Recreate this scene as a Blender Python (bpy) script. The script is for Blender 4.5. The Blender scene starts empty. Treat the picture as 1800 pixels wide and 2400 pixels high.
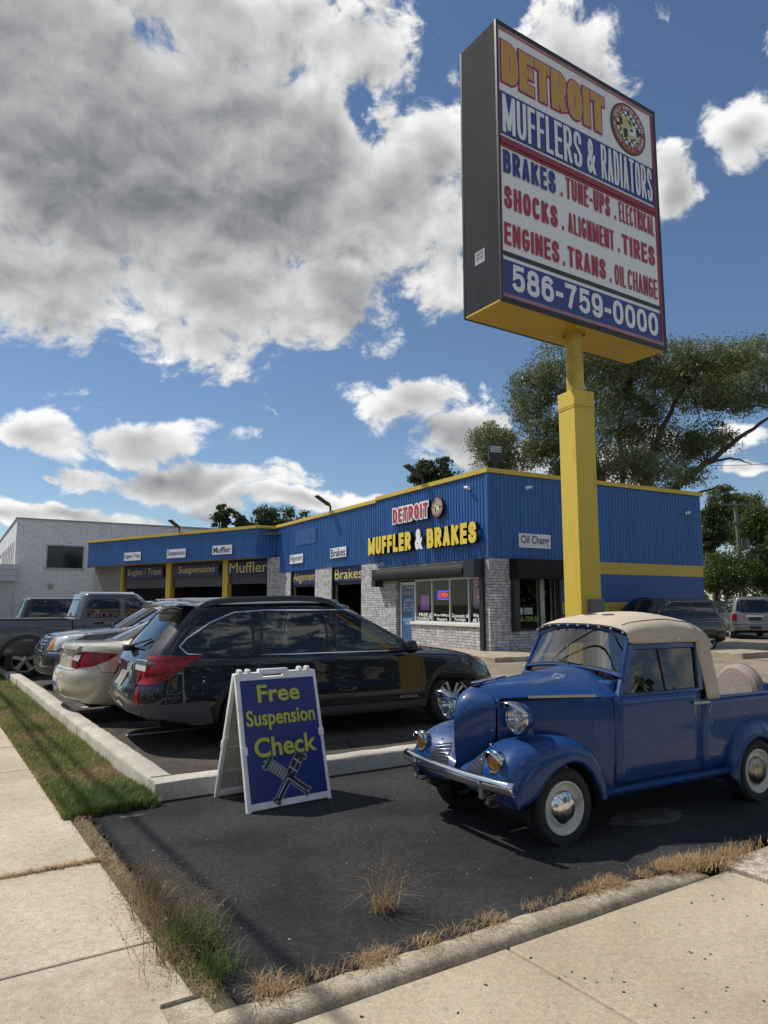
import bpy, bmesh, math, random
import numpy as np
from mathutils import Vector, Matrix
from mathutils.bvhtree import BVHTree
from mathutils.geometry import delaunay_2d_cdt
R = math.radians
SC = bpy.context.scene
COL = SC.collection
random.seed(7)
RNG = np.random.default_rng(11)
CAMZ = 1.5
PITCH = 7.41
# ------------------------------------------------------------------ camera
cd = bpy.data.cameras.new('camera'); cam = bpy.data.objects.new('camera', cd); COL.objects.link(cam)
cam.location = (0, 0, CAMZ); cam.rotation_euler = (R(90 + PITCH), 0, 0)
cd.sensor_fit = 'VERTICAL'; cd.sensor_height = 24.0; cd.lens = 24.0 * 1668 / 2400
cd.clip_start = 0.05; cd.clip_end = 3000
SC.camera = cam
# ------------------------------------------------------------------ light
SUN_AZ = -66.0      # degrees from +Y towards +X
SUN_EL = 54.0
SKY_STRENGTH = 0.097
SUN_STRENGTH = 4.6
EXPOSURE = -0.05
sd = Vector((math.cos(R(SUN_EL)) * math.sin(R(SUN_AZ)), math.cos(R(SUN_EL)) * math.cos(R(SUN_AZ)), math.sin(R(SUN_EL))))
sl = bpy.data.lights.new('sun', 'SUN'); sl.energy = SUN_STRENGTH; sl.angle = R(0.55); sl.color = (1.0, 0.945, 0.86)
so = bpy.data.objects.new('sun', sl); COL.objects.link(so); so.rotation_euler = sd.to_track_quat('Z', 'Y').to_euler()
SC.view_settings.view_transform = 'Standard'; SC.view_settings.look = 'None'
SC.view_settings.exposure = EXPOSURE; SC.view_settings.gamma = 1.0

class X:
    """tiny node-expression helper"""
    def __init__(s, nt, sock): s.nt, s.s = nt, sock
    def _op(s, op, *a, clamp=False):
        n = s.nt.nodes.new('ShaderNodeMath'); n.operation = op; n.use_clamp = clamp
        for i, v in enumerate((s,) + a):
            if isinstance(v, X): s.nt.links.new(v.s, n.inputs[i])
            else: n.inputs[i].default_value = v
        return X(s.nt, n.outputs[0])
    def __add__(s, o): return s._op('ADD', o)
    def __sub__(s, o): return s._op('SUBTRACT', o)
    def __mul__(s, o): return s._op('MULTIPLY', o)
    def __truediv__(s, o): return s._op('DIVIDE', o)
    def max(s, o): return s._op('MAXIMUM', o)
    def min(s, o): return s._op('MINIMUM', o)
    def sqrt(s): return s._op('SQRT')
    def pow(s, o): return s._op('POWER', o)
    def ss(s, a, b, lo=0.0, hi=1.0):
        n = s.nt.nodes.new('ShaderNodeMapRange'); n.interpolation_type = 'SMOOTHSTEP'
        s.nt.links.new(s.s, n.inputs[0]); n.inputs[1].default_value = a; n.inputs[2].default_value = b
        n.inputs[3].default_value = lo; n.inputs[4].default_value = hi
        return X(s.nt, n.outputs[0])

def build_world():
    w = bpy.data.worlds.new('World'); SC.world = w; w.use_nodes = True
    nt = w.node_tree; nt.nodes.clear(); L = nt.links
    out = nt.nodes.new('ShaderNodeOutputWorld'); bg = nt.nodes.new('ShaderNodeBackground')
    sky = nt.nodes.new('ShaderNodeTexSky'); sky.sky_type = 'NISHITA'; sky.sun_disc = False
    sky.sun_elevation = R(SUN_EL); sky.sun_rotation = R(SUN_AZ); sky.altitude = 200
    sky.air_density = 1.05; sky.dust_density = 0.05; sky.ozone_density = 4.5
    tc = nt.nodes.new('ShaderNodeTexCoord'); sep = nt.nodes.new('ShaderNodeSeparateXYZ')
    L.new(tc.outputs['Generated'], sep.inputs[0])
    x, y, z = (X(nt, sep.outputs[i]) for i in range(3))
    az0 = x._op('ARCTAN2', y); el0 = z._op('ARCSINE')
    def noise(vec, scale, detail, rough, dist=0.0):
        n = nt.nodes.new('ShaderNodeTexNoise'); L.new(vec, n.inputs['Vector'])
        n.inputs['Scale'].default_value = scale; n.inputs['Detail'].default_value = detail
        n.inputs['Roughness'].default_value = rough; n.inputs['Distortion'].default_value = dist
        return n
    def comb(a, b, c=0.0):
        n = nt.nodes.new('ShaderNodeCombineXYZ')
        for i, v in enumerate((a, b, c)):
            if isinstance(v, X): L.new(v.s, n.inputs[i])
            else: n.inputs[i].default_value = v
        return n.outputs[0]
    # cumulus fields, as directions in the sky: azimuth, elevation, radii (deg), weight
    P = math.atan(217 / 1668.0)
    def dirn(u, v):
        u, v = u / .92167, v / .92167
        a = (u - 900) / 1668.0; b = -(v - 1200) / 1668.0
        d = Vector((a, math.cos(P) - b * math.sin(P), math.sin(P) + b * math.cos(P))).normalized()
        return math.atan2(d.x, d.y), math.asin(d.z)
    B = [(150, 250, 400, 270, 1.1), (560, 380, 300, 200, 1.0), (330, 330, 540, 390, .62), (120, 620, 330, 130, .55), (470, 650, 360, 150, .55),
         (400, 770, 180, 75, .42), (830, 430, 230, 190, .50), (930, 330, 110, 110, .50), (760, 110, 130, 150, .42), (520, 10, 330, 130, .5),
         (740, 620, 180, 130, .55), (970, 560, 55, 110, .45),
         (1200, 110, 150, 110, .55), (1300, 190, 95, 80, .5), (1450, 400, 62, 80, .48), (1612, 245, 66, 62, .46), (1668, 70, 30, 24, .32),
         (900, 880, 165, 55, .55), (1000, 945, 110, 65, .6), (85, 935, 115, 40, .52), (340, 955, 175, 45, .55), (430, 1040, 245, 38, .55),
         (650, 1078, 205, 34, .55), (160, 1112, 170, 26, .52), (30, 1105, 100, 22, .45), (1590, 1030, 90, 26, .45), (1580, 935, 50, 28, .35), (142, 1032, 24, 10, .32), (1300, 1000, 250, 50, .45)]
    BD = [(-68, 30, 26, 11, .6), (-40, 38, 16, 10, .45)]      # cloud banks to the left, seen only in reflections: azimuth, elevation, radii in degrees
    def vm(op, *ins):
        n = nt.nodes.new('ShaderNodeVectorMath'); n.operation = op
        for i, v in enumerate(ins):
            if hasattr(v, 'is_linked'): L.new(v, n.inputs[i])
            else: n.inputs[i].default_value = v
        return n.outputs['Value'] if op == 'LENGTH' else n.outputs[0]
    def field(vec):
        D = None
        for (u, vv, ru, rv, wt) in B:
            a, e = dirn(u, vv); ia = math.cos(e) * 1537.0 / ru; ie = 1537.0 / rv
            q = X(nt, vm('LENGTH', vm('MULTIPLY_ADD', vec, (ia, ie, 0), (-a * ia, -e * ie, 0))))
            d = q._op('MULTIPLY_ADD', -wt, wt)
            D = d if D is None else D.max(d)
        for (a, e, ru, rv, wt) in BD:
            q = X(nt, vm('LENGTH', vm('MULTIPLY_ADD', vec, (1 / R(ru), 1 / R(rv), 0), (-R(a) / R(ru), -R(e) / R(rv), 0)))); D = D.max(q._op('MULTIPLY_ADD', -wt, wt))
        return D
    v0 = comb(az0, el0, 0.0)
    wn = noise(v0, 3.6, 4.0, .55)
    warp = vm('MULTIPLY', vm('SUBTRACT', wn.outputs['Color'], (.5, .5, .5)), (.22, .15, 0))
    vw = vm('ADD', v0, warp)
    back = y.ss(.45, .05, -.6, .02)          # the rest of the sky, to the sides and behind: scattered cloud
    up = el0.ss(.75, 1.0, 0.0, .15)
    base0 = field(vw).max(back)
    base1 = field(vm('ADD', vw, (-.020, .040, 0)))
    sc_ = vm('MULTIPLY', v0, (1.0, 1.35, 1.0))
    n1 = X(nt, noise(sc_, 10.0, 12.0, .62, .3).outputs['Fac'])
    n1s = X(nt, noise(vm('ADD', sc_, (-.010, .022, 0)), 10.0, 6.0, .55, .3).outputs['Fac'])
    n2 = X(nt, noise(sc_, 3.2, 3.0, .5).outputs['Fac'])
    d0 = base0 + (n1 - .5) * 1.5 + (n2 - .5) * .4
    alpha = d0.ss(.0, .20)
    thick = base0 * 1.0 + (n2 - .5) * .85 + (n1 - .5) * .35
    grey = thick.ss(-.10, .60)
    relief = (n1 - n1s) * 2.3 + (base0 - base1.max(-.4)) * 1.2
    lit = (relief * (grey * -.68 + 1.0) + .98 - grey * .84)._op('MULTIPLY', 1.0, clamp=True)
    mixc = nt.nodes.new('ShaderNodeMix'); mixc.data_type = 'RGBA'; L.new(lit.s, mixc.inputs[0])
    mixc.inputs[6].default_value = (2.1, 2.2, 2.4, 1); mixc.inputs[7].default_value = (10.4, 10.4, 10.3, 1)
    mix = nt.nodes.new('ShaderNodeMix'); mix.data_type = 'RGBA'; L.new(alpha.s, mix.inputs[0])
    L.new(sky.outputs[0], mix.inputs[6]); L.new(mixc.outputs[2], mix.inputs[7])
    L.new(mix.outputs[2], bg.inputs[0]); bg.inputs[1].default_value = SKY_STRENGTH
    L.new(bg.outputs[0], out.inputs[0])
    w.cycles.sampling_method = 'MANUAL'; w.cycles.sample_map_resolution = 512
build_world()

# ------------------------------------------------------------------ helpers
def tag(o, label=None, cat=None, group=None, kind=None):
    if label: o['label'] = label
    if cat: o['category'] = cat
    if group: o['group'] = group
    if kind: o['kind'] = kind
    return o
def thing(name, label, cat, loc=(0, 0, 0), rz=0.0, group=None, scale=1.0):
    o = bpy.data.objects.new(name, None); COL.objects.link(o); o.empty_display_size = .2
    o.location = loc; o.rotation_euler = (0, 0, rz); o.scale = (scale,) * 3
    return tag(o, label, cat, group)
MATS = {}
def pm(name, col, rough=.6, metal=0.0, var=0.0, vs=4.0, bump=0.0, bs=40.0, spec=.5, coat=0.0, coatr=.05, col2=None, detail=5.0, emit=None, es=0.0, lo=.35, hi=.65, stretch=None):
    if name in MATS: return MATS[name]
    m = bpy.data.materials.new(name); m.use_nodes = True; nt = m.node_tree; b = nt.nodes['Principled BSDF']
    b.inputs['Base Color'].default_value = (*col, 1); b.inputs['Roughness'].default_value = rough
    b.inputs['Metallic'].default_value = metal; b.inputs['Specular IOR Level'].default_value = spec
    b.inputs['Coat Weight'].default_value = coat; b.inputs['Coat Roughness'].default_value = coatr
    if emit: b.inputs['Emission Color'].default_value = (*emit, 1); b.inputs['Emission Strength'].default_value = es
    tc = nt.nodes.new('ShaderNodeTexCoord')
    if var or col2:
        n = nt.nodes.new('ShaderNodeTexNoise'); n.inputs['Scale'].default_value = vs; n.inputs['Detail'].default_value = detail; n.inputs['Roughness'].default_value = .6
        if stretch:
            mp = nt.nodes.new('ShaderNodeMapping'); mp.inputs['Scale'].default_value = stretch; nt.links.new(tc.outputs['Object'], mp.inputs[0]); nt.links.new(mp.outputs[0], n.inputs['Vector'])
        else: nt.links.new(tc.outputs['Object'], n.inputs['Vector'])
        mr = nt.nodes.new('ShaderNodeMapRange'); mr.inputs[1].default_value = lo; mr.inputs[2].default_value = hi
        nt.links.new(n.outputs['Fac'], mr.inputs[0])
        mx = nt.nodes.new('ShaderNodeMix'); mx.data_type = 'RGBA'; nt.links.new(mr.outputs[0], mx.inputs[0])
        c2 = col2 or tuple(c * (1 + var) for c in col); c1 = col if col2 else tuple(c * (1 - var) for c in col)
        mx.inputs[6].default_value = (*c1, 1); mx.inputs[7].default_value = (*c2, 1)
        nt.links.new(mx.outputs[2], b.inputs['Base Color'])
    if bump:
        n = nt.nodes.new('ShaderNodeTexNoise'); n.inputs['Scale'].default_value = bs; n.inputs['Detail'].default_value = 4
        nt.links.new(tc.outputs['Object'], n.inputs['Vector'])
        bp = nt.nodes.new('ShaderNodeBump'); bp.inputs['Strength'].default_value = bump; bp.inputs['Distance'].default_value = .02
        nt.links.new(n.outputs['Fac'], bp.inputs['Height']); nt.links.new(bp.outputs[0], b.inputs['Normal'])
    MATS[name] = m
    return m
def glass(name, tint=(.55, .6, .58), ior=1.5, rough=.0):
    if name in MATS: return MATS[name]
    m = bpy.data.materials.new(name); m.use_nodes = True; nt = m.node_tree; nt.nodes.clear()
    out = nt.nodes.new('ShaderNodeOutputMaterial'); mx = nt.nodes.new('ShaderNodeMixShader')
    geo0 = nt.nodes.new('ShaderNodeNewGeometry'); dt = nt.nodes.new('ShaderNodeVectorMath'); dt.operation = 'DOT_PRODUCT'
    nt.links.new(geo0.outputs['Normal'], dt.inputs[0]); nt.links.new(geo0.outputs['Incoming'], dt.inputs[1])
    f0 = ((ior - 1) / (ior + 1)) ** 2 * 1.7      # two faces of one pane
    c1 = X(nt, dt.outputs['Value'])._op('ABSOLUTE'); om = (c1 * -1.0) + 1.0; fr = om.pow(5.0) * (1 - f0) + f0
    tr = nt.nodes.new('ShaderNodeBsdfTransparent'); tr.inputs[0].default_value = (*tint, 1)
    gl = nt.nodes.new('ShaderNodeBsdfGlossy'); gl.inputs['Roughness'].default_value = rough; gl.inputs[0].default_value = (1, 1, 1, 1)
    nt.links.new(fr.s, mx.inputs[0]); nt.links.new(tr.outputs[0], mx.inputs[1]); nt.links.new(gl.outputs[0], mx.inputs[2])
    nt.links.new(mx.outputs[0], out.inputs[0]); MATS[name] = m
    return m

class MB:
    def __init__(s): s.v = []; s.f = []; s.m = []; s.sm = []
    def add(s, vs, fs, mi=0, smooth=False):
        o = len(s.v); s.v += [tuple(p) for p in vs]
        for f in fs: s.f.append(tuple(i + o for i in f)); s.m.append(mi); s.sm.append(smooth)
    def box(s, lo, hi, mi=0, M=None, bev=0.0):
        x0, y0, z0 = lo; x1, y1, z1 = hi
        if bev:
            bm = bmesh.new(); bmesh.ops.create_cube(bm, size=1)
            for v in bm.verts: v.co = Vector((x0 + (v.co.x + .5) * (x1 - x0), y0 + (v.co.y + .5) * (y1 - y0), z0 + (v.co.z + .5) * (z1 - z0)))
            bmesh.ops.bevel(bm, geom=bm.edges[:], offset=bev, segments=2, profile=.5, affect='EDGES')
            bm.verts.index_update()
            vs = [v.co.copy() for v in bm.verts]; fs = [[v.index for v in f.verts] for f in bm.faces]; bm.free()
        else:
            vs = [Vector(p) for p in ((x0, y0, z0), (x1, y0, z0), (x1, y1, z0), (x0, y1, z0), (x0, y0, z1), (x1, y0, z1), (x1, y1, z1), (x0, y1, z1))]
            fs = [(0, 3, 2, 1), (4, 5, 6, 7), (0, 1, 5, 4), (1, 2, 6, 5), (2, 3, 7, 6), (3, 0, 4, 7)]
        if M is not None: vs = [M @ v for v in vs]
        s.add(vs, fs, mi, False); return s
    def grid(s, rows, mi=0, smooth=True, cu=False, cv=False, flip=False):
        n, k = len(rows), len(rows[0]); vs = [p for r in rows for p in r]; fs = []
        for i in range(n if cu else n - 1):
            for j in range(k if cv else k - 1):
                a, b, c, d = i * k + j, i * k + (j + 1) % k, ((i + 1) % n) * k + (j + 1) % k, ((i + 1) % n) * k + j
                fs.append((a, d, c, b) if flip else (a, b, c, d))
        s.add(vs, fs, mi, smooth); return s
    def tube(s, pts, r, n=10, mi=0, cap=True, smooth=True):
        pts = [Vector(p) for p in pts]; rr = r if isinstance(r, (list, tuple)) else [r] * len(pts); rows = []
        up = None
        for i, p in enumerate(pts):
            t = (pts[min(i + 1, len(pts) - 1)] - pts[max(i - 1, 0)]).normalized()
            if up is None: up = Vector((0, 0, 1)) if abs(t.z) < .9 else Vector((1, 0, 0))
            a = t.cross(up).normalized(); b = a.cross(t).normalized(); up = b
            rows.append([p + a * (rr[i] * math.cos(2 * math.pi * k / n)) + b * (rr[i] * math.sin(2 * math.pi * k / n)) for k in range(n)])
        s.grid(rows, mi, smooth, cv=True, flip=True)
        if cap:
            s.add(rows[0], [tuple(range(n))], mi); s.add(rows[-1], [tuple(reversed(range(n)))], mi)
        return s
    def lathe(s, prof, origin, axis, n=32, mi=0, smooth=True, mis=None):
        """prof: (radius, along-axis) pairs"""
        ax = Vector(axis).normalized(); u = ax.orthogonal().normalized(); w = ax.cross(u); o = Vector(origin)
        rows = [[o + ax * h + (u * math.cos(2 * math.pi * k / n) + w * math.sin(2 * math.pi * k / n)) * max(r, 1e-5) for k in range(n)] for r, h in prof]
        for i in range(len(rows) - 1):
            s.grid([rows[i], rows[i + 1]], mis[i] if mis else mi, smooth, cv=True, flip=False)
        return s
    def poly(s, pts, mi=0): s.add(pts, [tuple(range(len(pts)))], mi); return s
    def prism(s, pts2, o, u, v, n, d0, d1, mi=0, side=None):
        """planar outline pts2 in frame (o,u,v), extruded along n from d0 to d1"""
        o, u, v, n = Vector(o), Vector(u), Vector(v), Vector(n); k = len(pts2)
        a = [o + u * p[0] + v * p[1] + n * d0 for p in pts2]; b = [o + u * p[0] + v * p[1] + n * d1 for p in pts2]
        s.add(b, [tuple(range(k))], mi)
        s.add(a, [tuple(reversed(range(k)))], mi)
        s.add(a + b, [(i, (i + 1) % k, k + (i + 1) % k, k + i) for i in range(k)], mi if side is None else side)
        return s
    def build(s, name, mats, parent=None, ang=35, merge=0.0, recalc=False):
        me = bpy.data.meshes.new(name); me.from_pydata(s.v, [], s.f)
        mats = mats if isinstance(mats, (list, tuple)) else [mats]
        for m in mats: me.materials.append(m)
        me.polygons.foreach_set('material_index', s.m); me.polygons.foreach_set('use_smooth', s.sm)
        if merge or recalc:
            bm = bmesh.new(); bm.from_mesh(me)
            if merge: bmesh.ops.remove_doubles(bm, verts=bm.verts[:], dist=merge)
            if recalc: bmesh.ops.recalc_face_normals(bm, faces=bm.faces[:])
            bm.to_mesh(me); bm.free()
        me.update()
        if any(s.sm): me.set_sharp_from_angle(angle=R(ang))
        o = bpy.data.objects.new(name, me); COL.objects.link(o)
        if parent: o.parent = parent
        return o
def structure(o): o['kind'] = 'structure'; return o
def subsurf(o, lv=2):
    m = o.modifiers.new('subsurf', 'SUBSURF'); m.levels = lv; m.render_levels = lv; return o
def bevel(o, w=.01, seg=2):
    m = o.modifiers.new('bevel', 'BEVEL'); m.width = w; m.segments = seg; m.limit_method = 'ANGLE'; m.angle_limit = R(40); return o
def copy_tree(o, parent=None):
    c = o.copy(); COL.objects.link(c); c.parent = parent
    for ch in list(o.children): copy_tree(ch, c)
    return c
def cr(pts, n, closed=False):
    """Catmull-Rom resample, n per span"""
    P = [Vector(p) for p in pts]; k = len(P); out = []
    for i in range(k if closed else k - 1):
        p1, p2 = P[i], P[(i + 1) % k]
        p0 = P[i - 1] if (closed or i > 0) else p1 * 2 - p2
        p3 = P[(i + 2) % k] if (closed or i + 2 < k) else p2 * 2 - p1
        for j in range(n):
            t = j / n
            out.append(.5 * ((2 * p1) + (p2 - p0) * t + (2 * p0 - 5 * p1 + 4 * p2 - p3) * t * t + (3 * p1 - p0 - 3 * p2 + p3) * t ** 3))
    if not closed: out.append(P[-1])
    return out
def lerp(tab, x):
    if x <= tab[0][0]: return tab[0][1]
    for (a, b), (c, d) in zip(tab, tab[1:]):
        if x <= c: return b + (d - b) * (x - a) / (c - a)
    return tab[-1][1]
def slerp(tab, x):
    """smooth (monotone-ish cubic) table lookup"""
    if x <= tab[0][0]: return tab[0][1]
    if x >= tab[-1][0]: return tab[-1][1]
    for i in range(len(tab) - 1):
        if x <= tab[i + 1][0]: break
    x1, y1 = tab[i]; x2, y2 = tab[i + 1]; h = x2 - x1; t = (x - x1) / h
    s = (y2 - y1) / h
    m1 = s if i == 0 else ((y2 - tab[i - 1][1]) / (x2 - tab[i - 1][0]))
    m2 = s if i + 2 >= len(tab) else ((tab[i + 2][1] - y1) / (tab[i + 2][0] - x1))
    def lim(m): return 0.0 if m * s <= 0 else math.copysign(min(abs(m), 3 * abs(s)), m)
    m1, m2 = lim(m1), lim(m2)
    return (2 * t**3 - 3 * t**2 + 1) * y1 + (t**3 - 2 * t**2 + t) * h * m1 + (-2 * t**3 + 3 * t**2) * y2 + (t**3 - t**2) * h * m2
# ---- lettering: outlines of Blender's own built-in font
_TC = {}
def glyphs(body, bold=0.0, extrude=0.0, spacing=1.0):
    key = (body, bold, extrude, spacing)
    if key not in _TC:
        c = bpy.data.curves.new('lettering', 'FONT'); c.body = body; c.size = 1.0; c.offset = bold; c.extrude = extrude
        c.space_character = spacing; c.resolution_u = 3; c.fill_mode = 'BOTH' if extrude else 'FRONT'
        o = bpy.data.objects.new('lettering', c); COL.objects.link(o)
        dg = bpy.context.evaluated_depsgraph_get(); me = bpy.data.meshes.new_from_object(o.evaluated_get(dg))
        vs = np.zeros(len(me.vertices) * 3); me.vertices.foreach_get('co', vs); vs = vs.reshape(-1, 3)
        fs = [tuple(p.vertices) for p in me.polygons]
        bpy.data.objects.remove(o); bpy.data.meshes.remove(me); bpy.data.curves.remove(c)
        _TC[key] = (vs, fs)
    return _TC[key]
def text(mb, body, o, u, v, n, x, y, w, h, bold=.02, mi=0, lift=.003, extrude=0.0, ref=None, spacing=1.0):
    """letters stretched to fill the w x h box whose lower left corner is (x,y) in frame (o,u,v,n)"""
    vs, fs = glyphs(body, bold, extrude, spacing)
    rv = glyphs(body, ref, extrude, spacing)[0] if ref is not None else vs
    lo, hi = rv.min(0), rv.max(0); o, u, v, n = map(Vector, (o, u, v, n)); ex = extrude if extrude else 0
    sx, sy = w / (hi[0] - lo[0]), h / (hi[1] - lo[1])
    P = [o + u * (x + (p[0] - lo[0]) * sx) + v * (y + (p[1] - lo[1]) * sy) + n * (lift + p[2] + ex) for p in vs]
    mb.add(P, fs, mi)
def rect(mb, o, u, v, n, x, y, w, h, mi=0, lift=0.0, d=None):
    o, u, v, n = map(Vector, (o, u, v, n)); q = ((x, y), (x + w, y), (x + w, y + h), (x, y + h))
    if d is None: mb.poly([o + u * a + v * b + n * lift for a, b in q], mi)
    else: mb.prism(q, o, u, v, n, lift, lift + d, mi)
# ---- heavy square sign letters drawn as ribbons, built at their true size so the strokes keep their weight
def _arc(cx, cy, rx, ry, a0, a1, n=10, e=2.5):
    o = []
    for i in range(n + 1):
        a = R(a0 + (a1 - a0) * i / n); c, s = math.cos(a), math.sin(a)
        o.append((cx + rx * math.copysign(abs(c) ** (2 / e), c), cy + ry * math.copysign(abs(s) ** (2 / e), s)))
    return o
_O = _arc(.5, .5, .5, .5, 0, 360, 36)[:-1]
BLK = {'A': ([(0, 0), (.5, 1)], [(1, 0), (.5, 1)], [(.2, .28), (.8, .28)]), 'B': ([(0, 0), (0, 1)], [(0, 1), (.55, 1)] + _arc(.55, .77, .38, .23, 90, -90, 8) + [(0, .54)], [(.5, .54)] + _arc(.58, .27, .42, .27, 90, -90, 8) + [(0, 0)]),
    'C': (_arc(.5, .5, .5, .5, 38, 322, 26),), 'D': ([(0, 0), (0, 1)], [(0, 1), (.35, 1)] + _arc(.4, .5, .6, .5, 90, -90, 16) + [(0, 0)]), 'E': ([(0, 0), (0, 1)], [(0, 1), (1, 1)], [(0, .52), (.9, .52)], [(0, 0), (1, 0)]),
    'F': ([(0, 0), (0, 1)], [(0, 1), (1, 1)], [(0, .50), (.88, .50)]), 'G': (_arc(.5, .5, .5, .5, 40, 300, 24) + [(1, .18), (1, .46)], [(.55, .46), (1, .46)]), 'H': ([(0, 0), (0, 1)], [(1, 0), (1, 1)], [(0, .52), (1, .52)]),
    'I': ([(.5, 0), (.5, 1)],), 'K': ([(0, 0), (0, 1)], [(.95, 1), (0, .36)], [(.36, .60), (1, 0)]), 'L': ([(0, 1), (0, 0)], [(0, 0), (1, 0)]), 'M': ([(0, 0), (0, 1)], [(1, 0), (1, 1)], [(.02, 1), (.5, .08)], [(.98, 1), (.5, .08)]), 'N': ([(0, 0), (0, 1)], [(1, 0), (1, 1)], [(.03, 1), (.97, 0)]),
    'O': (_O,), '0': (_O,), 'P': ([(0, 0), (0, 1)], [(0, 1), (.5, 1)] + _arc(.5, .73, .5, .27, 90, -90, 10) + [(0, .46)]), 'R': ([(0, 0), (0, 1)], [(0, 1), (.5, 1)] + _arc(.5, .74, .48, .26, 90, -90, 10) + [(0, .48)], [(.48, .46), (1, 0)]),
    'S': ([(.94, .74)] + _arc(.5, .76, .44, .24, 20, 200, 10) + [(.14, .62), (.5, .52), (.9, .38)] + _arc(.5, .25, .5, .25, 20, -160, 10) + [(.0, .27)],), 'T': ([(0, 1), (1, 1)], [(.5, 0), (.5, 1)]), 'U': ([(0, 1)] + _arc(.5, .36, .5, .36, 180, 360, 14) + [(1, 1)],),
    '5': ([(.92, 1), (.16, 1), (.06, .50), (.3, .62)] + _arc(.5, .32, .5, .32, 80, -150, 12),), '6': (_arc(.5, .32, .5, .32, 0, 360, 24)[:-1], _arc(.52, .60, .52, .40, 40, 190, 10)), '7': ([(0, 1), (1, 1)], [(1, 1), (.62, .55), (.36, 0)]),
    '8': (_arc(.5, .76, .43, .24, 0, 360, 22)[:-1], _arc(.5, .27, .5, .27, 0, 360, 22)[:-1]), '9': (_arc(.5, .68, .5, .32, 0, 360, 24)[:-1], _arc(.48, .40, .52, .40, 10, -140, 10)), '-': ([(0, .42), (1, .42)],)}
BW = {'I': .0, 'M': 1.35, '-': .62, 'E': .88, 'F': .84, 'L': .84, 'T': .98}
def ribbon(pts, t, closed):
    n = len(pts); P = [Vector(p) for p in pts]; L, Q = [], []
    for i in range(n):
        a = (P[i] - P[i - 1]) if (closed or i > 0) else None; b = (P[(i + 1) % n] - P[i]) if (closed or i < n - 1) else None
        a = (a or b).normalized(); b = (b or a).normalized(); na, nb = Vector((-a.y, a.x)), Vector((-b.y, b.x)); m = na + nb
        m = m.normalized() if m.length > .15 else na; k = min(1.7, 1 / max(.35, m.dot(na))); L.append(P[i] + m * (t / 2 * k)); Q.append(P[i] - m * (t / 2 * k))
    return L, Q
def block(mb, s, o, u, v, n, x, y, w, h, t, mi=0, lift=.006, depth=0.0, mside=None, grow=0.0, gap=None):
    """t: stroke width in metres; grow fattens every stroke (for outlines); depth > 0 gives the letters returns"""
    o, u, v, n = map(Vector, (o, u, v, n)); gap = t * .55 if gap is None else gap
    free = w - gap * (len(s) - 1) - sum(t for c in s if BW.get(c, 1) == 0); unit = free / sum(BW.get(c, 1.0) for c in s); cx = x; q = 0
    for c in s:
        f = BW.get(c, 1.0); cw = t if f == 0 else unit * f
        for st_ in BLK[c]:
            cl = len(st_) > 16 and (Vector(st_[0]) - Vector(st_[-1])).length < .3 and c in 'O0689' 
            pts = [(cx + t / 2 + p[0] * (cw - t), y + t / 2 + p[1] * (h - t)) for p in st_]
            ends = []
            if not cl:      # square ends reach the letter's edge
                p0, p1 = Vector(pts[0]), Vector(pts[1]); pts[0] = tuple(p0 + (p0 - p1).normalized() * (t / 2 + grow) * (1 if (abs(p0.x - p1.x) < 1e-6 or abs(p0.y - p1.y) < 1e-6) else .75))
                p0, p1 = Vector(pts[-1]), Vector(pts[-2]); pts[-1] = tuple(p0 + (p0 - p1).normalized() * (t / 2 + grow) * (1 if (abs(p0.x - p1.x) < 1e-6 or abs(p0.y - p1.y) < 1e-6) else .75))
            L, Q = ribbon(pts, t + 2 * grow, cl); k = len(L); lf = lift + q * .0002; q += 1
            if not cl:
                for A in (L, Q):
                    for i in range(k): A[i] = Vector((A[i].x, min(y + h + grow, max(y - grow, A[i].y))))
            W = [o + u * p.x + v * p.y + n * lf for p in L] + [o + u * p.x + v * p.y + n * lf for p in Q]
            m = k if cl else k - 1; mb.add(W, [(k + i, k + (i + 1) % k, (i + 1) % k, i) for i in range(m)], mi)
            if depth:
                B = [p - n * depth for p in W]; fs = []
                for i in range(m): j = (i + 1) % k; fs += [(i, j, 2 * k + j, 2 * k + i), (k + j, k + i, 3 * k + i, 3 * k + j)]
                if not cl: fs += [(0, 2 * k, 3 * k, k), (k - 1, 2 * k - 1, 4 * k - 1, 3 * k - 1)]
                mb.add(W + B, fs, mside if mside is not None else mi)
        cx += cw + gap
# ---- common materials
M_black = pm('black_rubber', (.012, .012, .013), .75, bump=.1, bs=80)
M_blackpl = pm('black_plastic', (.018, .018, .02), .42)
M_greypl = pm('grey_plastic', (.055, .057, .06), .55, bump=.05, bs=200)
M_chrome = pm('chrome', (.72, .73, .75), .13, 1.0, var=.06, vs=8)
M_alu = pm('cast_aluminium', (.5, .51, .53), .3, 1.0, var=.08)
M_white = pm('white_paint', (.78, .78, .76), .5, var=.04, vs=3)
M_yellow = pm('yellow_sheet_metal', (.62, .43, .045), .45, var=.07, vs=2.5)
M_darkhole = pm('dark_recess', (.008, .008, .009), .8)
G_car = glass('car_glass', (.36, .41, .40))
G_tint = glass('tinted_car_glass', (.05, .055, .055))
G_clear = glass('clear_glass', (.8, .84, .83))
G_lens = glass('lens_glass', (.85, .88, .9), 1.45)
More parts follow.
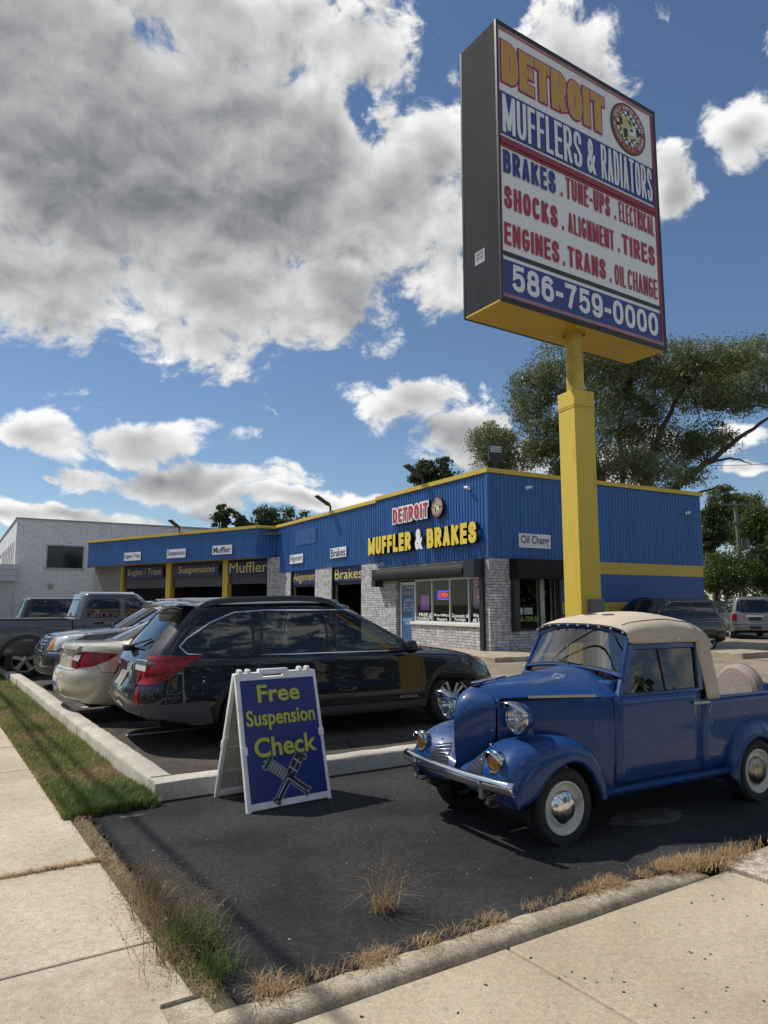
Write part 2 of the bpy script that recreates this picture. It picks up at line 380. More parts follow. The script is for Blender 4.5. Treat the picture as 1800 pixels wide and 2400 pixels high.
# ================================================================== GROUND
KO = Vector((-1.75, 5.66, 0)); KU = Vector((-.545, .838, 0)).normalized(); KV = Vector((KU.y, -KU.x, 0))
def st(u, v, z=0.0): return KO + KU * u + KV * v + Vector((0, 0, z))
def concrete(name, c1, c2, speck=.25, scale=180.0, rough=.85, stain=(.5, .62), sc=1.3, sb=.12, crack=0.0):
    """cast concrete or asphalt: broad blotches, fine aggregate, dark spots and hairline cracks, all in world metres"""
    if name in MATS: return MATS[name]
    m = bpy.data.materials.new(name); m.use_nodes = True; nt = m.node_tree; b = nt.nodes['Principled BSDF']; L = nt.links
    geo = nt.nodes.new('ShaderNodeNewGeometry'); pos = geo.outputs['Position']
    def nz(s, d=4, r=.55, dist=0):
        n = nt.nodes.new('ShaderNodeTexNoise'); n.inputs['Scale'].default_value = s; n.inputs['Detail'].default_value = d
        n.inputs['Roughness'].default_value = r; n.inputs['Distortion'].default_value = dist; L.new(pos, n.inputs['Vector']); return X(nt, n.outputs['Fac'])
    big = nz(sc, 6, .62, .4).ss(.36, .66)
    mx = nt.nodes.new('ShaderNodeMix'); mx.data_type = 'RGBA'; L.new(big.s, mx.inputs[0])
    mx.inputs[6].default_value = (*c1, 1); mx.inputs[7].default_value = (*c2, 1)
    fine = nz(scale, 3, .8).ss(.3, .7, 1 - speck, 1 + speck)
    fine2 = nz(scale * .22, 3, .7).ss(.3, .7, 1 - speck * .5, 1 + speck * .5)
    spots = nz(9.0, 5, .7, .6).ss(.63, .72, 1.0, .78)
    spots2 = nz(31.0, 2, .5).ss(.70, .74, 1.0, .6)
    f = fine * fine2 * spots * spots2
    if crack:
        vo = nt.nodes.new('ShaderNodeTexVoronoi'); vo.feature = 'DISTANCE_TO_EDGE'; vo.inputs['Scale'].default_value = crack
        wv = nt.nodes.new('ShaderNodeTexNoise'); wv.inputs['Scale'].default_value = 3.0; wv.inputs['Detail'].default_value = 4; L.new(pos, wv.inputs['Vector'])
        ad = nt.nodes.new('ShaderNodeMix'); ad.data_type = 'RGBA'; ad.inputs[0].default_value = .35; L.new(pos, ad.inputs[6]); L.new(wv.outputs['Color'], ad.inputs[7])
        L.new(ad.outputs[2], vo.inputs['Vector'])
        ck = X(nt, vo.outputs['Distance']).ss(.0, .006, .45, 1.0)
        gate = nz(.8, 2).ss(.5, .56)
        f = f * ((ck - 1.0) * gate + 1.0)
    ml = nt.nodes.new('ShaderNodeMix'); ml.data_type = 'RGBA'; ml.blend_type = 'MULTIPLY'; ml.inputs[0].default_value = 1
    cc = nt.nodes.new('ShaderNodeCombineColor')
    for i in range(3): L.new(f.s, cc.inputs[i])
    L.new(mx.outputs[2], ml.inputs[6]); L.new(cc.outputs[0], ml.inputs[7]); L.new(ml.outputs[2], b.inputs['Base Color'])
    b.inputs['Roughness'].default_value = rough; b.inputs['Specular IOR Level'].default_value = .3
    bp = nt.nodes.new('ShaderNodeBump'); bp.inputs['Strength'].default_value = sb * 4; bp.inputs['Distance'].default_value = .004
    hh = (fine * .5 + fine2); L.new(hh.s, bp.inputs['Height']); L.new(bp.outputs[0], b.inputs['Normal'])
    MATS[name] = m; return m
M_walk = concrete('sidewalk_concrete', (.37, .305, .22), (.51, .44, .335), .26, 150, sc=.7)
M_apron = concrete('apron_concrete', (.37, .305, .215), (.49, .415, .305), .24, 160, sc=.6)
M_aggr = concrete('exposed_aggregate', (.30, .26, .20), (.46, .40, .31), .5, 70, sc=3, sb=.04)
M_kerb = concrete('kerb_concrete', (.40, .37, .31), (.52, .485, .41), .2, 120, sc=2.2, crack=.9)
M_kerbd = concrete('old_kerb_concrete', (.29, .24, .17), (.43, .37, .275), .35, 110, sc=4)
M_new = concrete('fresh_asphalt', (.020, .020, .022), (.053, .053, .054), .6, 130, rough=.8, sc=.75, sb=.4, crack=.5)
M_old = concrete('old_asphalt', (.055, .046, .038), (.085, .073, .06), .5, 120, rough=.85, sc=1.6, sb=.25, crack=.35)
M_lot = concrete('worn_lot', (.20, .165, .125), (.30, .25, .19), .35, 90, rough=.85, sc=.6, sb=.2, crack=.3)
M_dirt = concrete('soil', (.10, .085, .05), (.13, .12, .065), .5, 60, sc=2)
def sheet(name, pts, z, m):
    mb = MB(); mb.poly([(p[0], p[1], z) for p in pts]); return structure(mb.build(name, m))
def slab(mb, u0, u1, v0, v1, z0, z1, bev=.012, mi=0):
    M = Matrix.Translation(KO) @ Matrix(((KV.x, KU.x, 0, 0), (KV.y, KU.y, 0, 0), (0, 0, 1, 0), (0, 0, 0, 1)))
    mb.box((v0, u0, z0), (v1, u1, z1), mi, M, bev)
S = 1500
sheet('ground', [(-S, -S), (S, -S), (S, S), (-S, S)], -.12, M_dirt)
sheet('yard', [st(.12, -.2), st(.12, 70), st(110, 70), st(110, -.2)], 0.0, M_lot)
sheet('parking_lot', [st(.1, .1), st(.1, 3.4), st(.9, 6.9), st(18, 7.4), st(18, .1)], .004, M_old)
# fresh asphalt with a ragged hand-laid edge
rr = random.Random(3)
def ragged(u0, v0, u1, v1, n, a): return [st(u0 + (u1 - u0) * i / n + (rr.uniform(-a, a) if u0 == u1 else 0), v0 + (v1 - v0) * i / n + (rr.uniform(-a, a) if v0 == v1 else 0)) for i in range(n)]
pts = ragged(-3.0, -.50, .03, -.50, 40, .018) + [st(.06, -.45), st(.06, 0)] + [st(.1, .1), st(.1, 3.6), st(.95, 6.9), st(.6, 9.5)]
pts += ragged(-3.03, 9.5, -3.03, 2.5, 60, .02) + ragged(-3.0, 2.3, -3.0, -.5, 40, .015)
sheet('driveway', pts, .008, M_new)
mb = MB()
edges = [-9, -7.4, -5.9, -4.45, -3.4, -2.29, -1.10, .09, 1.70, 2.95, 4.4, 5.9, 7.4, 8.9, 10.4, 11.9, 13.4, 14.9, 18, 21, 24, 27, 30, 36, 42, 50]
for a, b in zip(edges, edges[1:]): slab(mb, a + .006, b - .006, -2.35, -.62, -.14, .014 + rr.uniform(-.004, .004), .01)
structure(mb.build('sidewalk', M_walk))
mb = MB(); slab(mb, -14, 60, -5.2, -2.36, -.15, -.02); structure(mb.build('verge_soil', M_dirt))
mb = MB(); slab(mb, .0, 17, -.62, .0, -.14, .006, .003); slab(mb, -3.0, .0, -.62, -.50, -.14, .002, .003); structure(mb.build('grass_soil', M_dirt))
mb = MB(); slab(mb, -16, 60, -14, -5.2, -.16, -.10); structure(mb.build('road', M_old))
mb = MB()
for a, b in ((-.74, .71), (.72, 2.44)): slab(mb, -9.0, -3.125, a, b, -.14, -.03, .012)
structure(mb.build('driveway_apron', M_apron))
mb = MB(); slab(mb, -9, -3.06, 2.452, 4.3, -.14, -.006, .01); slab(mb, -9, -3.06, 4.31, 6.6, -.14, -.006, .01); slab(mb, -9, -3.06, 6.61, 20, -.14, -.006, .01)
structure(mb.build('aggregate_pavement', M_aggr))
# rolled kerb in front of the driveway
mb = MB(); prof = [(-3.128, -.14), (-3.125, -.032), (-3.118, -.012), (-3.10, .006), (-3.065, .014), (-3.02, .014), (-2.985, .006), (-2.98, -.14)]
rows = []
for i in range(61):
    v = -.74 + i * .05; k = 1.0 - max(0, (v - 1.75) / .55) if v > 1.75 else 1.0; k = max(.12, k)
    w = .006 * math.sin(v * 9) + rr.uniform(-.003, .003)
    rows.append([st(pu + w, v, (pz if pz < -.1 else -.03 + (pz + .03) * k) + rr.uniform(-.002, .002)) for pu, pz in prof])
mb.grid(rows, 0, True); mb.add(rows[0], [tuple(range(8))]); structure(mb.build('rolled_kerb', M_kerbd, ang=60))
mb = MB(); slab(mb, -9, -2.86, -.615, -.745 + .0, -.14, .016, .015); structure(mb.build('kerb_return', M_kerbd))
# raised kerbs round the parking lot, cast in lengths
def kerb(name, a, b, w, h, n0=0.0):
    mb = MB(); d = (b - a).normalized(); nn = Vector((-d.y, d.x, 0)); Lg = (b - a).length
    prof = [(0, -.1), (0.0, h - .03), (.008, h - .01), (.03, h), (w - .03, h), (w - .008, h - .01), (w, h - .03), (w, -.1)]
    k = max(2, int(Lg / .12)); rows = []
    for i in range(k + 1):
        p = a + d * (Lg * i / k)
        rows.append([p + nn * (q + rr.uniform(-.004, .004)) + Vector((0, 0, z + (rr.uniform(-.004, .004) if z > 0 else 0))) for q, z in prof])
    mb.grid(rows, 0, True, flip=True); mb.add(rows[0], [tuple(range(8))]); mb.add(rows[-1], [tuple(reversed(range(8)))])
    return structure(mb.build(name, M_kerb, ang=50))
u = .208
for ln, dv in ((3.0, 0), (3.05, .0), (2.9, .01), (1.15, .0), (.5, -.03), (3, -.02), (3, -.02)):
    kerb('parking_kerb', st(u + ln - .008, .0 + dv), st(u, .0 + dv), .2, .15); u += ln
v = .0
for ln in (2.95, 3.0):
    kerb('parking_kerb', st(.0, v), st(.0, v + ln - .01), .2, .15); v += ln
mb = MB(); M_line = pm('worn_road_paint', (.62, .60, .55), .7, col2=(.2, .18, .15), vs=9, lo=.42, hi=.75)
for k in (2.95, 5.65, 8.35, 11.05, 13.7):
    mb.poly([st(k, .5, .008), st(k + .1, .5, .008), st(k + .1, 6.3, .008), st(k, 6.3, .008)])
structure(mb.build('stall_lines', M_line))
# ================================================================== BUILDING MATERIALS
def brick(name, c1, c2, mortar, bw, bh, ms, bump=.6, squash=1.0, rough=.85, offs=.5, rot=None, varn=.5, wob=.0):
    """courses laid in the object's own x/y -> along-wall, z -> up"""
    if name in MATS: return MATS[name]
    m = bpy.data.materials.new(name); m.use_nodes = True; nt = m.node_tree; b = nt.nodes['Principled BSDF']; L = nt.links
    tc = nt.nodes.new('ShaderNodeTexCoord'); sp = nt.nodes.new('ShaderNodeSeparateXYZ'); L.new(tc.outputs['Object'], sp.inputs[0])
    cx = nt.nodes.new('ShaderNodeCombineXYZ'); s = X(nt, sp.outputs[0]) + X(nt, sp.outputs[1]); L.new(s.s, cx.inputs[0]); L.new(sp.outputs[2], cx.inputs[1])
    bt = nt.nodes.new('ShaderNodeTexBrick'); 
    wn_ = nt.nodes.new('ShaderNodeTexNoise'); wn_.inputs['Scale'].default_value = 2.6; wn_.inputs['Detail'].default_value = 3; L.new(tc.outputs['Object'], wn_.inputs['Vector'])
    va_ = nt.nodes.new('ShaderNodeVectorMath'); va_.operation = 'MULTIPLY_ADD'; L.new(wn_.outputs['Color'], va_.inputs[0]); va_.inputs[1].default_value = (wob * 3, wob, 0); L.new(cx.outputs[0], va_.inputs[2]); L.new(va_.outputs[0], bt.inputs['Vector']); bt.inputs['Scale'].default_value = 1
    bt.inputs['Brick Width'].default_value = bw; bt.inputs['Row Height'].default_value = bh; bt.inputs['Mortar Size'].default_value = ms
    bt.inputs['Color1'].default_value = (*c1, 1); bt.inputs['Color2'].default_value = (*c2, 1); bt.inputs['Mortar'].default_value = (*mortar, 1)
    bt.offset = offs; bt.squash = squash; bt.squash_frequency = 3
    n = nt.nodes.new('ShaderNodeTexNoise'); n.inputs['Scale'].default_value = 7; n.inputs['Detail'].default_value = 6; L.new(tc.outputs['Object'], n.inputs['Vector'])
    f = X(nt, n.outputs['Fac']).ss(.3, .7, 1 - varn * .5, 1 + varn * .5)
    ml = nt.nodes.new('ShaderNodeMix'); ml.data_type = 'RGBA'; ml.blend_type = 'MULTIPLY'; ml.inputs[0].default_value = 1
    cc = nt.nodes.new('ShaderNodeCombineColor')
    for i in range(3): L.new(f.s, cc.inputs[i])
    L.new(bt.outputs['Color'], ml.inputs[6]); L.new(cc.outputs[0], ml.inputs[7]); L.new(ml.outputs[2], b.inputs['Base Color'])
    n2 = nt.nodes.new('ShaderNodeTexNoise'); n2.inputs['Scale'].default_value = 22; n2.inputs['Detail'].default_value = 5; L.new(tc.outputs['Object'], n2.inputs['Vector'])
    bc = nt.nodes.new('ShaderNodeRGBToBW'); L.new(bt.outputs['Color'], bc.inputs[0])
    h = X(nt, n2.outputs['Fac']) * .6 + X(nt, bt.outputs['Fac']) * -.7 + X(nt, bc.outputs[0]) * 1.2
    bp = nt.nodes.new('ShaderNodeBump'); bp.inputs['Strength'].default_value = bump; bp.inputs['Distance'].default_value = .05
    L.new(h.s, bp.inputs['Height']); L.new(bp.outputs[0], b.inputs['Normal']); b.inputs['Roughness'].default_value = rough
    MATS[name] = m; return m
M_stone = brick('grey_ledgestone', (.58, .575, .57), (.40, .40, .405), (.16, .16, .16), .5, .088, .007, 1.0, varn=.6, squash=.55, offs=.37, wob=.035)
M_bluebrick = brick('blue_painted_brick', (.022, .085, .30), (.019, .075, .27), (.018, .07, .25), .4, .1, .008, .25, varn=.15, rough=.5)
M_yelbrick = brick('yellow_painted_brick', (.58, .42, .06), (.54, .385, .05), (.5, .36, .05), .4, .1, .008, .25, varn=.15, rough=.5)
M_whiteblk = brick('white_painted_block', (.74, .74, .75), (.68, .68, .70), (.60, .60, .62), .41, .205, .007, .45, varn=.28)
M_tanblk = brick('grey_block', (.26, .25, .235), (.22, .21, .2), (.18, .175, .165), .41, .205, .01, .35, varn=.3)
M_blue = pm('blue_ribbed_steel', (.021, .108, .325), .45, var=.16, vs=6, stretch=(1, 1, .06))
M_navy = pm('navy_vinyl', (.018, .022, .10), .5, var=.15)
M_vinyl = pm('white_vinyl_board', (.72, .73, .75), .5, var=.04)
M_yellet = pm('yellow_vinyl', (.72, .58, .10), .5)
M_sigyel = pm('sign_yellow', (.80, .60, .05), .4)
M_sigred = pm('sign_red', (.50, .035, .05), .4)
M_sigwhite = pm('sign_white', (.86, .86, .84), .4)
M_sigblack = pm('sign_black', (.012, .012, .014), .4)
M_winframe = pm('aluminium_window_frame', (.62, .63, .62), .4, .3)
M_sill = pm('white_sill', (.72, .70, .66), .6, var=.08)
M_inside = pm('dim_interior', (.014, .014, .016), .8, var=.3)
M_door = pm('shutter_door', (.045, .045, .05), .5, var=.2)
M_soffit = pm('yellowed_soffit', (.30, .24, .12), .7, var=.2)
M_gravel = pm('roof_felt', (.12, .12, .125), .9, var=.2)
# ================================================================== MUFFLER SHOP
CB = Vector((3.151, 21.398, 0)); RB = R(29.6)
E2 = Vector((math.cos(RB), math.sin(RB), 0)); E1 = Vector((-E2.y, E2.x, 0)); UP = Vector((0, 0, 1))
shop = thing('repair_shop', 'long single storey shop clad in blue ribbed steel with yellow roof trim and stone piers', 'shop building', CB, RB)
def ribbed(mb, a, b, z0, z1, pitch=.155, dep=.022, mi=0, nrm=None):
    """vertical trapezoid ribs between plan points a and b (local), ribs stand out along nrm"""
    a, b = Vector(a), Vector(b); d = b - a; Lg = d.length; d.normalize(); n = Vector(nrm)
    k = int(Lg / pitch); p = Lg / k; lo, hi = [], []
    for i in range(k):
        for q, h in ((0, 0), (.12, 0), (.24, dep), (.62, dep), (.74, 0)):
            pt = a + d * ((i + q) * p) + n * h
            lo.append(pt + UP * z0); hi.append(pt + UP * z1)
    lo.append(b + UP * z0); hi.append(b + UP * z1); mb.grid([lo, hi], mi, False)
# --- fascia cladding
mb = MB(); nF = (-1, 0, 0); nS = (0, -1, 0)
ribbed(mb, (-.02, 0, 0), (-.02, 6.87, 0), 2.91, 5.5, nrm=nF); mb.build('fascia_cladding', M_blue, shop)
mb = MB(); ribbed(mb, (.0, 6.88, 0), (.0, 17.62, 0), 3.09, 5.42, nrm=nF); mb.build('fascia_cladding', M_blue, shop)
mb = MB(); ribbed(mb, (-.02, -.02, 0), (9.92, -.02, 0), 2.91, 5.5, nrm=nS); mb.build('fascia_cladding', M_blue, shop)
mb = MB(); mb.box((-.075, -.075, 2.91), (.0, .0, 5.498), 0); mb.build('corner_flashing', M_blue, shop)
# --- wing, turned towards the street
WD = Vector((-.8102, .5862, 0)); WN = Vector((-.5862, -.8102, 0)); W0 = Vector((-6.54, 36.3, 0))
LW = Matrix.Rotation(-RB, 4, 'Z') @ Matrix.Translation(-CB)
def wl(s, off, z=0.0): return LW @ (W0 + WD * s + WN * off + UP * z)
def wdir(v): return (LW.to_3x3() @ Vector(v))
wn = wdir(WN)
mb = MB(); a, b = wl(0, 0), wl(15.15, 0); ribbed(mb, a, b, 3.88, 5.38, nrm=wn)
ribbed(mb, b, wl(15.95, -.75), 3.84, 5.38, nrm=wdir((WN - WD * 1.05).normalized()))
fp = Vector((0, 17.63, 0)); rn = wdir((-WD)); ribbed(mb, fp, a, 3.88, 5.38, pitch=.16, nrm=(rn.x, rn.y, 0)); mb.build('fascia_cladding', M_blue, shop)
# --- yellow coping
mb = MB()
mb.box((-.10, -.10, 5.5), (.10, 6.9, 5.64)); mb.box((-.09, 6.903, 5.42), (.1, 17.7, 5.56)); mb.box((.102, -.10, 5.5), (10.0, .1, 5.638))
def copw(p, q, w, z0, z1):
    d = (q - p).normalized(); n = Vector((-d.y, d.x, 0)); pts = [p - n * w, q - n * w, q + n * w, p + n * w]
    mb.prism([(v.x, v.y) for v in pts], (0, 0, 0), (1, 0, 0), (0, 1, 0), UP, z0, z1)
copw(wl(-.06, .0), wl(15.17, .0), .09, 5.38, 5.53); copw(wl(15.173, 0), wl(16.05, -.8), .085, 5.38, 5.527); copw(Vector((-.095, 17.61, 0)), wl(-.12, .0), .085, 5.382, 5.533)
mb.build('roof_trim', M_yellow, shop)
# --- walls (stone) of the main block
mb = MB(); T = .30
def wallF(y0, y1, z0, z1, x0=0.0): mb.box((x0, y0, z0), (T, y1, z1))
wallF(.0, .34, 0, 2.91); wallF(.34, 4.42, 0, .82); wallF(.34, 5.5, 2.36, 2.91); wallF(5.5, 8.21, 0, 3.2)
mb.build('stone_front_wall', M_stone, shop)
for y0, y1 in ((10.98, 12.73), (15.64, 18.3)): mb = MB(); mb.box((0, y0, 0), (T, y1, 3.3)); mb.build('stone_pier', M_stone, shop)
mb = MB()
mb.box((T + .002, .0, 0), (1.02, T, 2.91)); mb.box((1.022, .0, 0), (2.66, T, .70)); mb.box((2.662, .0, 0), (2.86, T, 2.91)); mb.box((1.022, .0, 2.42), (2.66, T, 2.908))
mb.build('stone_side_wall', M_stone, shop)
mb = MB(); mb.box((2.862, -.012, 1.58), (9.88, T, 2.50)); mb.box((2.862, -.011, 0), (9.88, T, 1.20)); mb.box((9.58, T + .002, 0), (9.88, 11, 5.4)); mb.build('painted_brick_wall', M_bluebrick, shop)
mb = MB(); mb.box((2.862, -.02, 2.502), (9.885, T - .01, 2.908)); mb.box((2.862, -.02, 1.202), (9.885, T - .01, 1.578)); mb.build('yellow_band', M_yelbrick, shop)
# roof, back, soffits
mb = MB(); mb.box((.12, .12, 5.1), (9.86, 17.6, 5.2)); mb.build('roof', M_gravel, shop)
mb = MB(); pts = [wl(0.1, -.1), wl(14.4, -.1), wl(14.4, -8), wl(-4.5, -8), wl(-1.2, -.6)]
mb.prism([(p.x, p.y) for p in pts], (0, 0, 0), (1, 0, 0), (0, 1, 0), UP, 5.05, 5.15); mb.build('roof', M_gravel, shop)
mb = MB(); pts = [wl(0, -.03), wl(15.15, -.03), wl(15.95, -.78), wl(15.95, -1.2), wl(0, -1.2)]
mb.prism([(p.x, p.y) for p in pts], (0, 0, 0), (1, 0, 0), (0, 1, 0), UP, 3.9, 3.96); mb.box((.01, 6.9, 3.10), (1.2, 17.5, 3.16)); mb.build('soffit', M_soffit, shop)
# service bays: jambs, half-raised sectional doors, dim workshop behind
def wbox(mb, s0, s1, o0, o1, z0, z1, mi=0):
    p = [wl(s0, o0), wl(s1, o0), wl(s1, o1), wl(s0, o1)]
    mb.prism([(q.x, q.y) for q in reversed(p)], (0, 0, 0), (1, 0, 0), (0, 1, 0), UP, z0, z1, mi)
mb = MB(); wbox(mb, 12.95, 15.95, -1.0, -1.3, 0, 3.9); wbox(mb, 15.65, 15.95, -1.3, -8, 0, 5.2); mb.build('block_wall', M_tanblk, shop)
mb = MB(); wbox(mb, -1.6, -.15, -.7, -1.3, 0, 3.9); mb.build('stone_pier', M_stone, shop)
for s0, s1 in ((8.02, 8.5), (3.13, 3.57), (12.75, 12.95), (-.15, -.05)):
    mb = MB(); wbox(mb, s0, s0 + (s1 - s0) * .42, -.94, -1.25, 0, 3.9); wbox(mb, s0 + (s1 - s0) * .5, s1, -.98, -1.25, 0, 3.9); mb.build('door_post', M_yellow, shop)
for i, (s0, s1) in enumerate(((8.5, 12.75), (3.57, 8.02), (-.05, 3.13))):
    mb = MB(); zb = (2.45, 2.5, 2.6)[i]
    for k in range(3):
        z1 = 3.9 - k * .48
        if z1 > zb: wbox(mb, s0 + .02, s1 - .02, -1.10, -1.15, max(zb, z1 - .46), z1)
    mb.build('overhead_door', M_door, shop)
for y0, y1 in ((8.21, 10.98), (12.73, 15.64)):
    mb = MB()
    for k in range(2): mb.box((.20, y0 + .02, 3.12 - .4 * (k + 1) + .02), (.24, y1 - .02, 3.12 - .4 * k)); 
    mb.build('overhead_door', M_door, shop)
    for q0 in (y0, y1 - .07): mb = MB(); mb.box((.02, q0, 0), (.16, q0 + .07, 3.1)); mb.build('door_jamb', M_blackpl, shop)
mb = MB()   # interior shell
mb.box((5.6, .5, .0), (5.7, 17, 5)); mb.box((.4, 5.6, .0), (5.6, 5.7, 3.4)); mb.box((.4, .4, 3.0), (5.6, 17, 3.05)); mb.box((.35, .35, .005), (5.6, 17.3, .02)); mb.box((4.0, .31, 0), (4.05, 5.6, 3))
wbox(mb, -3, 15, -7.5, -7.6, 0, 5); wbox(mb, -1.5, 15, -1.3, -7.5, 4.0, 4.05); wbox(mb, -1.5, 15, -1.2, -7.5, .005, .02)
for s in (3.3, 8.2): wbox(mb, s, s + .1, -1.3, -7.5, 0, 4)
mb.build('interior_wall', M_inside, shop)
G_shop = glass('shop_glass', (.82, .86, .85), 1.32)
# --- shop window, door, sill
mb = MB(); ys = [.36, 1.14, 2.17, 3.22, 4.27]
for y in ys: mb.box((.06, y - .025, .93), (.13, y + .025, 2.34))
mb.box((.062, .36, .91), (.128, 4.27, .955)); mb.box((.062, .36, 2.30), (.128, 4.27, 2.36)); wf = mb.build('shop_window_frame', M_winframe, shop)
mb = MB(); mb.poly([(.095, .36, .93), (.095, .36, 2.34), (.095, 4.27, 2.34), (.095, 4.27, .93)]); mb.build('shop_window_pane', G_shop, shop)
mb = MB(); mb.box((-.06, .34, .82), (.2, 4.44, .91), bev=.01); mb.build('window_sill', M_sill, shop)
mb = MB()
mb.box((.12, 4.32, 0), (.2, 4.42, 2.3)); mb.box((.12, 5.3, 0), (.2, 5.4, 2.3)); mb.box((.12, 4.42, 2.2), (.2, 5.3, 2.3)); mb.box((.12, 4.42, .0), (.2, 5.3, .22)); door = mb.build('entrance_door_frame', M_winframe, shop)
mb = MB(); mb.box((.15, 4.42, .22), (.16, 5.3, 2.2)); dpane = mb.build('door_pane', pm('blue_door_vinyl', (.03, .11, .26), .35, var=.15, vs=2), door)
mb = MB(); mb.tube([(.08, 4.47, .95), (.08, 4.47, 1.3)], .016); mb.box((.08, 4.46, .96), (.12, 4.48, .99)); mb.box((.08, 4.46, 1.26), (.12, 4.48, 1.29)); mb.build('door_handle', M_alu, door)
mb = MB(); mb.box((.3, 4.3, 0), (.34, 5.45, 2.9)); mb.build('lobby_wall', M_inside, shop)
ME = Matrix.Translation(CB) @ Matrix.Rotation(RB, 4, 'Z')
FY = lambda y, z=0.0, x=0.0: (x, y, z)
UF, VF, NF = (0, -1, 0), (0, 0, 1), (-1, 0, 0)
mb = MB()
T1 = lambda s, y0, y1, z0, z1, x=.148, bold=.02, mi=0: text(mb, s, (x, 0, 0), UF, VF, NF, -y0, z0, y0 - y1, z1 - z0, bold, mi)
T1('CUSTOMER', 5.24, 4.5, 2.04, 2.16); T1('ENTRANCE', 5.2, 4.55, 1.85, 1.97)
T1('OPEN', 5.14, 4.56, 1.58, 1.70, mi=1); T1('MON. - FRI.', 5.2, 4.5, 1.46, 1.54, mi=1); T1('8AM.-6PM', 5.2, 4.5, 1.36, 1.44, mi=1); T1('SAT. 8AM.-4PM', 5.22, 4.48, 1.26, 1.34, mi=1)
T1('NO CREDIT', 5.2, 4.55, .92, 1.0, mi=1); T1('NEEDED', 5.1, 4.65, .8, .88, mi=1)
mb.build('door_lettering', [pm('tan_vinyl', (.55, .47, .30), .5), pm('pale_vinyl', (.5, .6, .68), .5)], dpane)
mb = MB(); T1('FREE', 4.07, 3.49, 1.10, 1.22, .088); T1('TOWING', 4.2, 3.41, .965, 1.07, .088); T1('Minor&Major', 3.13, 2.2, 1.09, 1.2, .088, .012); T1('Repairs', 2.94, 2.36, .95, 1.07, .088)
T1('Domestic &', 2.06, 1.19, 1.09, 1.2, .088, .015); T1('Foreign', 1.93, 1.34, .96, 1.08, .088, .015); T1('We Be', .95, .40, 1.11, 1.23, .088, .02); T1('All Dea', .98, .39, .96, 1.08, .088, .02)
mb.lathe([(.10, 0), (.10, .003), (.075, .003), (.075, 0)], (.087, 3.32, 1.12), (-1, 0, 0), 24); mb.box((.084, 3.27, 1.08), (.087, 3.37, 1.11)); mb.box((.084, 3.27, 1.13), (.087, 3.37, 1.155))
mb.build('window_lettering', M_sigwhite, wf)
mb = MB(); text(mb, '5173', (-.045, 0, 0), UF, VF, NF, -6.85, 2.94, .46, .14, .0, 0); mb.build('house_number', pm('faded_white', (.5, .54, .58), .6), shop)
# shutter boxes over the windows
def shutter(name, lab, pts, y0, y1, axis):
    mb = MB()
    if axis == 'F': mb.prism([(-p[0], p[1]) for p in pts], (0, y1, 0), (1, 0, 0), (0, 0, 1), (0, 1, 0), 0, y0 - y1)
    else: mb.prism([(-p[0], p[1]) for p in pts], (y0, 0, 0), (0, 1, 0), (0, 0, 1), (1, 0, 0), 0, y1 - y0)
    t = mb.build(name, pm('black_shutter_box', (.012, .012, .013), .6, var=.2, spec=.2), None, ang=40); t.matrix_world = ME
    tag(t, lab, 'shutter box'); bevel(t, .012); return t
arc = [(.0, 2.84)] + [(.12 + .32 * math.sin(R(a)), 2.48 + .34 * math.cos(R(a))) for a in range(0, 91, 9)] + [(.44, 2.42), (.36, 2.37), (.0, 2.37)]
s1 = shutter('roller_shutter', 'black rounded roller shutter housing above the shop window', arc, 6.45, .80, 'F')
def child(o, p): o.parent = p; return o
mb = MB(); mb.box((-.34, 6.452, 2.16), (-.0, 6.75, 2.80), bev=.01); child(mb.build('end_cap', M_blackpl), s1)
mb = MB(); mb.box((-.10, .20, 0.13), (-.015, .375, 2.905)); child(mb.build('guide_rail', M_blackpl), s1)
mb = MB(); mb.box((-.40, .22, 2.33), (-.02, .797, 2.86)); child(mb.build('end_cap', M_blackpl), s1)
s2 = shutter('roller_shutter', 'black square roller shutter housing on the shaded side wall', [(.0, 2.88), (.4, 2.88), (.4, 2.28), (.0, 2.28)], .78, 2.86, 'S')
mb = MB(); mb.box((.80, -.20, .70), (1.0, -.001, 2.278)); child(mb.build('guide_rail', M_blackpl), s2)
mb = MB(); mb.box((2.62, -.20, .70), (2.72, -.001, 2.278)); child(mb.build('guide_rail', M_blackpl), s2)
# side window
mb = MB()
for x in (1.05, 2.03, 2.62): mb.box((x - .03, .08, .72), (x + .03, .14, 2.42))
mb.box((1.02, .082, .70), (2.65, .138, .76)); sw = mb.build('side_window_frame', M_blackpl, shop)
mb = MB(); mb.poly([(1.05, .115, .74), (2.62, .115, .74), (2.62, .115, 2.42), (1.05, .115, 2.42)]); mb.build('side_window_pane', G_shop, sw)
mb = MB(); mb.box((2.06, .2, .76), (2.34, .24, 2.4)); mb.build('blind', M_sill, sw)
mb = MB(); text(mb, '586-759-0000', (0, .105, 0), (1, 0, 0), VF, (0, -1, 0), 1.08, .97, 1.14, .17, .02); mb.build('window_lettering', pm('olive_vinyl', (.26, .30, .07), .5), sw)
mb = MB(); mb.box((1.22, .098, 1.2), (1.36, .108, 1.4)); mb.box((1.42, .098, 1.2), (1.74, .108, 1.4)); text(mb, 'MON - FRI', (0, .097, 0), (1, 0, 0), VF, (0, -1, 0), 1.46, 1.31, .24, .04, 0, 1); text(mb, 'BRAKES', (0, .097, 0), (1, 0, 0), VF, (0, -1, 0), 1.46, 1.24, .24, .04, 0, 1)
mb.build('paper_notice', [pm('notice_paper', (.42, .46, .46), .6), M_sigblack], sw)
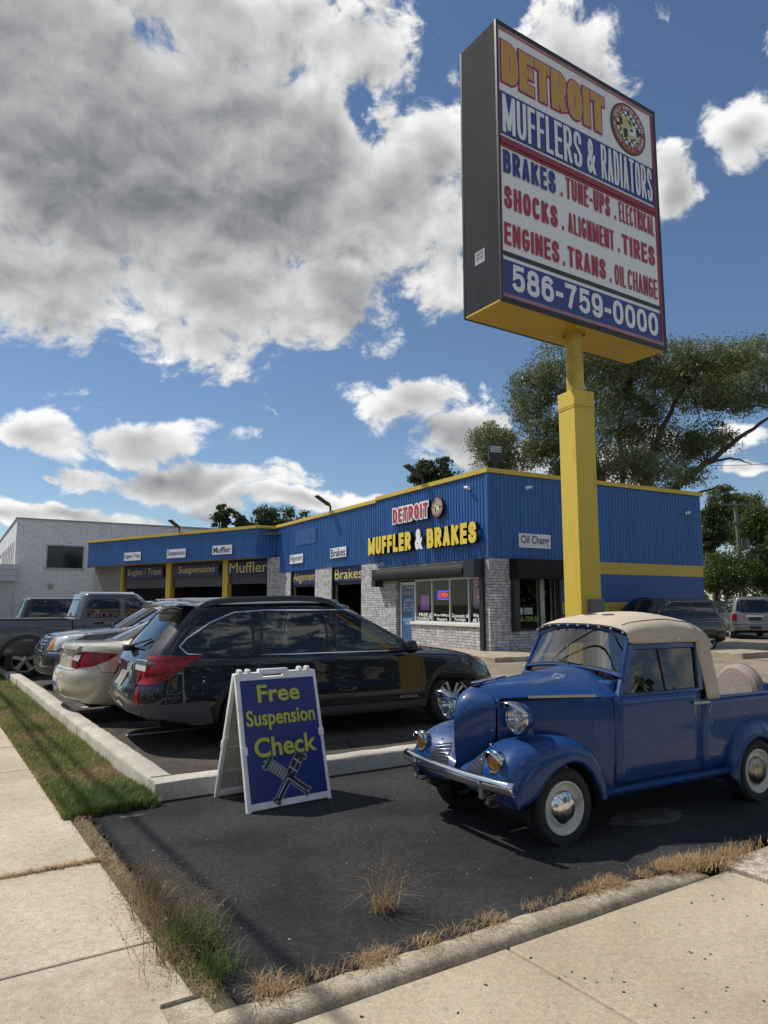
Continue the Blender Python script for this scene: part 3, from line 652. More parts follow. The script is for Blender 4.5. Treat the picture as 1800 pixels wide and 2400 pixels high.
# raised walk round the shop
mb = MB(); M2 = ME
mb.box((-1.5, -2.1, -.05), (11.5, -.03, .13), 0, M2, .02); mb.box((-1.5, -.028, -.05), (-.005, 5.6, .128), 0, M2, .02); structure(mb.build('shop_walk', M_kerbd))
# ---------------- things fixed to the shop
def wsign(name, label, cat, group, o, u, n, w, h, d, body, lw, lh, bold=.01, mats=None, lx=None, ly=None, spacing=1.0):
    mb = MB(); rect(mb, o, u, UP, n, 0, 0, w, h, 0, 0, d); t = mb.build(name, mats[0]); tag(t, label, cat, group)
    mb = MB(); text(mb, body, o, u, UP, n, (w - lw) / 2 if lx is None else lx, (h - lh) / 2 if ly is None else ly, lw, lh, bold, 0, d + .004, spacing=spacing); mb.build('lettering', mats[1], t); return t
def FW(y, z, off=.055): return CB + E1 * y - E2 * off + UP * z
uF = -E1; nFw = -E2
WB = (M_vinyl, pm('dark_blue_vinyl', (.03, .035, .09), .5))
G1 = 'white service boards on the blue fascia'
wsign('service_board', 'white board reading Brakes on the blue fascia', 'sign', G1, FW(10.95, 3.48), uF, nFw, 1.52, .43, .03, 'Brakes', 1.38, .34, .018, WB)
wsign('service_board', 'white board reading Alignment, on the blue fascia', 'sign', G1, FW(15.58, 3.46), uF, nFw, 1.60, .43, .03, 'Alignment', 1.5, .36, .008, WB)
def WW(s, z, off=.06): return W0 + WD * s + WN * off + UP * z
wsign('service_board', 'white board reading Engine / Trans on the blue fascia', 'sign', G1, WW(11.15, 4.09), -WD, WN, 1.62, .49, .03, 'Engine / Trans', 1.5, .32, .012, WB)
wsign('service_board', 'white board reading Suspension on the blue fascia', 'sign', G1, WW(7.08, 4.10), -WD, WN, 1.63, .49, .03, 'Suspension', 1.52, .37, .012, WB)
wsign('service_board', 'white board reading Muffler, right of the Suspension board', 'sign', G1, WW(3.23, 4.14), -WD, WN, 1.52, .48, .03, 'Muffler', 1.36, .33, .018, WB)
wsign('service_board', 'white board reading Oil Chang on the shaded side wall', 'sign', G1, CB + E2 * 1.12 - E1 * .055 + UP * 3.25, E2, -E1, 1.29, .44, .03, 'Oil Chang', 1.14, .33, .018, WB)
# ghost of a removed sign on the fascia
NB = (M_navy, M_yellet); G2 = 'navy banners above the service bays'
bb = [('Brakes', 10.95, 8.23, 2.48, .62, 2.55, .48), ('Alignment', 15.55, 12.76, 2.5, .60, 2.6, .5)]
wsign('bay_banner', 'navy banner reading Brakes in yellow over the bay left of the shop entrance', 'banner', G2, CB + E1 * 10.95 + E2 * .1 + UP * 2.47, uF, nFw, 2.7, .62, .01, 'Brakes', 2.52, .43, .0, NB, lx=.12)
wsign('bay_banner', 'sagging navy banner reading Alignment in yellow over the narrow bay', 'banner', G2, CB + E1 * 15.6 + E2 * .1 + UP * 2.44, uF, nFw, 2.84, .62, .01, 'Alignment', 2.7, .52, -.01, NB, lx=.12)
wsign('bay_banner', 'navy banner reading Engine / Trans over the leftmost service bay', 'banner', G2, WW(12.3, 3.10, -.92), -WD, WN, 3.6, .62, .01, 'Engine / Trans', 3.2, .47, -.01, NB)
wsign('bay_banner', 'navy banner reading Suspension over the middle service bay', 'banner', G2, WW(7.75, 3.10, -.92), -WD, WN, 3.9, .64, .01, 'Suspension', 3.08, .50, .0, NB, lx=.5)
wsign('bay_banner', 'navy banner reading Muffler in tall yellow letters', 'banner', G2, WW(3.05, 3.14, -.92), -WD, WN, 3.05, .66, .01, 'Muffler', 2.85, .55, .0, NB)
# faded outline left by a removed board
mb = MB(); rect(mb, FW(15.0, 4.3, .048), uF, UP, nFw, 0, 0, 2.4, .75, 0, 0); mb.build('removed_sign_ghost', pm('faded_blue', (.021, .072, .24), .5, var=.25, vs=3)); o = bpy.data.objects['removed_sign_ghost']; o.name = 'fascia_stain'; o.parent = shop; o.matrix_parent_inverse = ME.inverted()
# channel letters
ch = thing('channel_letter_sign', 'raised yellow letters MUFFLER & BRAKES with white ampersand', 'sign', FW(0, 0, .075))
OO = (0, 0, 0)
mb = MB(); block(mb, 'MUFFLER', OO, uF, UP, nFw, -7.22, 3.39, 3.15, .66, .165, 0, .16, .15, 1, gap=.075); mb.build('lettering', [M_sigyel, M_sigblack], ch)
mb = MB(); text(mb, '&', OO, uF, UP, nFw, -3.80, 3.37, .5, .72, .05, 0, .16); text(mb, '&', OO, uF, UP, nFw, -3.83, 3.34, .56, .78, .07, 1, .06); mb.build('lettering', [M_sigwhite, M_sigblack], ch)
mb = MB(); block(mb, 'BRAKES', OO, uF, UP, nFw, -3.05, 3.37, 2.76, .66, .165, 0, .16, .15, 1, gap=.075); mb.build('lettering', [M_sigyel, M_sigblack], ch)
mb = MB(); rect(mb, OO, uF, UP, nFw, -7.0, 3.60, 6.4, .18, 0, -.02, .03); mb.build('raceway', M_blackpl, ch)
ch2 = thing('channel_letter_sign', 'raised red letters DETROIT with a white outline', 'sign', FW(0, 0, .075))
mb = MB(); block(mb, 'DETROIT', OO, uF, UP, nFw, -5.38, 4.46, 2.34, .50, .105, 0, .11, .10, 1, grow=.058, gap=.085); block(mb, 'DETROIT', OO, uF, UP, nFw, -5.38, 4.46, 2.34, .50, .105, 2, .125, gap=.085); mb.build('lettering', [M_sigwhite, M_sigblack, M_sigred], ch2)
# round emblem used on both the fascia and the pole sign
def emblem(mb, o, u, v, n, r, l0=0.0):
    """ring with lettering, chequered field, hound's head and a flared pipe; mats: 0 black 1 gold 2 red 3 white 4 olive yellow"""
    o, u, v, n = map(Vector, (o, u, v, n))
    def disc(rad, mi, l): mb.poly([o + u * (rad * math.cos(2 * math.pi * k / 48)) + v * (rad * math.sin(2 * math.pi * k / 48)) + n * (l0 + l) for k in range(48)], mi)
    disc(r, 0, .0); disc(r * .935, 1, .002); disc(r * .92, 2, .004); disc(r * .685, 1, .006); disc(r * .67, 3, .008)
    q = r * .67; k = 9; c = 2 * q / k
    for i in range(k):
        for j in range(k):
            if (i + j) % 2: continue
            for a in range(4):
                for b in range(4):
                    x0, y0 = -q + i * c + a * c / 4, -q + j * c + b * c / 4
                    if math.hypot(x0 + c / 8, y0 + c / 8) < q - c / 12: rect(mb, o, u, v, n, x0, y0, c / 4, c / 4, 0, l0 + .010)
    def arc(s, a0, a1, rad, h, mi, inward=False):
        m = len(s)
        for i, chx in enumerate(s):
            if chx == ' ': continue
            a = R(a0 + (a1 - a0) * (i + .5) / m); rv = u * math.cos(a) + v * math.sin(a)
            tv = (u * math.sin(a) - v * math.cos(a)) * (1 if not inward else -1); up = rv * (1 if not inward else -1)
            w = abs(R(a1 - a0)) * rad / m * .78; w2 = w * (.3 if chx == 'I' else .5 if chx == '.' else 1)
            hh = h * (.2 if chx == '.' else 1)
            text(mb, chx, o + rv * rad, tv, up, n, -w2 / 2, -h / 2, w2, hh, .03, mi, l0 + .009)
    arc('DETROIT MUFFLER & BRAKES', 165, 8, r * .80, r * .15, 3); arc('MUFFLER', -8, -52, r * .80, r * .13, 3); arc('RADIATOR', 235, 178, r * .80, r * .13, 3); arc('D.M.B.', 242, 298, r * .79, r * .17, 1, True)
    def shp(P, mi, l): mb.poly([o + u * (x * r) + v * (y * r) + n * (l0 + l) for x, y in P], mi)
    shp([(-.52, .34), (-.36, .42), (-.1, .45), (.12, .40), (.24, .25), (.22, .05), (.42, .18), (.6, .1), (.62, -.2), (.45, -.32), (.2, -.3), (.0, -.38), (-.3, -.5), (-.42, -.38), (-.46, -.1), (-.56, .1)], 4, .012)
    shp([(-.56, .30), (-.40, .34), (-.36, .05), (-.50, -.02)], 0, .014); shp([(-.1, .36), (.1, .3), (.16, .1), (.0, .2)], 0, .014); shp([(-.34, -.08), (-.1, -.04), (-.12, -.4), (-.3, -.44)], 0, .014)
    shp([(-.05, .0), (.12, .02), (.4, .14), (.5, .0), (.42, -.16), (.1, -.26), (-.05, -.2)], 3, .014); shp([(.02, -.02), (.2, .04), (.2, -.06), (.02, -.1)], 0, .016)
    mb.poly([o + u * (r * (.48 + .11 * math.cos(t))) + v * (r * (.0 + .17 * math.sin(t))) + n * (l0 + .018) for t in [2 * math.pi * i / 16 for i in range(16)]], 0)
    shp([(-.28, .3), (-.12, .3), (-.14, .22), (-.28, .22)], 1, .014)
EM = [M_sigblack, pm('sign_gold', (.62, .42, .14), .4), pm('sign_dark_red', (.36, .045, .04), .4), M_sigwhite, pm('sign_olive', (.62, .58, .22), .4)]
mb = MB(); mb.lathe([(.0, .10), (.345, .10), (.345, 0), (.0, 0)], FW(2.53, 4.72, .05), nFw, 40); em = mb.build('round_emblem_sign', M_sigblack, ang=30)
tag(em, 'round chequered emblem sign after the word DETROIT on the fascia', 'sign')
mb = MB(); emblem(mb, FW(2.53, 4.72, .05), uF, UP, nFw, .345, .104); mb.build('emblem_face', EM, em)
# wiring tray beside the letters
mb = MB(); mb.box((-.16, .22, 3.55), (-.05, .42, 3.75), bev=.008); jb = mb.build('junction_box', M_blue); jb.matrix_world = ME; tag(jb, 'small blue junction box beside the last letter of BRAKES', 'junction box')
# posters and neon sign inside the window
def inpane(name, label, cat, y0, y1, z0, z1, m, x=.105):
    mb = MB(); mb.box((x, y1, z0), (x + .006, y0, z1)); t = mb.build(name, m); t.matrix_world = ME; return tag(t, label, cat)
pr = inpane('poster', 'small purple poster above the FREE TOWING lettering', 'poster', 3.97, 3.45, 1.32, 1.82, pm('purple_print', (.42, .10, .58), .5))
mb = MB(); T1('All credit', 3.85, 3.55, 1.7, 1.74, .104); T1('welcome', 3.82, 3.58, 1.58, 1.64, .104); T1('apply now', 3.82, 3.6, 1.46, 1.5, .104); child(mb.build('lettering', pm('orange_print', (.7, .38, .12), .5)), pr)
pp = inpane('poster', 'tall purple poster of a smiling person behind the rightmost window pane', 'poster', .93, .40, 1.38, 2.32, pm('purple_print_dark', (.40, .12, .50), .5))
mb = MB(); P2 = lambda pts, mi, l: mb.poly([(.104 - l, y, z) for y, z in pts], mi)
ell = lambda cy, cz, ry, rz, n=20, a0=0, a1=360: [(cy - ry * math.cos(R(a0 + (a1 - a0) * i / n)), cz + rz * math.sin(R(a0 + (a1 - a0) * i / n))) for i in range(n)]
P2([(.90, 1.385), (.84, 1.55), (.74, 1.62), (.58, 1.62), (.48, 1.55), (.42, 1.385)], 0, .001); P2(ell(.66, 1.66, .08, .10), 1, .002); P2(ell(.66, 1.92, .155, .19), 2, .003); P2(ell(.66, 1.82, .135, .20), 1, .004)
P2(ell(.71, 1.85, .022, .010), 2, .005); P2(ell(.61, 1.85, .022, .010), 2, .005); P2(ell(.66, 1.735, .06, .028, 20), 3, .005); P2([(.672, 1.79), (.648, 1.79), (.66, 1.84)], 4, .005)
child(mb.build('portrait', [pm('print_denim', (.10, .15, .19), .5), pm('print_skin', (.42, .25, .17), .5), pm('print_hair', (.02, .015, .012), .5), M_sigwhite, pm('print_skin_shade', (.33, .18, .12), .5)]), pp)
mb = MB(); T1('All credit', .86, .46, 2.2, 2.27, .104); T1('welcome', .88, .44, 2.1, 2.17, .104); child(mb.build('lettering', pm('orange_print', (.7, .38, .12), .5)), pp)
mb = MB(); M_neonb = pm('neon_blue', (.02, .02, .2), .4, emit=(.08, .05, 1.0), es=2.2); M_neonr = pm('neon_red', (.3, .02, .02), .4, emit=(1, .08, .03), es=2.0)
rr4 = [( .115, 2.93, 1.72), (.115, 2.90, 1.68), (.115, 2.28, 1.68), (.115, 2.25, 1.72), (.115, 2.25, 1.90), (.115, 2.28, 1.94), (.115, 2.90, 1.94), (.115, 2.93, 1.90), (.115, 2.93, 1.72)]
mb.box((.13, 2.22, 1.65), (.135, 2.96, 1.97), 2); mb.tube(rr4, .014, 8, 0); ns = mb.build('neon_sign', [M_neonb, M_neonr, M_sigblack]); ns.matrix_world = ME; tag(ns, 'lit neon sign spelling OPEN in red inside a blue border', 'neon sign')
mb = MB(); T1('OPEN', 2.84, 2.34, 1.73, 1.89, .112, .0); child(mb.build('lettering', M_neonr), ns)
# roof flood lights and cameras
def flood(label, p, az, lens_only=False):
    t = thing('flood_light', label, 'flood light', p, az, 'flood lights on the shop roof', .82)
    mb = MB(); mb.tube([(0, 0, -.15), (0, 0, .24)], .055, 10); mb.tube([(0, 0, .24), (-.05, 0, .32), (-.16, 0, .36)], [.06, .065, .06], 10); mb.build('bracket', M_blackpl, t)
    Mx = Matrix.Translation((-.12, 0, .34)) @ Matrix.Rotation(R(30), 4, 'Y')
    mb = MB(); mb.box((-.85, -.20, -.03), (.02, .20, .06), 0, Mx, .02)
    for k in range(6): mb.box((-.30 + k * .05, -.15, .051), (-.28 + k * .05, .15, .075), 0, Mx)
    mb.build('housing', M_blackpl, t)
    mb = MB()
    for k in range(2): mb.box((-.74 + k * .22, -.14, -.027), (-.55 + k * .22, .14, -.0205), 0, Mx)
    mb.build('led_panel', pm('led_panel', (.5, .5, .48), .3), t); return t
flood('black flood light on the roof edge over the Brakes board', FW(11.04, 5.56, .06), RB)
flood('black flood light on the roof edge over the word DETROIT', FW(3.55, 5.64, .06), RB)
flood('black flood light on the roof over the Suspension board', WW(6.1, 5.53, .05), math.atan2(-WN.y, -WN.x))
t = thing('flood_light', 'square black flood light on the roof corner facing the street', 'flood light', CB + E2 * .40 + E1 * .1 + UP * 5.62, RB - R(15), 'flood lights on the shop roof')
mb = MB(); mb.tube([(0, 0, 0), (0, 0, .32)], .04, 8); mb.build('bracket', M_blackpl, t)
mb = MB(); mb.box((-.22, -.06, .30), (.22, .06, .78), 0, None, .015); mb.build('housing', M_blackpl, t)
mb = MB()
for k in range(3): mb.box((-.19, -.067, .56 + k * .07), (.19, -.061, .61 + k * .07))
mb.build('led_panel', pm('led_panel', (.5, .5, .48), .3), t)
def cctv(label, p, n, s):
    t = thing('security_camera', label, 'security camera', p, math.atan2(n.y, n.x), 'white security cameras on the shop')
    mb = MB(); mb.lathe([(0, .02), (.05, .02), (.05, 0)], (0, 0, 0), (1, 0, 0), 14); mb.tube([(0, 0, 0), (.1, 0, -.02), (.12, s * .05, .0)], .015, 8); mb.build('mount', M_white, t)
    mb = MB(); d = Vector((.25, s * .9, -.15)).normalized(); c = Vector((.13, s * .02, .02)); mb.lathe([(0, -.12), (.045, -.12), (.048, .14), (.05, .17), (.0, .17)], c, d, 14); mb.build('body', M_white, t)
cctv('white security camera above the letters of BRAKES', FW(.85, 5.12, .045), -E2, 1)
cctv('white security camera on the shaded side wall over the Oil Chang board', CB + E2 * 1.52 - E1 * .045 + UP * 5.12, -E1, -1)
cctv('small white security camera at the far end of the shaded side wall', CB + E2 * 9.05 - E1 * .045 + UP * 4.8, -E1, -1)
# ================================================================== WHITE BUILDING
WBp = Vector((-24.9, 48.0, 0)); wb = thing('block_building', 'tall white painted block building beyond the blue shop', 'building', WBp, R(31.0))
mb = MB(); H0 = 7.28
mb.box((0, .3, 0), (30, .6 + .0, H0)) if False else None
mb.box((0.0, 0, 0), (30, .35, 3.0)); mb.box((0, 0, 3.002), (1.95, .35, 5.55)); mb.box((4.3, 0, 3.002), (30, .35, 5.55)); mb.box((0, .001, 5.552), (30, .35, H0)); mb.box((1.952, .0, 3.002), (4.298, .35, 4.02))
mb.build('wall', M_whiteblk, wb)
mb = MB(); mb.box((.002, .352, 0), (.35, 1.2, H0)); mb.box((.002, 1.2, 0), (.35, 24, 4.2)); mb.box((.002, 1.2, 5.9), (.35, 24, H0))
for k in range(8): mb.box((.003, 2.1 + k * 2.0, 4.2), (.35, 3.0 + k * 2.0, 5.9))
mb.build('wall', M_whiteblk, wb)
mb = MB(); mb.box((-.08, -.08, H0), (30, .3, H0 + .10)); mb.box((-.08, .302, H0), (.3, 24, H0 + .098)); mb.build('coping', pm('grey_coping', (.35, .36, .38), .6, var=.15), wb)
mb = MB(); mb.box((.12, 1.2, 4.25), (.16, 17, 5.88)); mb.box((1.96, .14, 4.03), (4.29, .18, 5.54)); mb.build('window_pane', pm('dark_window', (.012, .014, .017), .15), wb)
mb = MB(); mb.box((1.80, -.06, 3.88), (4.45, .12, 4.02), bev=.015); mb.box((1.90, -.03, 4.022), (1.98, .10, 5.54)); mb.box((4.27, -.03, 4.022), (4.35, .10, 5.54)); mb.box((1.9, -.04, 5.541), (4.35, .10, 5.62)); mb.build('window_frame', pm('grey_sill', (.42, .43, .45), .7, var=.1), wb)
mb = MB(); st5 = [(.26 * (1 if i % 2 == 0 else .4) * math.sin(i * math.pi / 5), .30 * (1 if i % 2 == 0 else .4) * math.cos(i * math.pi / 5)) for i in range(10)]
mb.prism(st5, (2.3, 0, 2.75), (1, 0, .12), (-.12, 0, 1), (0, -1, 0), .01, .05); mb.build('wall_star', pm('wall_star', (.30, .31, .33), .7), wb)
mb = MB(); mb.box((.36, .36, 6.6), (30, 24, 6.7)); mb.build('roof', M_gravel, wb)
# low siding annex at its near corner
an = thing('siding_annex', 'low annex with pale lapped siding at the corner of the white block building', 'building', WBp + Vector((-.1, -.1, 0)), R(31.0))
sid = pm('pale_siding', (.5, .51, .54), .6, var=.06)
mb = MB()
for k in range(3): mb.prism([(0, 3.05 + k * .37), (-.05, 3.05 + k * .37), (-.01, 3.41 + k * .37), (0, 3.41 + k * .37)], (-5, -.9, 0), (0, 1, 0), (0, 0, 1), (1, 0, 0), 0, 5.25)
mb.box((-5, -.9, 3.05), (.25, .1, 4.15)); mb.build('fascia', sid, an)
mb = MB()
mb.box((-5, -.55, 0), (-1.75, -.4, 3.05)); mb.box((-.75, -.55, 0), (.12, -.4, 3.05)); mb.box((-1.75, -.55, 0), (-.75, -.4, .9)); mb.box((-1.75, -.55, 2.55), (-.75, -.4, 3.05)); mb.box((.0, -.4, 0), (.12, .05, 3.05))
for k in range(12): mb.box((-5, -.56, .2 + k * .24), (-1.9, -.551, .21 + k * .24)); mb.box((-.6, -.56, .2 + k * .24), (.12, -.551, .21 + k * .24))
mb.build('wall', sid, an)
mb = MB(); mb.box((-1.85, -.60, .82), (-.65, -.56, .9)); mb.box((-1.85, -.60, 2.5), (-.65, -.56, 2.62)); mb.box((-1.85, -.60, .9), (-1.75, -.56, 2.5)); mb.box((-.75, -.60, .9), (-.65, -.56, 2.5)); wfr = mb.build('window_frame', M_sigwhite, an)
mb = MB(); mb.box((-1.75, -.5, .9), (-.75, -.48, 2.5)); mb.build('window_pane', pm('dark_window', (.012, .014, .017), .15), an)
# ================================================================== POLE SIGN
SP = Vector((1.219, 7.0, 0)); SW, STH, SB, ST = 2.73, .617, 4.64, 7.835
ps = thing('pole_sign', 'tall double faced advertising sign on a yellow pole with black cabinet', 'pole sign', (2.2, 7.93, 0), math.atan2(KV.y, KV.x))
PL = (Matrix.Translation((2.2, 7.93, 0)) @ Matrix.Rotation(math.atan2(KV.y, KV.x), 4, 'Z')).inverted() @ SP   # face's lower left corner in sign space
x0, y0 = PL.x, PL.y
M_cab = pm('dark_grey_cabinet', (.034, .036, .042), .85, var=.12, vs=5, stretch=(1, 1, .15), spec=.15)
M_yside = pm('yellow_underside', (.60, .40, .03), .5, var=.10, vs=2)
mb = MB(); mb.box((x0, y0 + .03, SB + .004), (x0 + SW, y0 + STH - .03, ST), 0); mb.build('cabinet', M_cab, ps)
mb = MB()
for zz in (): mb.box((x0 - .003, y0 + .03, zz), (x0 - .0002, y0 + STH - .03, zz + .008))
mb = MB(); mb.box((x0 + .002, y0 + .032, SB - .02), (x0 + SW - .002, y0 + STH - .032, SB + .002)); mb.build('cabinet_underside', M_yside, ps)
mb = MB()
for yy in (y0, y0 + STH - .029):
    mb.box((x0 - .003, yy, ST - .05), (x0 + SW + .003, yy + .029, ST + .003)); mb.box((x0 - .003, yy, SB - .022), (x0 + SW + .003, yy + .029, SB + .03))
    mb.box((x0 - .003, yy, SB + .03), (x0 + .02, yy + .029, ST - .05)); mb.box((x0 + SW - .045, yy, SB + .03), (x0 + SW + .003, yy + .029, ST - .05))
mb.build('black_frame', M_sigblack, ps)
M_sred = pm('sign_trim_red', (.30, .035, .055), .4, var=.1); M_pink = pm('sunfaded_trim', (.42, .20, .20), .5, var=.2); M_sblue = pm('sign_blue', (.025, .05, .24), .35); M_gold = pm('sign_orange', (.60, .34, .05), .4); M_spink = pm('sign_letter_red', (.42, .03, .06), .4)
M_panel = pm('sign_panel_white', (.86, .86, .84), .35, var=.02, vs=1)
M_band = pm('sign_green_black', (.02, .03, .025), .4)
for sgn, fy, dx in ((1, y0 + .012, 1), (-1, y0 + STH - .012, -1)):
    if sgn == 1: o, u, n = Vector((x0, fy, 0)), Vector((1, 0, 0)), Vector((0, -1, 0))
    else: o, u, n = Vector((x0 + SW, fy, 0)), Vector((-1, 0, 0)), Vector((0, 1, 0))
    v = UP
    mb = MB(); rect(mb, o, u, v, n, .02, SB + .03, SW - .06, ST - SB - .08, 0, .0)                       # white panel
    rect(mb, o, u, v, n, .02, ST - .085, SW - .06, .035, 1, 0, .010); rect(mb, o, u, v, n, .02, SB + .03, SW - .06, .04, 1, 0, .010)
    rect(mb, o, u, v, n, SW - .085, SB + .07, .04, ST - SB - .155, 2, 0, .010); rect(mb, o, u, v, n, .02, SB + .07, .012, ST - SB - .155, 2, 0, .010)
    rect(mb, o, u, v, n, .034, 6.51, SW - .121, .505, 3, .003); rect(mb, o, u, v, n, .034, 6.365, SW - .121, .11, 2, 0, .014); rect(mb, o, u, v, n, .034, 6.395, SW - .121, .05, 2, .014, .010)
    rect(mb, o, u, v, n, .034, 5.125, SW - .121, .055, 4, .003); rect(mb, o, u, v, n, .034, 4.715, SW - .121, .37, 3, .003)
    face = mb.build('sign_face', [M_panel, M_pink, M_sred, M_sblue, M_band], ps)
    mb = MB()
    def tx(s, x, z, w, h, bold, mi, lift=.006): text(mb, s, o, u, v, n, x, z, w, h, bold, mi, lift)
    bk = lambda t_, x, z, w, h, t, mi, lift=.006, **k: block(mb, t_, o, u, v, n, x, z, w, h, t, mi, lift, **k)
    bk('DETROIT', .085, 7.145, 1.64, .46, .088, 1, .005, grow=.036, gap=.045); bk('DETROIT', .085, 7.145, 1.64, .46, .088, 0, .009, grow=.012, gap=.045); bk('DETROIT', .085, 7.145, 1.64, .46, .088, 2, .013, grow=.005, gap=.045)
    bk('MUFFLERS', .07, 6.54, 1.24, .445, .05, 3, gap=.022); tx('&', 1.40, 6.54, .16, .445, .04, 3); bk('RADIATORS', 1.65, 6.545, .955, .445, .038, 3, gap=.018)
    bk('BRAKES', .065, 6.07, .79, .265, .047, 4); bk('TUNE-UPS', 1.02, 6.085, .755, .26, .034, 1); bk('ELECTRICAL', 1.94, 6.09, .66, .255, .026, 1)
    bk('SHOCKS', .07, 5.67, .80, .255, .046, 1); bk('ALIGNMENT', 1.04, 5.675, .78, .25, .031, 1); bk('TIRES', 1.97, 5.685, .62, .255, .046, 1)
    bk('ENGINES', .06, 5.255, .815, .25, .041, 1); bk('TRANS', 1.015, 5.265, .635, .245, .043, 1); bk('OIL', 1.81, 5.255, .20, .255, .028, 1); bk('CHANGE', 2.05, 5.255, .56, .255, .028, 1)
    for xx, zz in ((.935, 6.08), (1.85, 6.085), (.94, 5.675), (1.895, 5.685), (.935, 5.25), (1.72, 5.26)): rect(mb, o, u, v, n, xx, zz, .03, .05, 1, .006)
    bk('586-759-0000', .15, 4.765, 2.43, .29, .056, 3)
    mb.build('lettering', [M_sigwhite, M_spink, M_gold, M_panel, M_sblue], face)
    mb = MB(); emblem(mb, o + u * 2.19 + v * 7.385, u, v, n, .335, .006); mb.build('emblem', EM, face)
mb = MB(); mb.box((x0 - .004, y0 + .25, 5.15), (x0 - .0005, y0 + .41, 5.30)); text(mb, 'SIGNS', (x0 - .004, y0 + .41, 0), (0, -1, 0), UP, (-1, 0, 0), .02, 5.25, .12, .03, 0, 1, .001); text(mb, 'SERVICE', (x0 - .004, y0 + .41, 0), (0, -1, 0), UP, (-1, 0, 0), .02, 5.20, .12, .03, 0, 1, .001)
mb.build('sticker', [pm('grey_sticker', (.35, .36, .38), .5), M_cab], ps)
M_pole = pm('weathered_yellow_paint', (.68, .49, .062), .5, col2=(.34, .20, .04), vs=11, lo=.60, hi=.86, stretch=(1, 1, .16), bump=.06, bs=25)
M_pipe = pm('stained_yellow_pipe', (.42, .28, .04), .5, col2=(.64, .46, .07), vs=3, lo=.35, hi=.6)
mb = MB(); mb.lathe([(.098, 3.8), (.098, SB - .02)], (0, 0, 0), UP, 28); mb.lathe([(.13, SB - .045), (.13, SB - .021), (.098, SB - .021)], (0, 0, 0), UP, 28); mb.build('pipe', M_pipe, ps)
va = math.atan2(.963, .267) - math.atan2(KV.y, KV.x)
Mx = Matrix.Rotation(va + R(45 - 5), 4, 'Z'); a = .14
mb = MB(); mb.box((-a, -a, -.05), (a, a, 3.72), 0, Mx, .006); mb.box((-a - .004, -a - .004, 3.722), (a + .004, a + .004, 3.90), 0, Mx, .006)
for zz in (3.70,): mb.box((-a - .006, -a - .006, zz), (a + .006, a + .006, zz + .012), 0, Mx)
mb.build('sleeve', M_pole, ps)
mbx = MB(); mbx.box((-a - .1, -a - .1, -.05), (a + .1, a + .1, .09), 0, Mx, .02); mbx.build('footing', M_kerbd, ps)
eb = thing('electrical_box', 'small grey electrical box on the side of the yellow pole', 'electrical box', (2.2, 7.93, 1.36), math.atan2(KV.y, KV.x) + va + R(40))
mb = MB(); mb.box((-a - .075, -.06 - .06, .0), (-a - .002, .12 - .06, .20), 0, None, .01); eb2 = mb.build('case', pm('grey_enamel', (.16, .165, .17), .5, var=.1), eb)
mb = MB(); mb.tube([(-a - .03, 0, 0), (-a - .03, 0, -1.3)], .014, 8); mb.build('conduit', M_greypl, eb)
# ================================================================== A-FRAME SIGN
af_a = Vector((-.975, 5.335, .008)); af_b = Vector((-.407, 5.763, .008)); af_c = Vector((-1.324, 5.884, .008))
e = (af_b - af_a); AW = .715; e.normalize(); back = (af_c - af_a); back = (back - e * back.dot(e)); spread = .60
afo = af_a + e * (AW / 2); nn = Vector((e.y, -e.x, 0))   # towards the viewer
af = thing('a_frame_sign', 'white plastic A-frame sign with a blue Free Suspension Check poster', 'sign', afo - nn * (spread / 2), math.atan2(e.y, e.x))
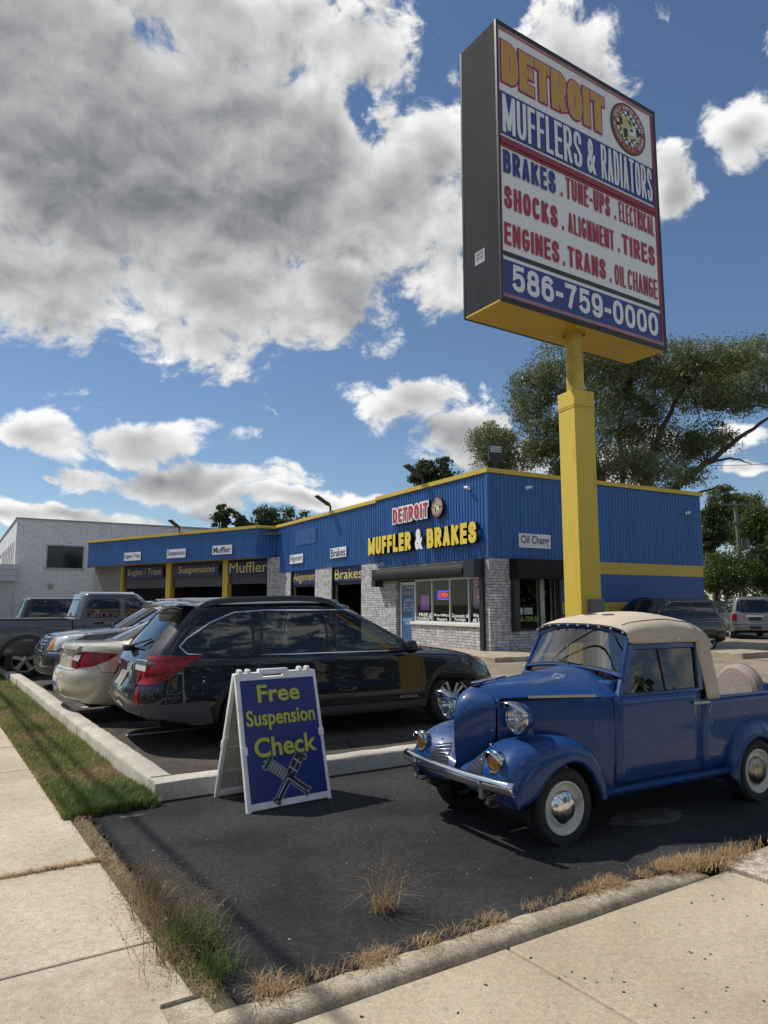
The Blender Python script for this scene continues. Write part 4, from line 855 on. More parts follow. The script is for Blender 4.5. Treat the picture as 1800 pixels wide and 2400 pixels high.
# local: x along width, -y towards viewer
M_afw = pm('scuffed_white_plastic', (.82, .81, .78), .5, var=.1, vs=6, bump=.05, bs=30)
M_afi = pm('dusty_plastic_inside', (.50, .46, .40), .6, var=.12, vs=7)
h = .965
def leaf(sg):
    o = Vector((-AW / 2, -sg * spread / 2, 0)); top = Vector((-AW / 2, -sg * .028, h)); up = (top - o).normalized(); Lh = (top - o).length
    n = Vector((1, 0, 0)).cross(up) * sg
    return o, up, n, Lh
for sg, nm in ((1, 'front_leaf'), (-1, 'rear_leaf')):
    o, up, n, Lh = leaf(sg); u = Vector((1, 0, 0)); D = .035
    mb = MB(); t = .0
    Mx = Matrix((( u.x, up.x, n.x, o.x), (u.y, up.y, n.y, o.y), (u.z, up.z, n.z, o.z), (0, 0, 0, 1)))
    fl = .035
    mb.box((0, 0, -D), (fl, Lh, 0), 0, Mx, .006); mb.box((AW - .03, 0, -D), (AW, Lh, 0), 0, Mx, .006)
    mb.box((fl - .01, .012, -D), (AW - .02, .062, -.001), 0, Mx, .006)
    mb.box((fl - .01, .94, -D), (.235, Lh + .003, -.001), 0, Mx, .006); mb.box((.435, .94, -D), (AW - .02, Lh + .003, -.001), 0, Mx, .006); mb.box((.23, .94, -D), (.44, Lh - .035, -.0012), 0, Mx, .006)
    # carrying handle
    mb.box((.205, Lh - .012, -D), (.465, Lh + .028, -.0008), 0, Mx, .008)
    mb.box((fl - .01, .05, -.02), (AW - .02, .95, -.012), 1, Mx)
    for k in range(4): mb.box((.05, .2 + k * .2, -.034), (AW - .05, .225 + k * .2, -.019), 1, Mx, .004)
    for xx in (.03, .1, .56, .63): mb.box((xx, Lh - .02, -.05), (xx + .035, Lh + .035, -.004), 0, Mx, .008)
    mb.box((-.004, .40, -.01), (.045, .46, .006), 0, Mx, .004); mb.box((AW - .045, .48, -.01), (AW + .002, .54, .006), 0, Mx, .004)
    if sg == -1: mb.lathe([(0, .008), (.018, .008), (.02, 0)], Mx @ Vector((.02, .5, -D)), -n, 14)
    lf = mb.build(nm, [M_afw, M_afi], af)
    if True:
        mb = MB(); P0, PU, PV, PN = o, u, up, n
        if sg == -1: P0, PU = o + u * AW, -u
        R4 = lambda x, y, w, hh, mi, l: rect(mb, P0, PU, PV, PN, x, y, w, hh, mi, l)
        R4(.036, .062, .648, .885, 0, .0005); poster = mb.build('poster', pm('blue_poster', (.012, .025, .17), .35, var=.12, vs=2), lf)
        mb = MB(); tt = lambda s, x, y, w, hh, b, mi, l: text(mb, s, P0, PU, PV, PN, x, y, w, hh, b, mi, l)
        for (s, x, y, w, hh) in (('Free', .168, .772, .372, .135), ('Suspension', .055, .565, .60, .155), ('Check', .098, .37, .54, .145)):
            tt(s, x - .006, y - .006, w + .012, hh + .012, .045, 1, .0015); tt(s, x, y, w, hh, .025, 0, .003)
        mb.build('lettering', [pm('poster_yellow', (.52, .52, .08), .45), M_sigblack], poster)
        mb = MB()
        def strut(cx, cy, ang, coil):
            c, s = math.cos(ang), math.sin(ang)
            def q(x, y, w, hh, mi, l):
                P = [(x, y), (x + w, y), (x + w, y + hh), (x, y + hh)]
                mb.poly([P0 + PU * (cx + a * c - b * s) + PV * (cy + a * s + b * c) + PN * l for a, b in P], mi)
            q(-.205, -.042, .19, .084, 0, .0013); q(-.22, -.06, .035, .12, 0, .0013); q(-.02, -.03, .21, .06, 0, .0013); q(.18, -.04, .03, .08, 0, .0013)
            q(-.212, -.052, .02, .104, 1, .002); q(-.01, -.022, .19, .044, 1, .002); q(.184, -.032, .018, .064, 1, .002); q(.0, -.012, .17, .01, 2, .0026); q(.186, -.01, .01, .02, 2, .0026)
            if coil:
                for k in range(7): q(-.188 + k * .026, -.036, .014, .072, 1, .002); q(-.186 + k * .026, -.03, .005, .06, 2, .0026)
            else:
                q(-.19, -.036, .165, .072, 1, .002); q(-.15, -.036, .012, .072, 2, .0026); q(-.08, -.036, .012, .072, 2, .0026); q(-.17, .0, .13, .006, 2, .0026)
            q(-.235, -.05, .02, .014, 0, .0013); q(-.235, .03, .02, .014, 0, .0013); q(-.24, -.012, .025, .014, 0, .0013)
        strut(.36, .205, R(-38), True); strut(.36, .20, R(180 + 52), False)
        mb.build('strut_picture', [pm('poster_grey', (.33, .33, .34), .5), M_sigblack, pm('poster_light_grey', (.45, .45, .46), .5)], poster)
# ================================================================== VEHICLES
def inpoly(x, y, P):
    c = False; n = len(P); j = n - 1
    for i in range(n):
        xi, yi = P[i]; xj, yj = P[j]
        if (yi > y) != (yj > y) and x < (xj - xi) * (y - yi) / (yj - yi + 1e-12) + xi: c = not c
        j = i
    return c
def shrink(P, d):
    """inset (d>0) a simple polygon by moving vertices along the mean edge normal"""
    n = len(P); A = sum(P[i][0] * P[(i + 1) % n][1] - P[(i + 1) % n][0] * P[i][1] for i in range(n)); sg = 1 if A > 0 else -1; out = []
    for i in range(n):
        p0, p1, p2 = (Vector(P[(i + k) % n]) for k in (-1, 0, 1))
        a = (p1 - p0).normalized(); b = (p2 - p1).normalized(); na = Vector((-a.y, a.x)) * sg; nb = Vector((-b.y, b.x)) * sg
        m = na + nb; k = m.length
        if k < .3: m = na; f = 1
        else: m /= k; f = min(2.0, 1 / max(.4, m.dot(na)))
        q = p1 + m * (d * f); out.append((q.x, q.y))
    return out
def densify(P, s):
    out = []; n = len(P)
    for i in range(n):
        a, b = Vector(P[i]), Vector(P[(i + 1) % n]); k = max(1, int((b - a).length / s))
        for j in range(k): q = a.lerp(b, j / k); out.append((q.x, q.y))
    return out
def rnd(P, r=.3, it=2):
    """corner cutting"""
    for _ in range(it):
        o = []; n = len(P)
        for i in range(n):
            a, b = P[i], P[(i + 1) % n]
            o.append((a[0] * (1 - r) + b[0] * r, a[1] * (1 - r) + b[1] * r)); o.append((a[0] * r + b[0] * (1 - r), a[1] * r + b[1] * (1 - r)))
        P = o
    return P
def patch(mb, P, d, bvh, off=.004, thick=0.0, s=.06, hole=None, mi=0, far=6.0, smooth=True):
    """a plate that follows the surface under it: outline P (2-D, seen along direction d), lifted off by off"""
    d = Vector(d).normalized(); u = Vector((d.y, -d.x, 0)).normalized() if abs(d.z) < .95 else Vector((1, 0, 0)); v = d.cross(u) * -1
    if v.z < 0: v = -v
    O = densify(P, s); V = [Vector(p) for p in O]; E = [(i, (i + 1) % len(O)) for i in range(len(O))]
    H = None
    if hole:
        H = densify(hole, s); b0 = len(V); V += [Vector(p) for p in H]; E += [(b0 + i, b0 + (i + 1) % len(H)) for i in range(len(H))]
    xs = [p[0] for p in P]; ys = [p[1] for p in P]; x = min(xs) + s / 2
    while x < max(xs):
        y = min(ys) + s / 2
        while y < max(ys):
            if inpoly(x, y, P) and not (hole and inpoly(x, y, hole)): V.append(Vector((x, y)))
            y += s
        x += s
    vo, eo, fo, *_ = delaunay_2d_cdt(V, E, [], 0, 1e-5)
    pts = []; nrm = []
    for q in vo:
        o = u * q.x + v * q.y - d * far
        hit, nn, _, _ = bvh.ray_cast(o, d)
        if hit is None:
            hit, nn, _, _ = bvh.find_nearest(u * q.x + v * q.y - d * 1.0)
        if nn.dot(d) > 0: nn = -nn
        pts.append(hit + (nn * .5 - d * .5).normalized() * off); nrm.append(nn)
    fs = []
    for f in fo:
        c = sum((vo[i] for i in f), Vector((0, 0))) / len(f)
        if inpoly(c.x, c.y, P) and not (hole and inpoly(c.x, c.y, hole)):
            a, b, c3 = (pts[f[0]], pts[f[1]], pts[f[2]])
            fs.append(tuple(f) if (b - a).cross(c3 - a).dot(d) < 0 else tuple(reversed(f)))
    base = len(mb.v); mb.add(pts, fs, mi, smooth)
    if thick:
        cnt = {}
        for f in fs:
            for i in range(len(f)): e = (f[i], f[(i + 1) % len(f)]); cnt.setdefault(tuple(sorted(e)), []).append(e)
        bk = [p + d * thick for p in pts]; sk = []
        k = len(pts)
        for kk, es in cnt.items():
            if len(es) == 1: a, b = es[0]; sk.append((b, a, a + k, b + k))
        mb.add(pts + bk, sk, mi, False)
def flat(pts, d):
    d = Vector(d).normalized(); u = Vector((d.y, -d.x, 0)).normalized(); v = d.cross(u) * -1
    if v.z < 0: v = -v
    return [(Vector(p).dot(u), Vector(p).dot(v)) for p in pts]
def ringgrid(levels, cols):
    rows = []
    for c in cols: rows.append([c(k) for k in range(levels)])
    return rows
M_tyre = pm('tyre_rubber', (.02, .02, .021), .8, var=.25, vs=6, bump=.15, bs=60)
def make_wheel(root, x, y, R_, w, side, style='alloy', mats=None, rim=None, steel=None):
    """side: +1 left, -1 right; part 'wheel' is the tyre, the rim is its sub-part"""
    rim = rim or R_ * .68; key = (R_, w, style)
    ax = (0, side, 0); h = w / 2
    mb = MB(); prof = [(rim * .93, -h * .85), (rim * 1.02, -h * .92), (R_ * .92, -h), (R_ * .985, -h * .8), (R_, -h * .35), (R_, h * .35), (R_ * .985, h * .8), (R_ * .92, h), (rim * 1.06, h * .95), (rim, h * .86), (rim * .95, h * .6)]
    mb.lathe(prof, (0, 0, 0), ax, 44, 0)
    t = mb.build('wheel', M_tyre, root, ang=50); t.location = (x, y, R_)
    mb = MB(); mb.lathe([(rim * .99, h * .70), (rim * .985, h * .86), (rim * .93, h * .84), (rim * .88, h * .3), (rim * .86, -h * .5)], (0, 0, 0), ax, 44)
    mb.lathe([(rim * .86, -h * .3), (.0, -h * .3)], (0, 0, 0), ax, 32, 1)
    if style == 'alloy':
        mb.lathe([(rim * .22, h * .45), (rim * .20, h * .78), (.0, h * .82)], (0, 0, 0), ax, 24)
        for k in range(10):
            a = 2 * math.pi * k / 10 + (.10 if k % 2 else -.10); c, s_ = math.cos(a), math.sin(a); rd = Vector((c, 0, s_)); tg = Vector((-s_, 0, c)); A = Vector(ax)
            p = [rd * (rim * .17), rd * (rim * .93)]; w0, w1 = rim * .055, rim * .085
            q = [p[0] - tg * w0, p[1] - tg * w1, p[1] + tg * w1, p[0] + tg * w0]
            mb.prism([(i.dot(rd), i.dot(tg)) for i in q], (0, 0, 0), rd, tg, A, h * .35, h * .72)
    elif style == 'five':
        mb.lathe([(rim * .25, h * .45), (rim * .22, h * .75), (.0, h * .8)], (0, 0, 0), ax, 24)
        for k in range(5):
            a = 2 * math.pi * k / 5 + .3; rd = Vector((math.cos(a), 0, math.sin(a))); tg = Vector((-math.sin(a), 0, math.cos(a)))
            mb.prism([(rim * .15, -rim * .12), (rim * .93, -rim * .19), (rim * .93, rim * .19), (rim * .15, rim * .12)], (0, 0, 0), rd, tg, Vector(ax), h * .3, h * .7)
    mb.build('rim', [mats or M_alu, M_darkhole], t, ang=40)
    return t
def car(name, label, cat, loc, rz, sc, P, group=None):
    root = thing(name, label, cat, loc, rz, group, sc)
    xr, xf, W = P['xr'], P['xf'], P['W']; rx, fx_, er, ef = P.get('rx', .45), P.get('fx', .75), P.get('er', 3.2), P.get('ef', 2.6)
    Rw, Ra = P['Rw'], P['Ra']; ws = P['axles']; zs = lambda x: slerp(P['zs'], x); zl = lambda x: slerp(P['zlow'], x)
    lv = P['levels']   # (z, dW, dxr, dxf, margin)
    def zlo(x):
        z = zl(x)
        for xw in ws:
            dx = abs(x - xw)
            if dx < Ra: z = max(z, Rw + math.sqrt(Ra * Ra - dx * dx) * P.get('archs', 1.0) - P.get('archd', .0))
        return z
    side = set(); x0, x1 = xr + rx, xf - fx_
    n = 46
    for i in range(n + 1): side.add(round(x0 + (x1 - x0) * i / n, 4))
    for xw in ws:
        for a in range(0, 181, 9):
            q = xw + Ra * 1.0005 * math.cos(R(a))
            if x0 < q < x1: side.add(round(q, 4))
    side = sorted(side)
    NA = 14
    cols = [('r', math.pi / 2 * i / NA) for i in range(NA)] + [('s', x) for x in side] + [('f', math.pi / 2 * (1 - i / NA)) for i in range(1, NA + 1)]
    def pl(c, dW, dxr, dxf):
        k, t = c; w = W + dW
        if k == 's': return t, w
        if k == 'r': return xr + dxr + (rx - dxr) * (1 - max(0, math.cos(t)) ** (2 / er)), w * math.sin(t) ** (2 / er)
        return xf + dxf - (fx_ + dxf) * (1 - max(0, math.cos(t)) ** (2 / ef)), w * math.sin(t) ** (2 / ef)
    half = []
    for c in cols:
        col = []
        for (z, dW, dxr, dxf, mg) in lv:
            x, y = pl(c, dW, dxr, dxf); z2 = min(z, zs(x) - mg); z2 = max(z2, min(zlo(x), zs(x) - mg)); col.append(Vector((x, y, z2)))
        half.append(col)
    mb = MB()
    mb.grid(half, 0, True, flip=False); mb.grid([[Vector((p.x, -p.y, p.z)) for p in c] for c in half], 0, True, flip=True)
    # bonnet / deck skin
    m = 12; top = []
    for c in half:
        p = c[-1]; cz = slerp(P['crown'], p.x)
        top.append([Vector((p.x, p.y * t, p.z + cz * (1 - abs(t) ** 2.6))) for t in [1 - 2 * j / m for j in range(m + 1)]])
    gx = P.get('cabin', (99, 99))
    for a, b in zip(top, top[1:]):
        xm = (a[0].x + b[0].x) / 2; mb.grid([a, b], 1 if gx[0] < xm < gx[1] else 0, True, flip=False)
    body = mb.build('body', [P['paint'], P.get('inner', M_inside)], root, ang=P.get('ang', 32), merge=.0006, recalc=True)
    def tobvh(o):
        me = o.data; return BVHTree.FromPolygons([v.co.copy() for v in me.vertices], [tuple(p.vertices) for p in me.polygons])
    bv = tobvh(body)
    # underbody and wheel housings
    mb = MB(); zb = P.get('floor', .3)
    mb.box((xr + .35, -W + .30, zb - .1), (xf - .45, W - .30, zb + .25))
    mb.box((min(ws) + Ra, -W + .07, zb - .08), (max(ws) - Ra, W - .07, zb + .3)); mb.box((xr + .22, -W + .2, zb), (min(ws) - Ra - .02, W - .2, zb + .3)); mb.box((max(ws) + Ra + .02, -W + .25, zb), (xf - .4, W - .25, zb + .3))
    for xw in ws:
        for s in (1, -1):
            r = [[Vector((xw + (Ra + .012) * math.cos(R(a)), s * y, Rw + (Ra + .012) * P.get('archs', 1.0) * math.sin(R(a)) - P.get('archd', .0))) for a in range(-10, 191, 10)] for y in (W - .035, W - .42)]
            mb.grid(r, 0, False)
    mb.build('underbody', M_darkhole, root)
    for i, xw in enumerate(ws):
        for s in (1, -1): make_wheel(root, xw, s * (W - P.get('ww', .21) / 2 - .025), Rw, P.get('ww', .21), s, P.get('wstyle', 'alloy'), P.get('rimm'))
    # greenhouse
    G = P.get('gh')
    if G:
        z0, z1 = G['z0'], G['z1']; gW, tb = G['W'], G['tumb']; rg, fg, e2 = G.get('rg', .3), G.get('fg', .45), G.get('e', 2.8); ef2 = G.get('ef', 2.2)
        fr = lambda z: lerp(G['front'], z); rr_ = lambda z: lerp(G['rear'], z)
        NL = 15; zz = [z0 + (z1 - z0) * i / (NL - 1) for i in range(NL)]
        NB = 22; NS = 70
        gc = [('r', math.pi / 2 * i / NB) for i in range(NB)] + [('s', i / NS) for i in range(NS + 1)] + [('f', math.pi / 2 * (1 - i / NB)) for i in range(1, NB + 1)]
        edge = G.get('edge', .06)
        def gp(c, z, ins=0.0):
            w = gW - tb * (z - z0) - G.get('curve', .05) * ((z - z0) / (z1 - z0)) ** 3 - ins; a, b = rr_(z) + rg + ins, fr(z) - fg - ins; k, t = c
            if k == 's': return Vector((a + (b - a) * t, w, z))
            if k == 'r': return Vector((rr_(z) + ins + rg * (1 - max(0, math.cos(t)) ** (2 / e2)), w * math.sin(t) ** (2 / e2), z))
            return Vector((fr(z) - ins - fg * (1 - max(0, math.cos(t)) ** (2 / ef2)), w * math.sin(t) ** (2 / ef2), z))
        rise = lambda x: slerp(G['roof'], x) if 'roof' in G else 0.0     # roof edge height offset along x
        hv = []
        for c in gc:
            col = [gp(c, z) for z in zz]
            for p in col: p.z += rise(p.x) * ((p.z - z0) / (z1 - z0))
            hv.append(col)
        mb = MB(); mb.grid(hv, 0, True); mb.grid([[Vector((p.x, -p.y, p.z)) for p in c] for c in hv], 0, True, flip=True)
        # roof skin with rounded edge
        cr_ = G.get('crown', .06); tp = []
        for c in gc:
            p0 = gp(c, z1); r0 = rise(p0.x); inner = []
            for q in range(3):
                a = R(30 * (q + 1)); ins = edge * (1 - math.cos(a)); pz = edge * .55 * math.sin(a)
                pp = gp(c, z1, ins); inner.append(Vector((pp.x, pp.y, z1 + r0 + pz)))
            tp.append([Vector((p0.x, p0.y, z1 + r0))] + inner)
        mb.grid(tp, 0, True); mb.grid([[Vector((p.x, -p.y, p.z)) for p in c] for c in tp], 0, True, flip=True)
        rows = []
        for c in tp:
            p = c[-1]; rows.append([Vector((p.x, p.y * t, p.z + cr_ * (1 - abs(t) ** 2.2))) for t in [1 - 2 * j / 12 for j in range(13)]])
        mb.grid(rows, 0, True)
        # openings
        wins = G['wins']; keep = []; 
        gv = BVHTree.FromPolygons([Vector(p) for p in mb.v], [tuple(f) for f in mb.f])
        W2 = []
        for (nm, kind, poly, gm) in wins:
            if kind == 'side':
                for s in (1, -1): W2.append((nm, Vector((0, -s, 0)), flat([(x, 0, z) for x, z in poly], (0, -s, 0)), gm))
            elif kind == 'front': W2.append((nm, Vector((-1, 0, 0)), flat([(0, y, z) for y, z in poly], (-1, 0, 0)), gm))
            elif kind == 'rear': W2.append((nm, Vector((1, 0, 0)), flat([(0, y, z) for y, z in poly], (1, 0, 0)), gm))
        W3 = []
        for nm, d, P2, gm in W2:
            P3 = rnd(P2, G.get('rnd', .12), 2); W3.append((nm, d, P3, shrink(P3, G.get('ringw', .022)), gm))
        vs = [Vector(p) for p in mb.v]; nf, nm_, ns = [], [], []
        for f, m_, s_ in zip(mb.f, mb.m, mb.sm):
            c = sum((vs[i] for i in f), Vector()) / len(f); nv = (vs[f[1]] - vs[f[0]]).cross(vs[f[2]] - vs[f[0]])
            if nv.length < 1e-10: nv = (vs[f[2]] - vs[f[0]]).cross(vs[f[-1]] - vs[f[0]])
            nv = nv.normalized() if nv.length else Vector((0, 0, 1)); out = False
            for _, d, P3, P4, _g in W3:
                if abs(nv.dot(d)) < .25: continue
                side_ok = (c.y * d.y < 0) if abs(d.y) > .5 else ((c.x - (G['front'][-1][1] + G['rear'][-1][1]) / 2) * d.x < 0)
                if not side_ok: continue
                u = Vector((d.y, -d.x, 0)); q = (c.dot(u), c.z)
                if inpoly(q[0], q[1], shrink(P3, .004)): out = True; break
            if not out: nf.append(f); nm_.append(m_); ns.append(s_)
        mb.f, mb.m, mb.sm = nf, nm_, ns
        gh = mb.build('roof', P['paint'], root, ang=40, merge=.0006, recalc=True)
        for nm, d, P3, P4, gm in W3:
            a = MB(); patch(a, P3, d, gv, .003, .012, .07, hole=P4); fr_ = a.build('window_frame', G.get('trim', M_blackpl), root, ang=40)
            b = MB(); patch(b, shrink(P3, .012), d, gv, -.004, 0, .08); b.build(nm, gm, fr_, ang=60)
        root['_'] = 0; del root['_']
    else: gv = bv
    # interior
    for (x, y, z, w, d, hh) in P.get('seats', ()):
        mb = MB(); mb.box((x - .10, y - w / 2, z), (x + .06, y + w / 2, z + hh), bev=.04); mb.box((x - .09, y - .13, z + hh + .04), (x + .03, y + .13, z + hh + .22), bev=.04); mb.box((x, y - w / 2, z - .08), (x + .5, y + w / 2, z + .06), bev=.04)
        mb.build('seat', P.get('seatm', M_inside), root)
    if 'dash' in P:
        x, z = P['dash']; mb = MB(); mb.box((x - .12, -W + .18, z - .3), (x + .25, W - .18, z), bev=.05); mb.build('dashboard', M_blackpl, root)
        mb = MB(); ring = [(x - .28 + .10 * math.cos(t) * .3, .36 + .18 * math.sin(t), z + .0 + .18 * math.cos(t)) for t in [2 * math.pi * i / 24 for i in range(25)]]; mb.tube(ring, .014, 6, cap=False); mb.build('steering_wheel', M_blackpl, root)
    # surface pieces
    for spec in P.get('patches', ()):
        nm, m, kind, pts, off, th = spec[:6]; opt = spec[6] if len(spec) > 6 else {}
        bb = gv if opt.get('gh') else bv
        sides = (1, -1) if kind in ('side', 'rq', 'fq') else (0,)
        for s in sides:
            if kind == 'side': d = Vector((0, -s, 0)); pp = [(x, 0, z) for x, z in pts]
            elif kind == 'rear': d = Vector((1, 0, 0)); pp = [(0, y, z) for y, z in pts]
            elif kind == 'front': d = Vector((-1, 0, 0)); pp = [(0, y, z) for y, z in pts]
            elif kind == 'top': d = None
            elif kind == 'rq': d = Vector((1, -s * opt.get('k', 1.0), 0)).normalized(); pp = [(x, s * y, z) for x, y, z in pts]
            elif kind == 'fq': d = Vector((-1, -s * opt.get('k', 1.0), 0)).normalized(); pp = [(x, s * y, z) for x, y, z in pts]
            a = MB(); P2 = flat(pp, d)
            if opt.get('rnd'): P2 = rnd(P2, opt['rnd'], 2)
            hole = shrink(P2, opt['ring']) if opt.get('ring') else None
            patch(a, P2, d, bb, off, th, opt.get('s', .05), hole=hole); o = a.build(nm, m, root, ang=45)
            if opt.get('par'): pass
    return root, bv, gv
M_red = pm('tail_lamp_red', (.26, .004, .008), .25, coat=.35, spec=.3, var=.35, vs=18); M_lampw = pm('lamp_clear', (.62, .64, .66), .12, coat=1); M_amber = pm('lamp_amber', (.62, .20, .02), .15, coat=1)
M_reddark = pm('tail_lamp_dark', (.09, .002, .004), .2, coat=.4)
M_gap = pm('panel_gap', (.006, .006, .007), .7)
def gap(x0, z0, x1, z1, w=.007):
    d = Vector((x1 - x0, z1 - z0)).normalized(); n = Vector((-d.y, d.x)) * (w / 2)
    return [(x0 + n.x, z0 + n.y), (x1 + n.x, z1 + n.y), (x1 - n.x, z1 - n.y), (x0 - n.x, z0 - n.y)]
def ell2(cx, cy, rx, ry, n=20): return [(cx + rx * math.cos(2 * math.pi * i / n), cy + ry * math.sin(2 * math.pi * i / n)) for i in range(n)]
def paint(name, col, coat=1.0, metal=.0, rough=.4, flake=0.0): return pm(name, col, rough, metal, coat=coat, coatr=.02, var=flake, vs=300, spec=.15)
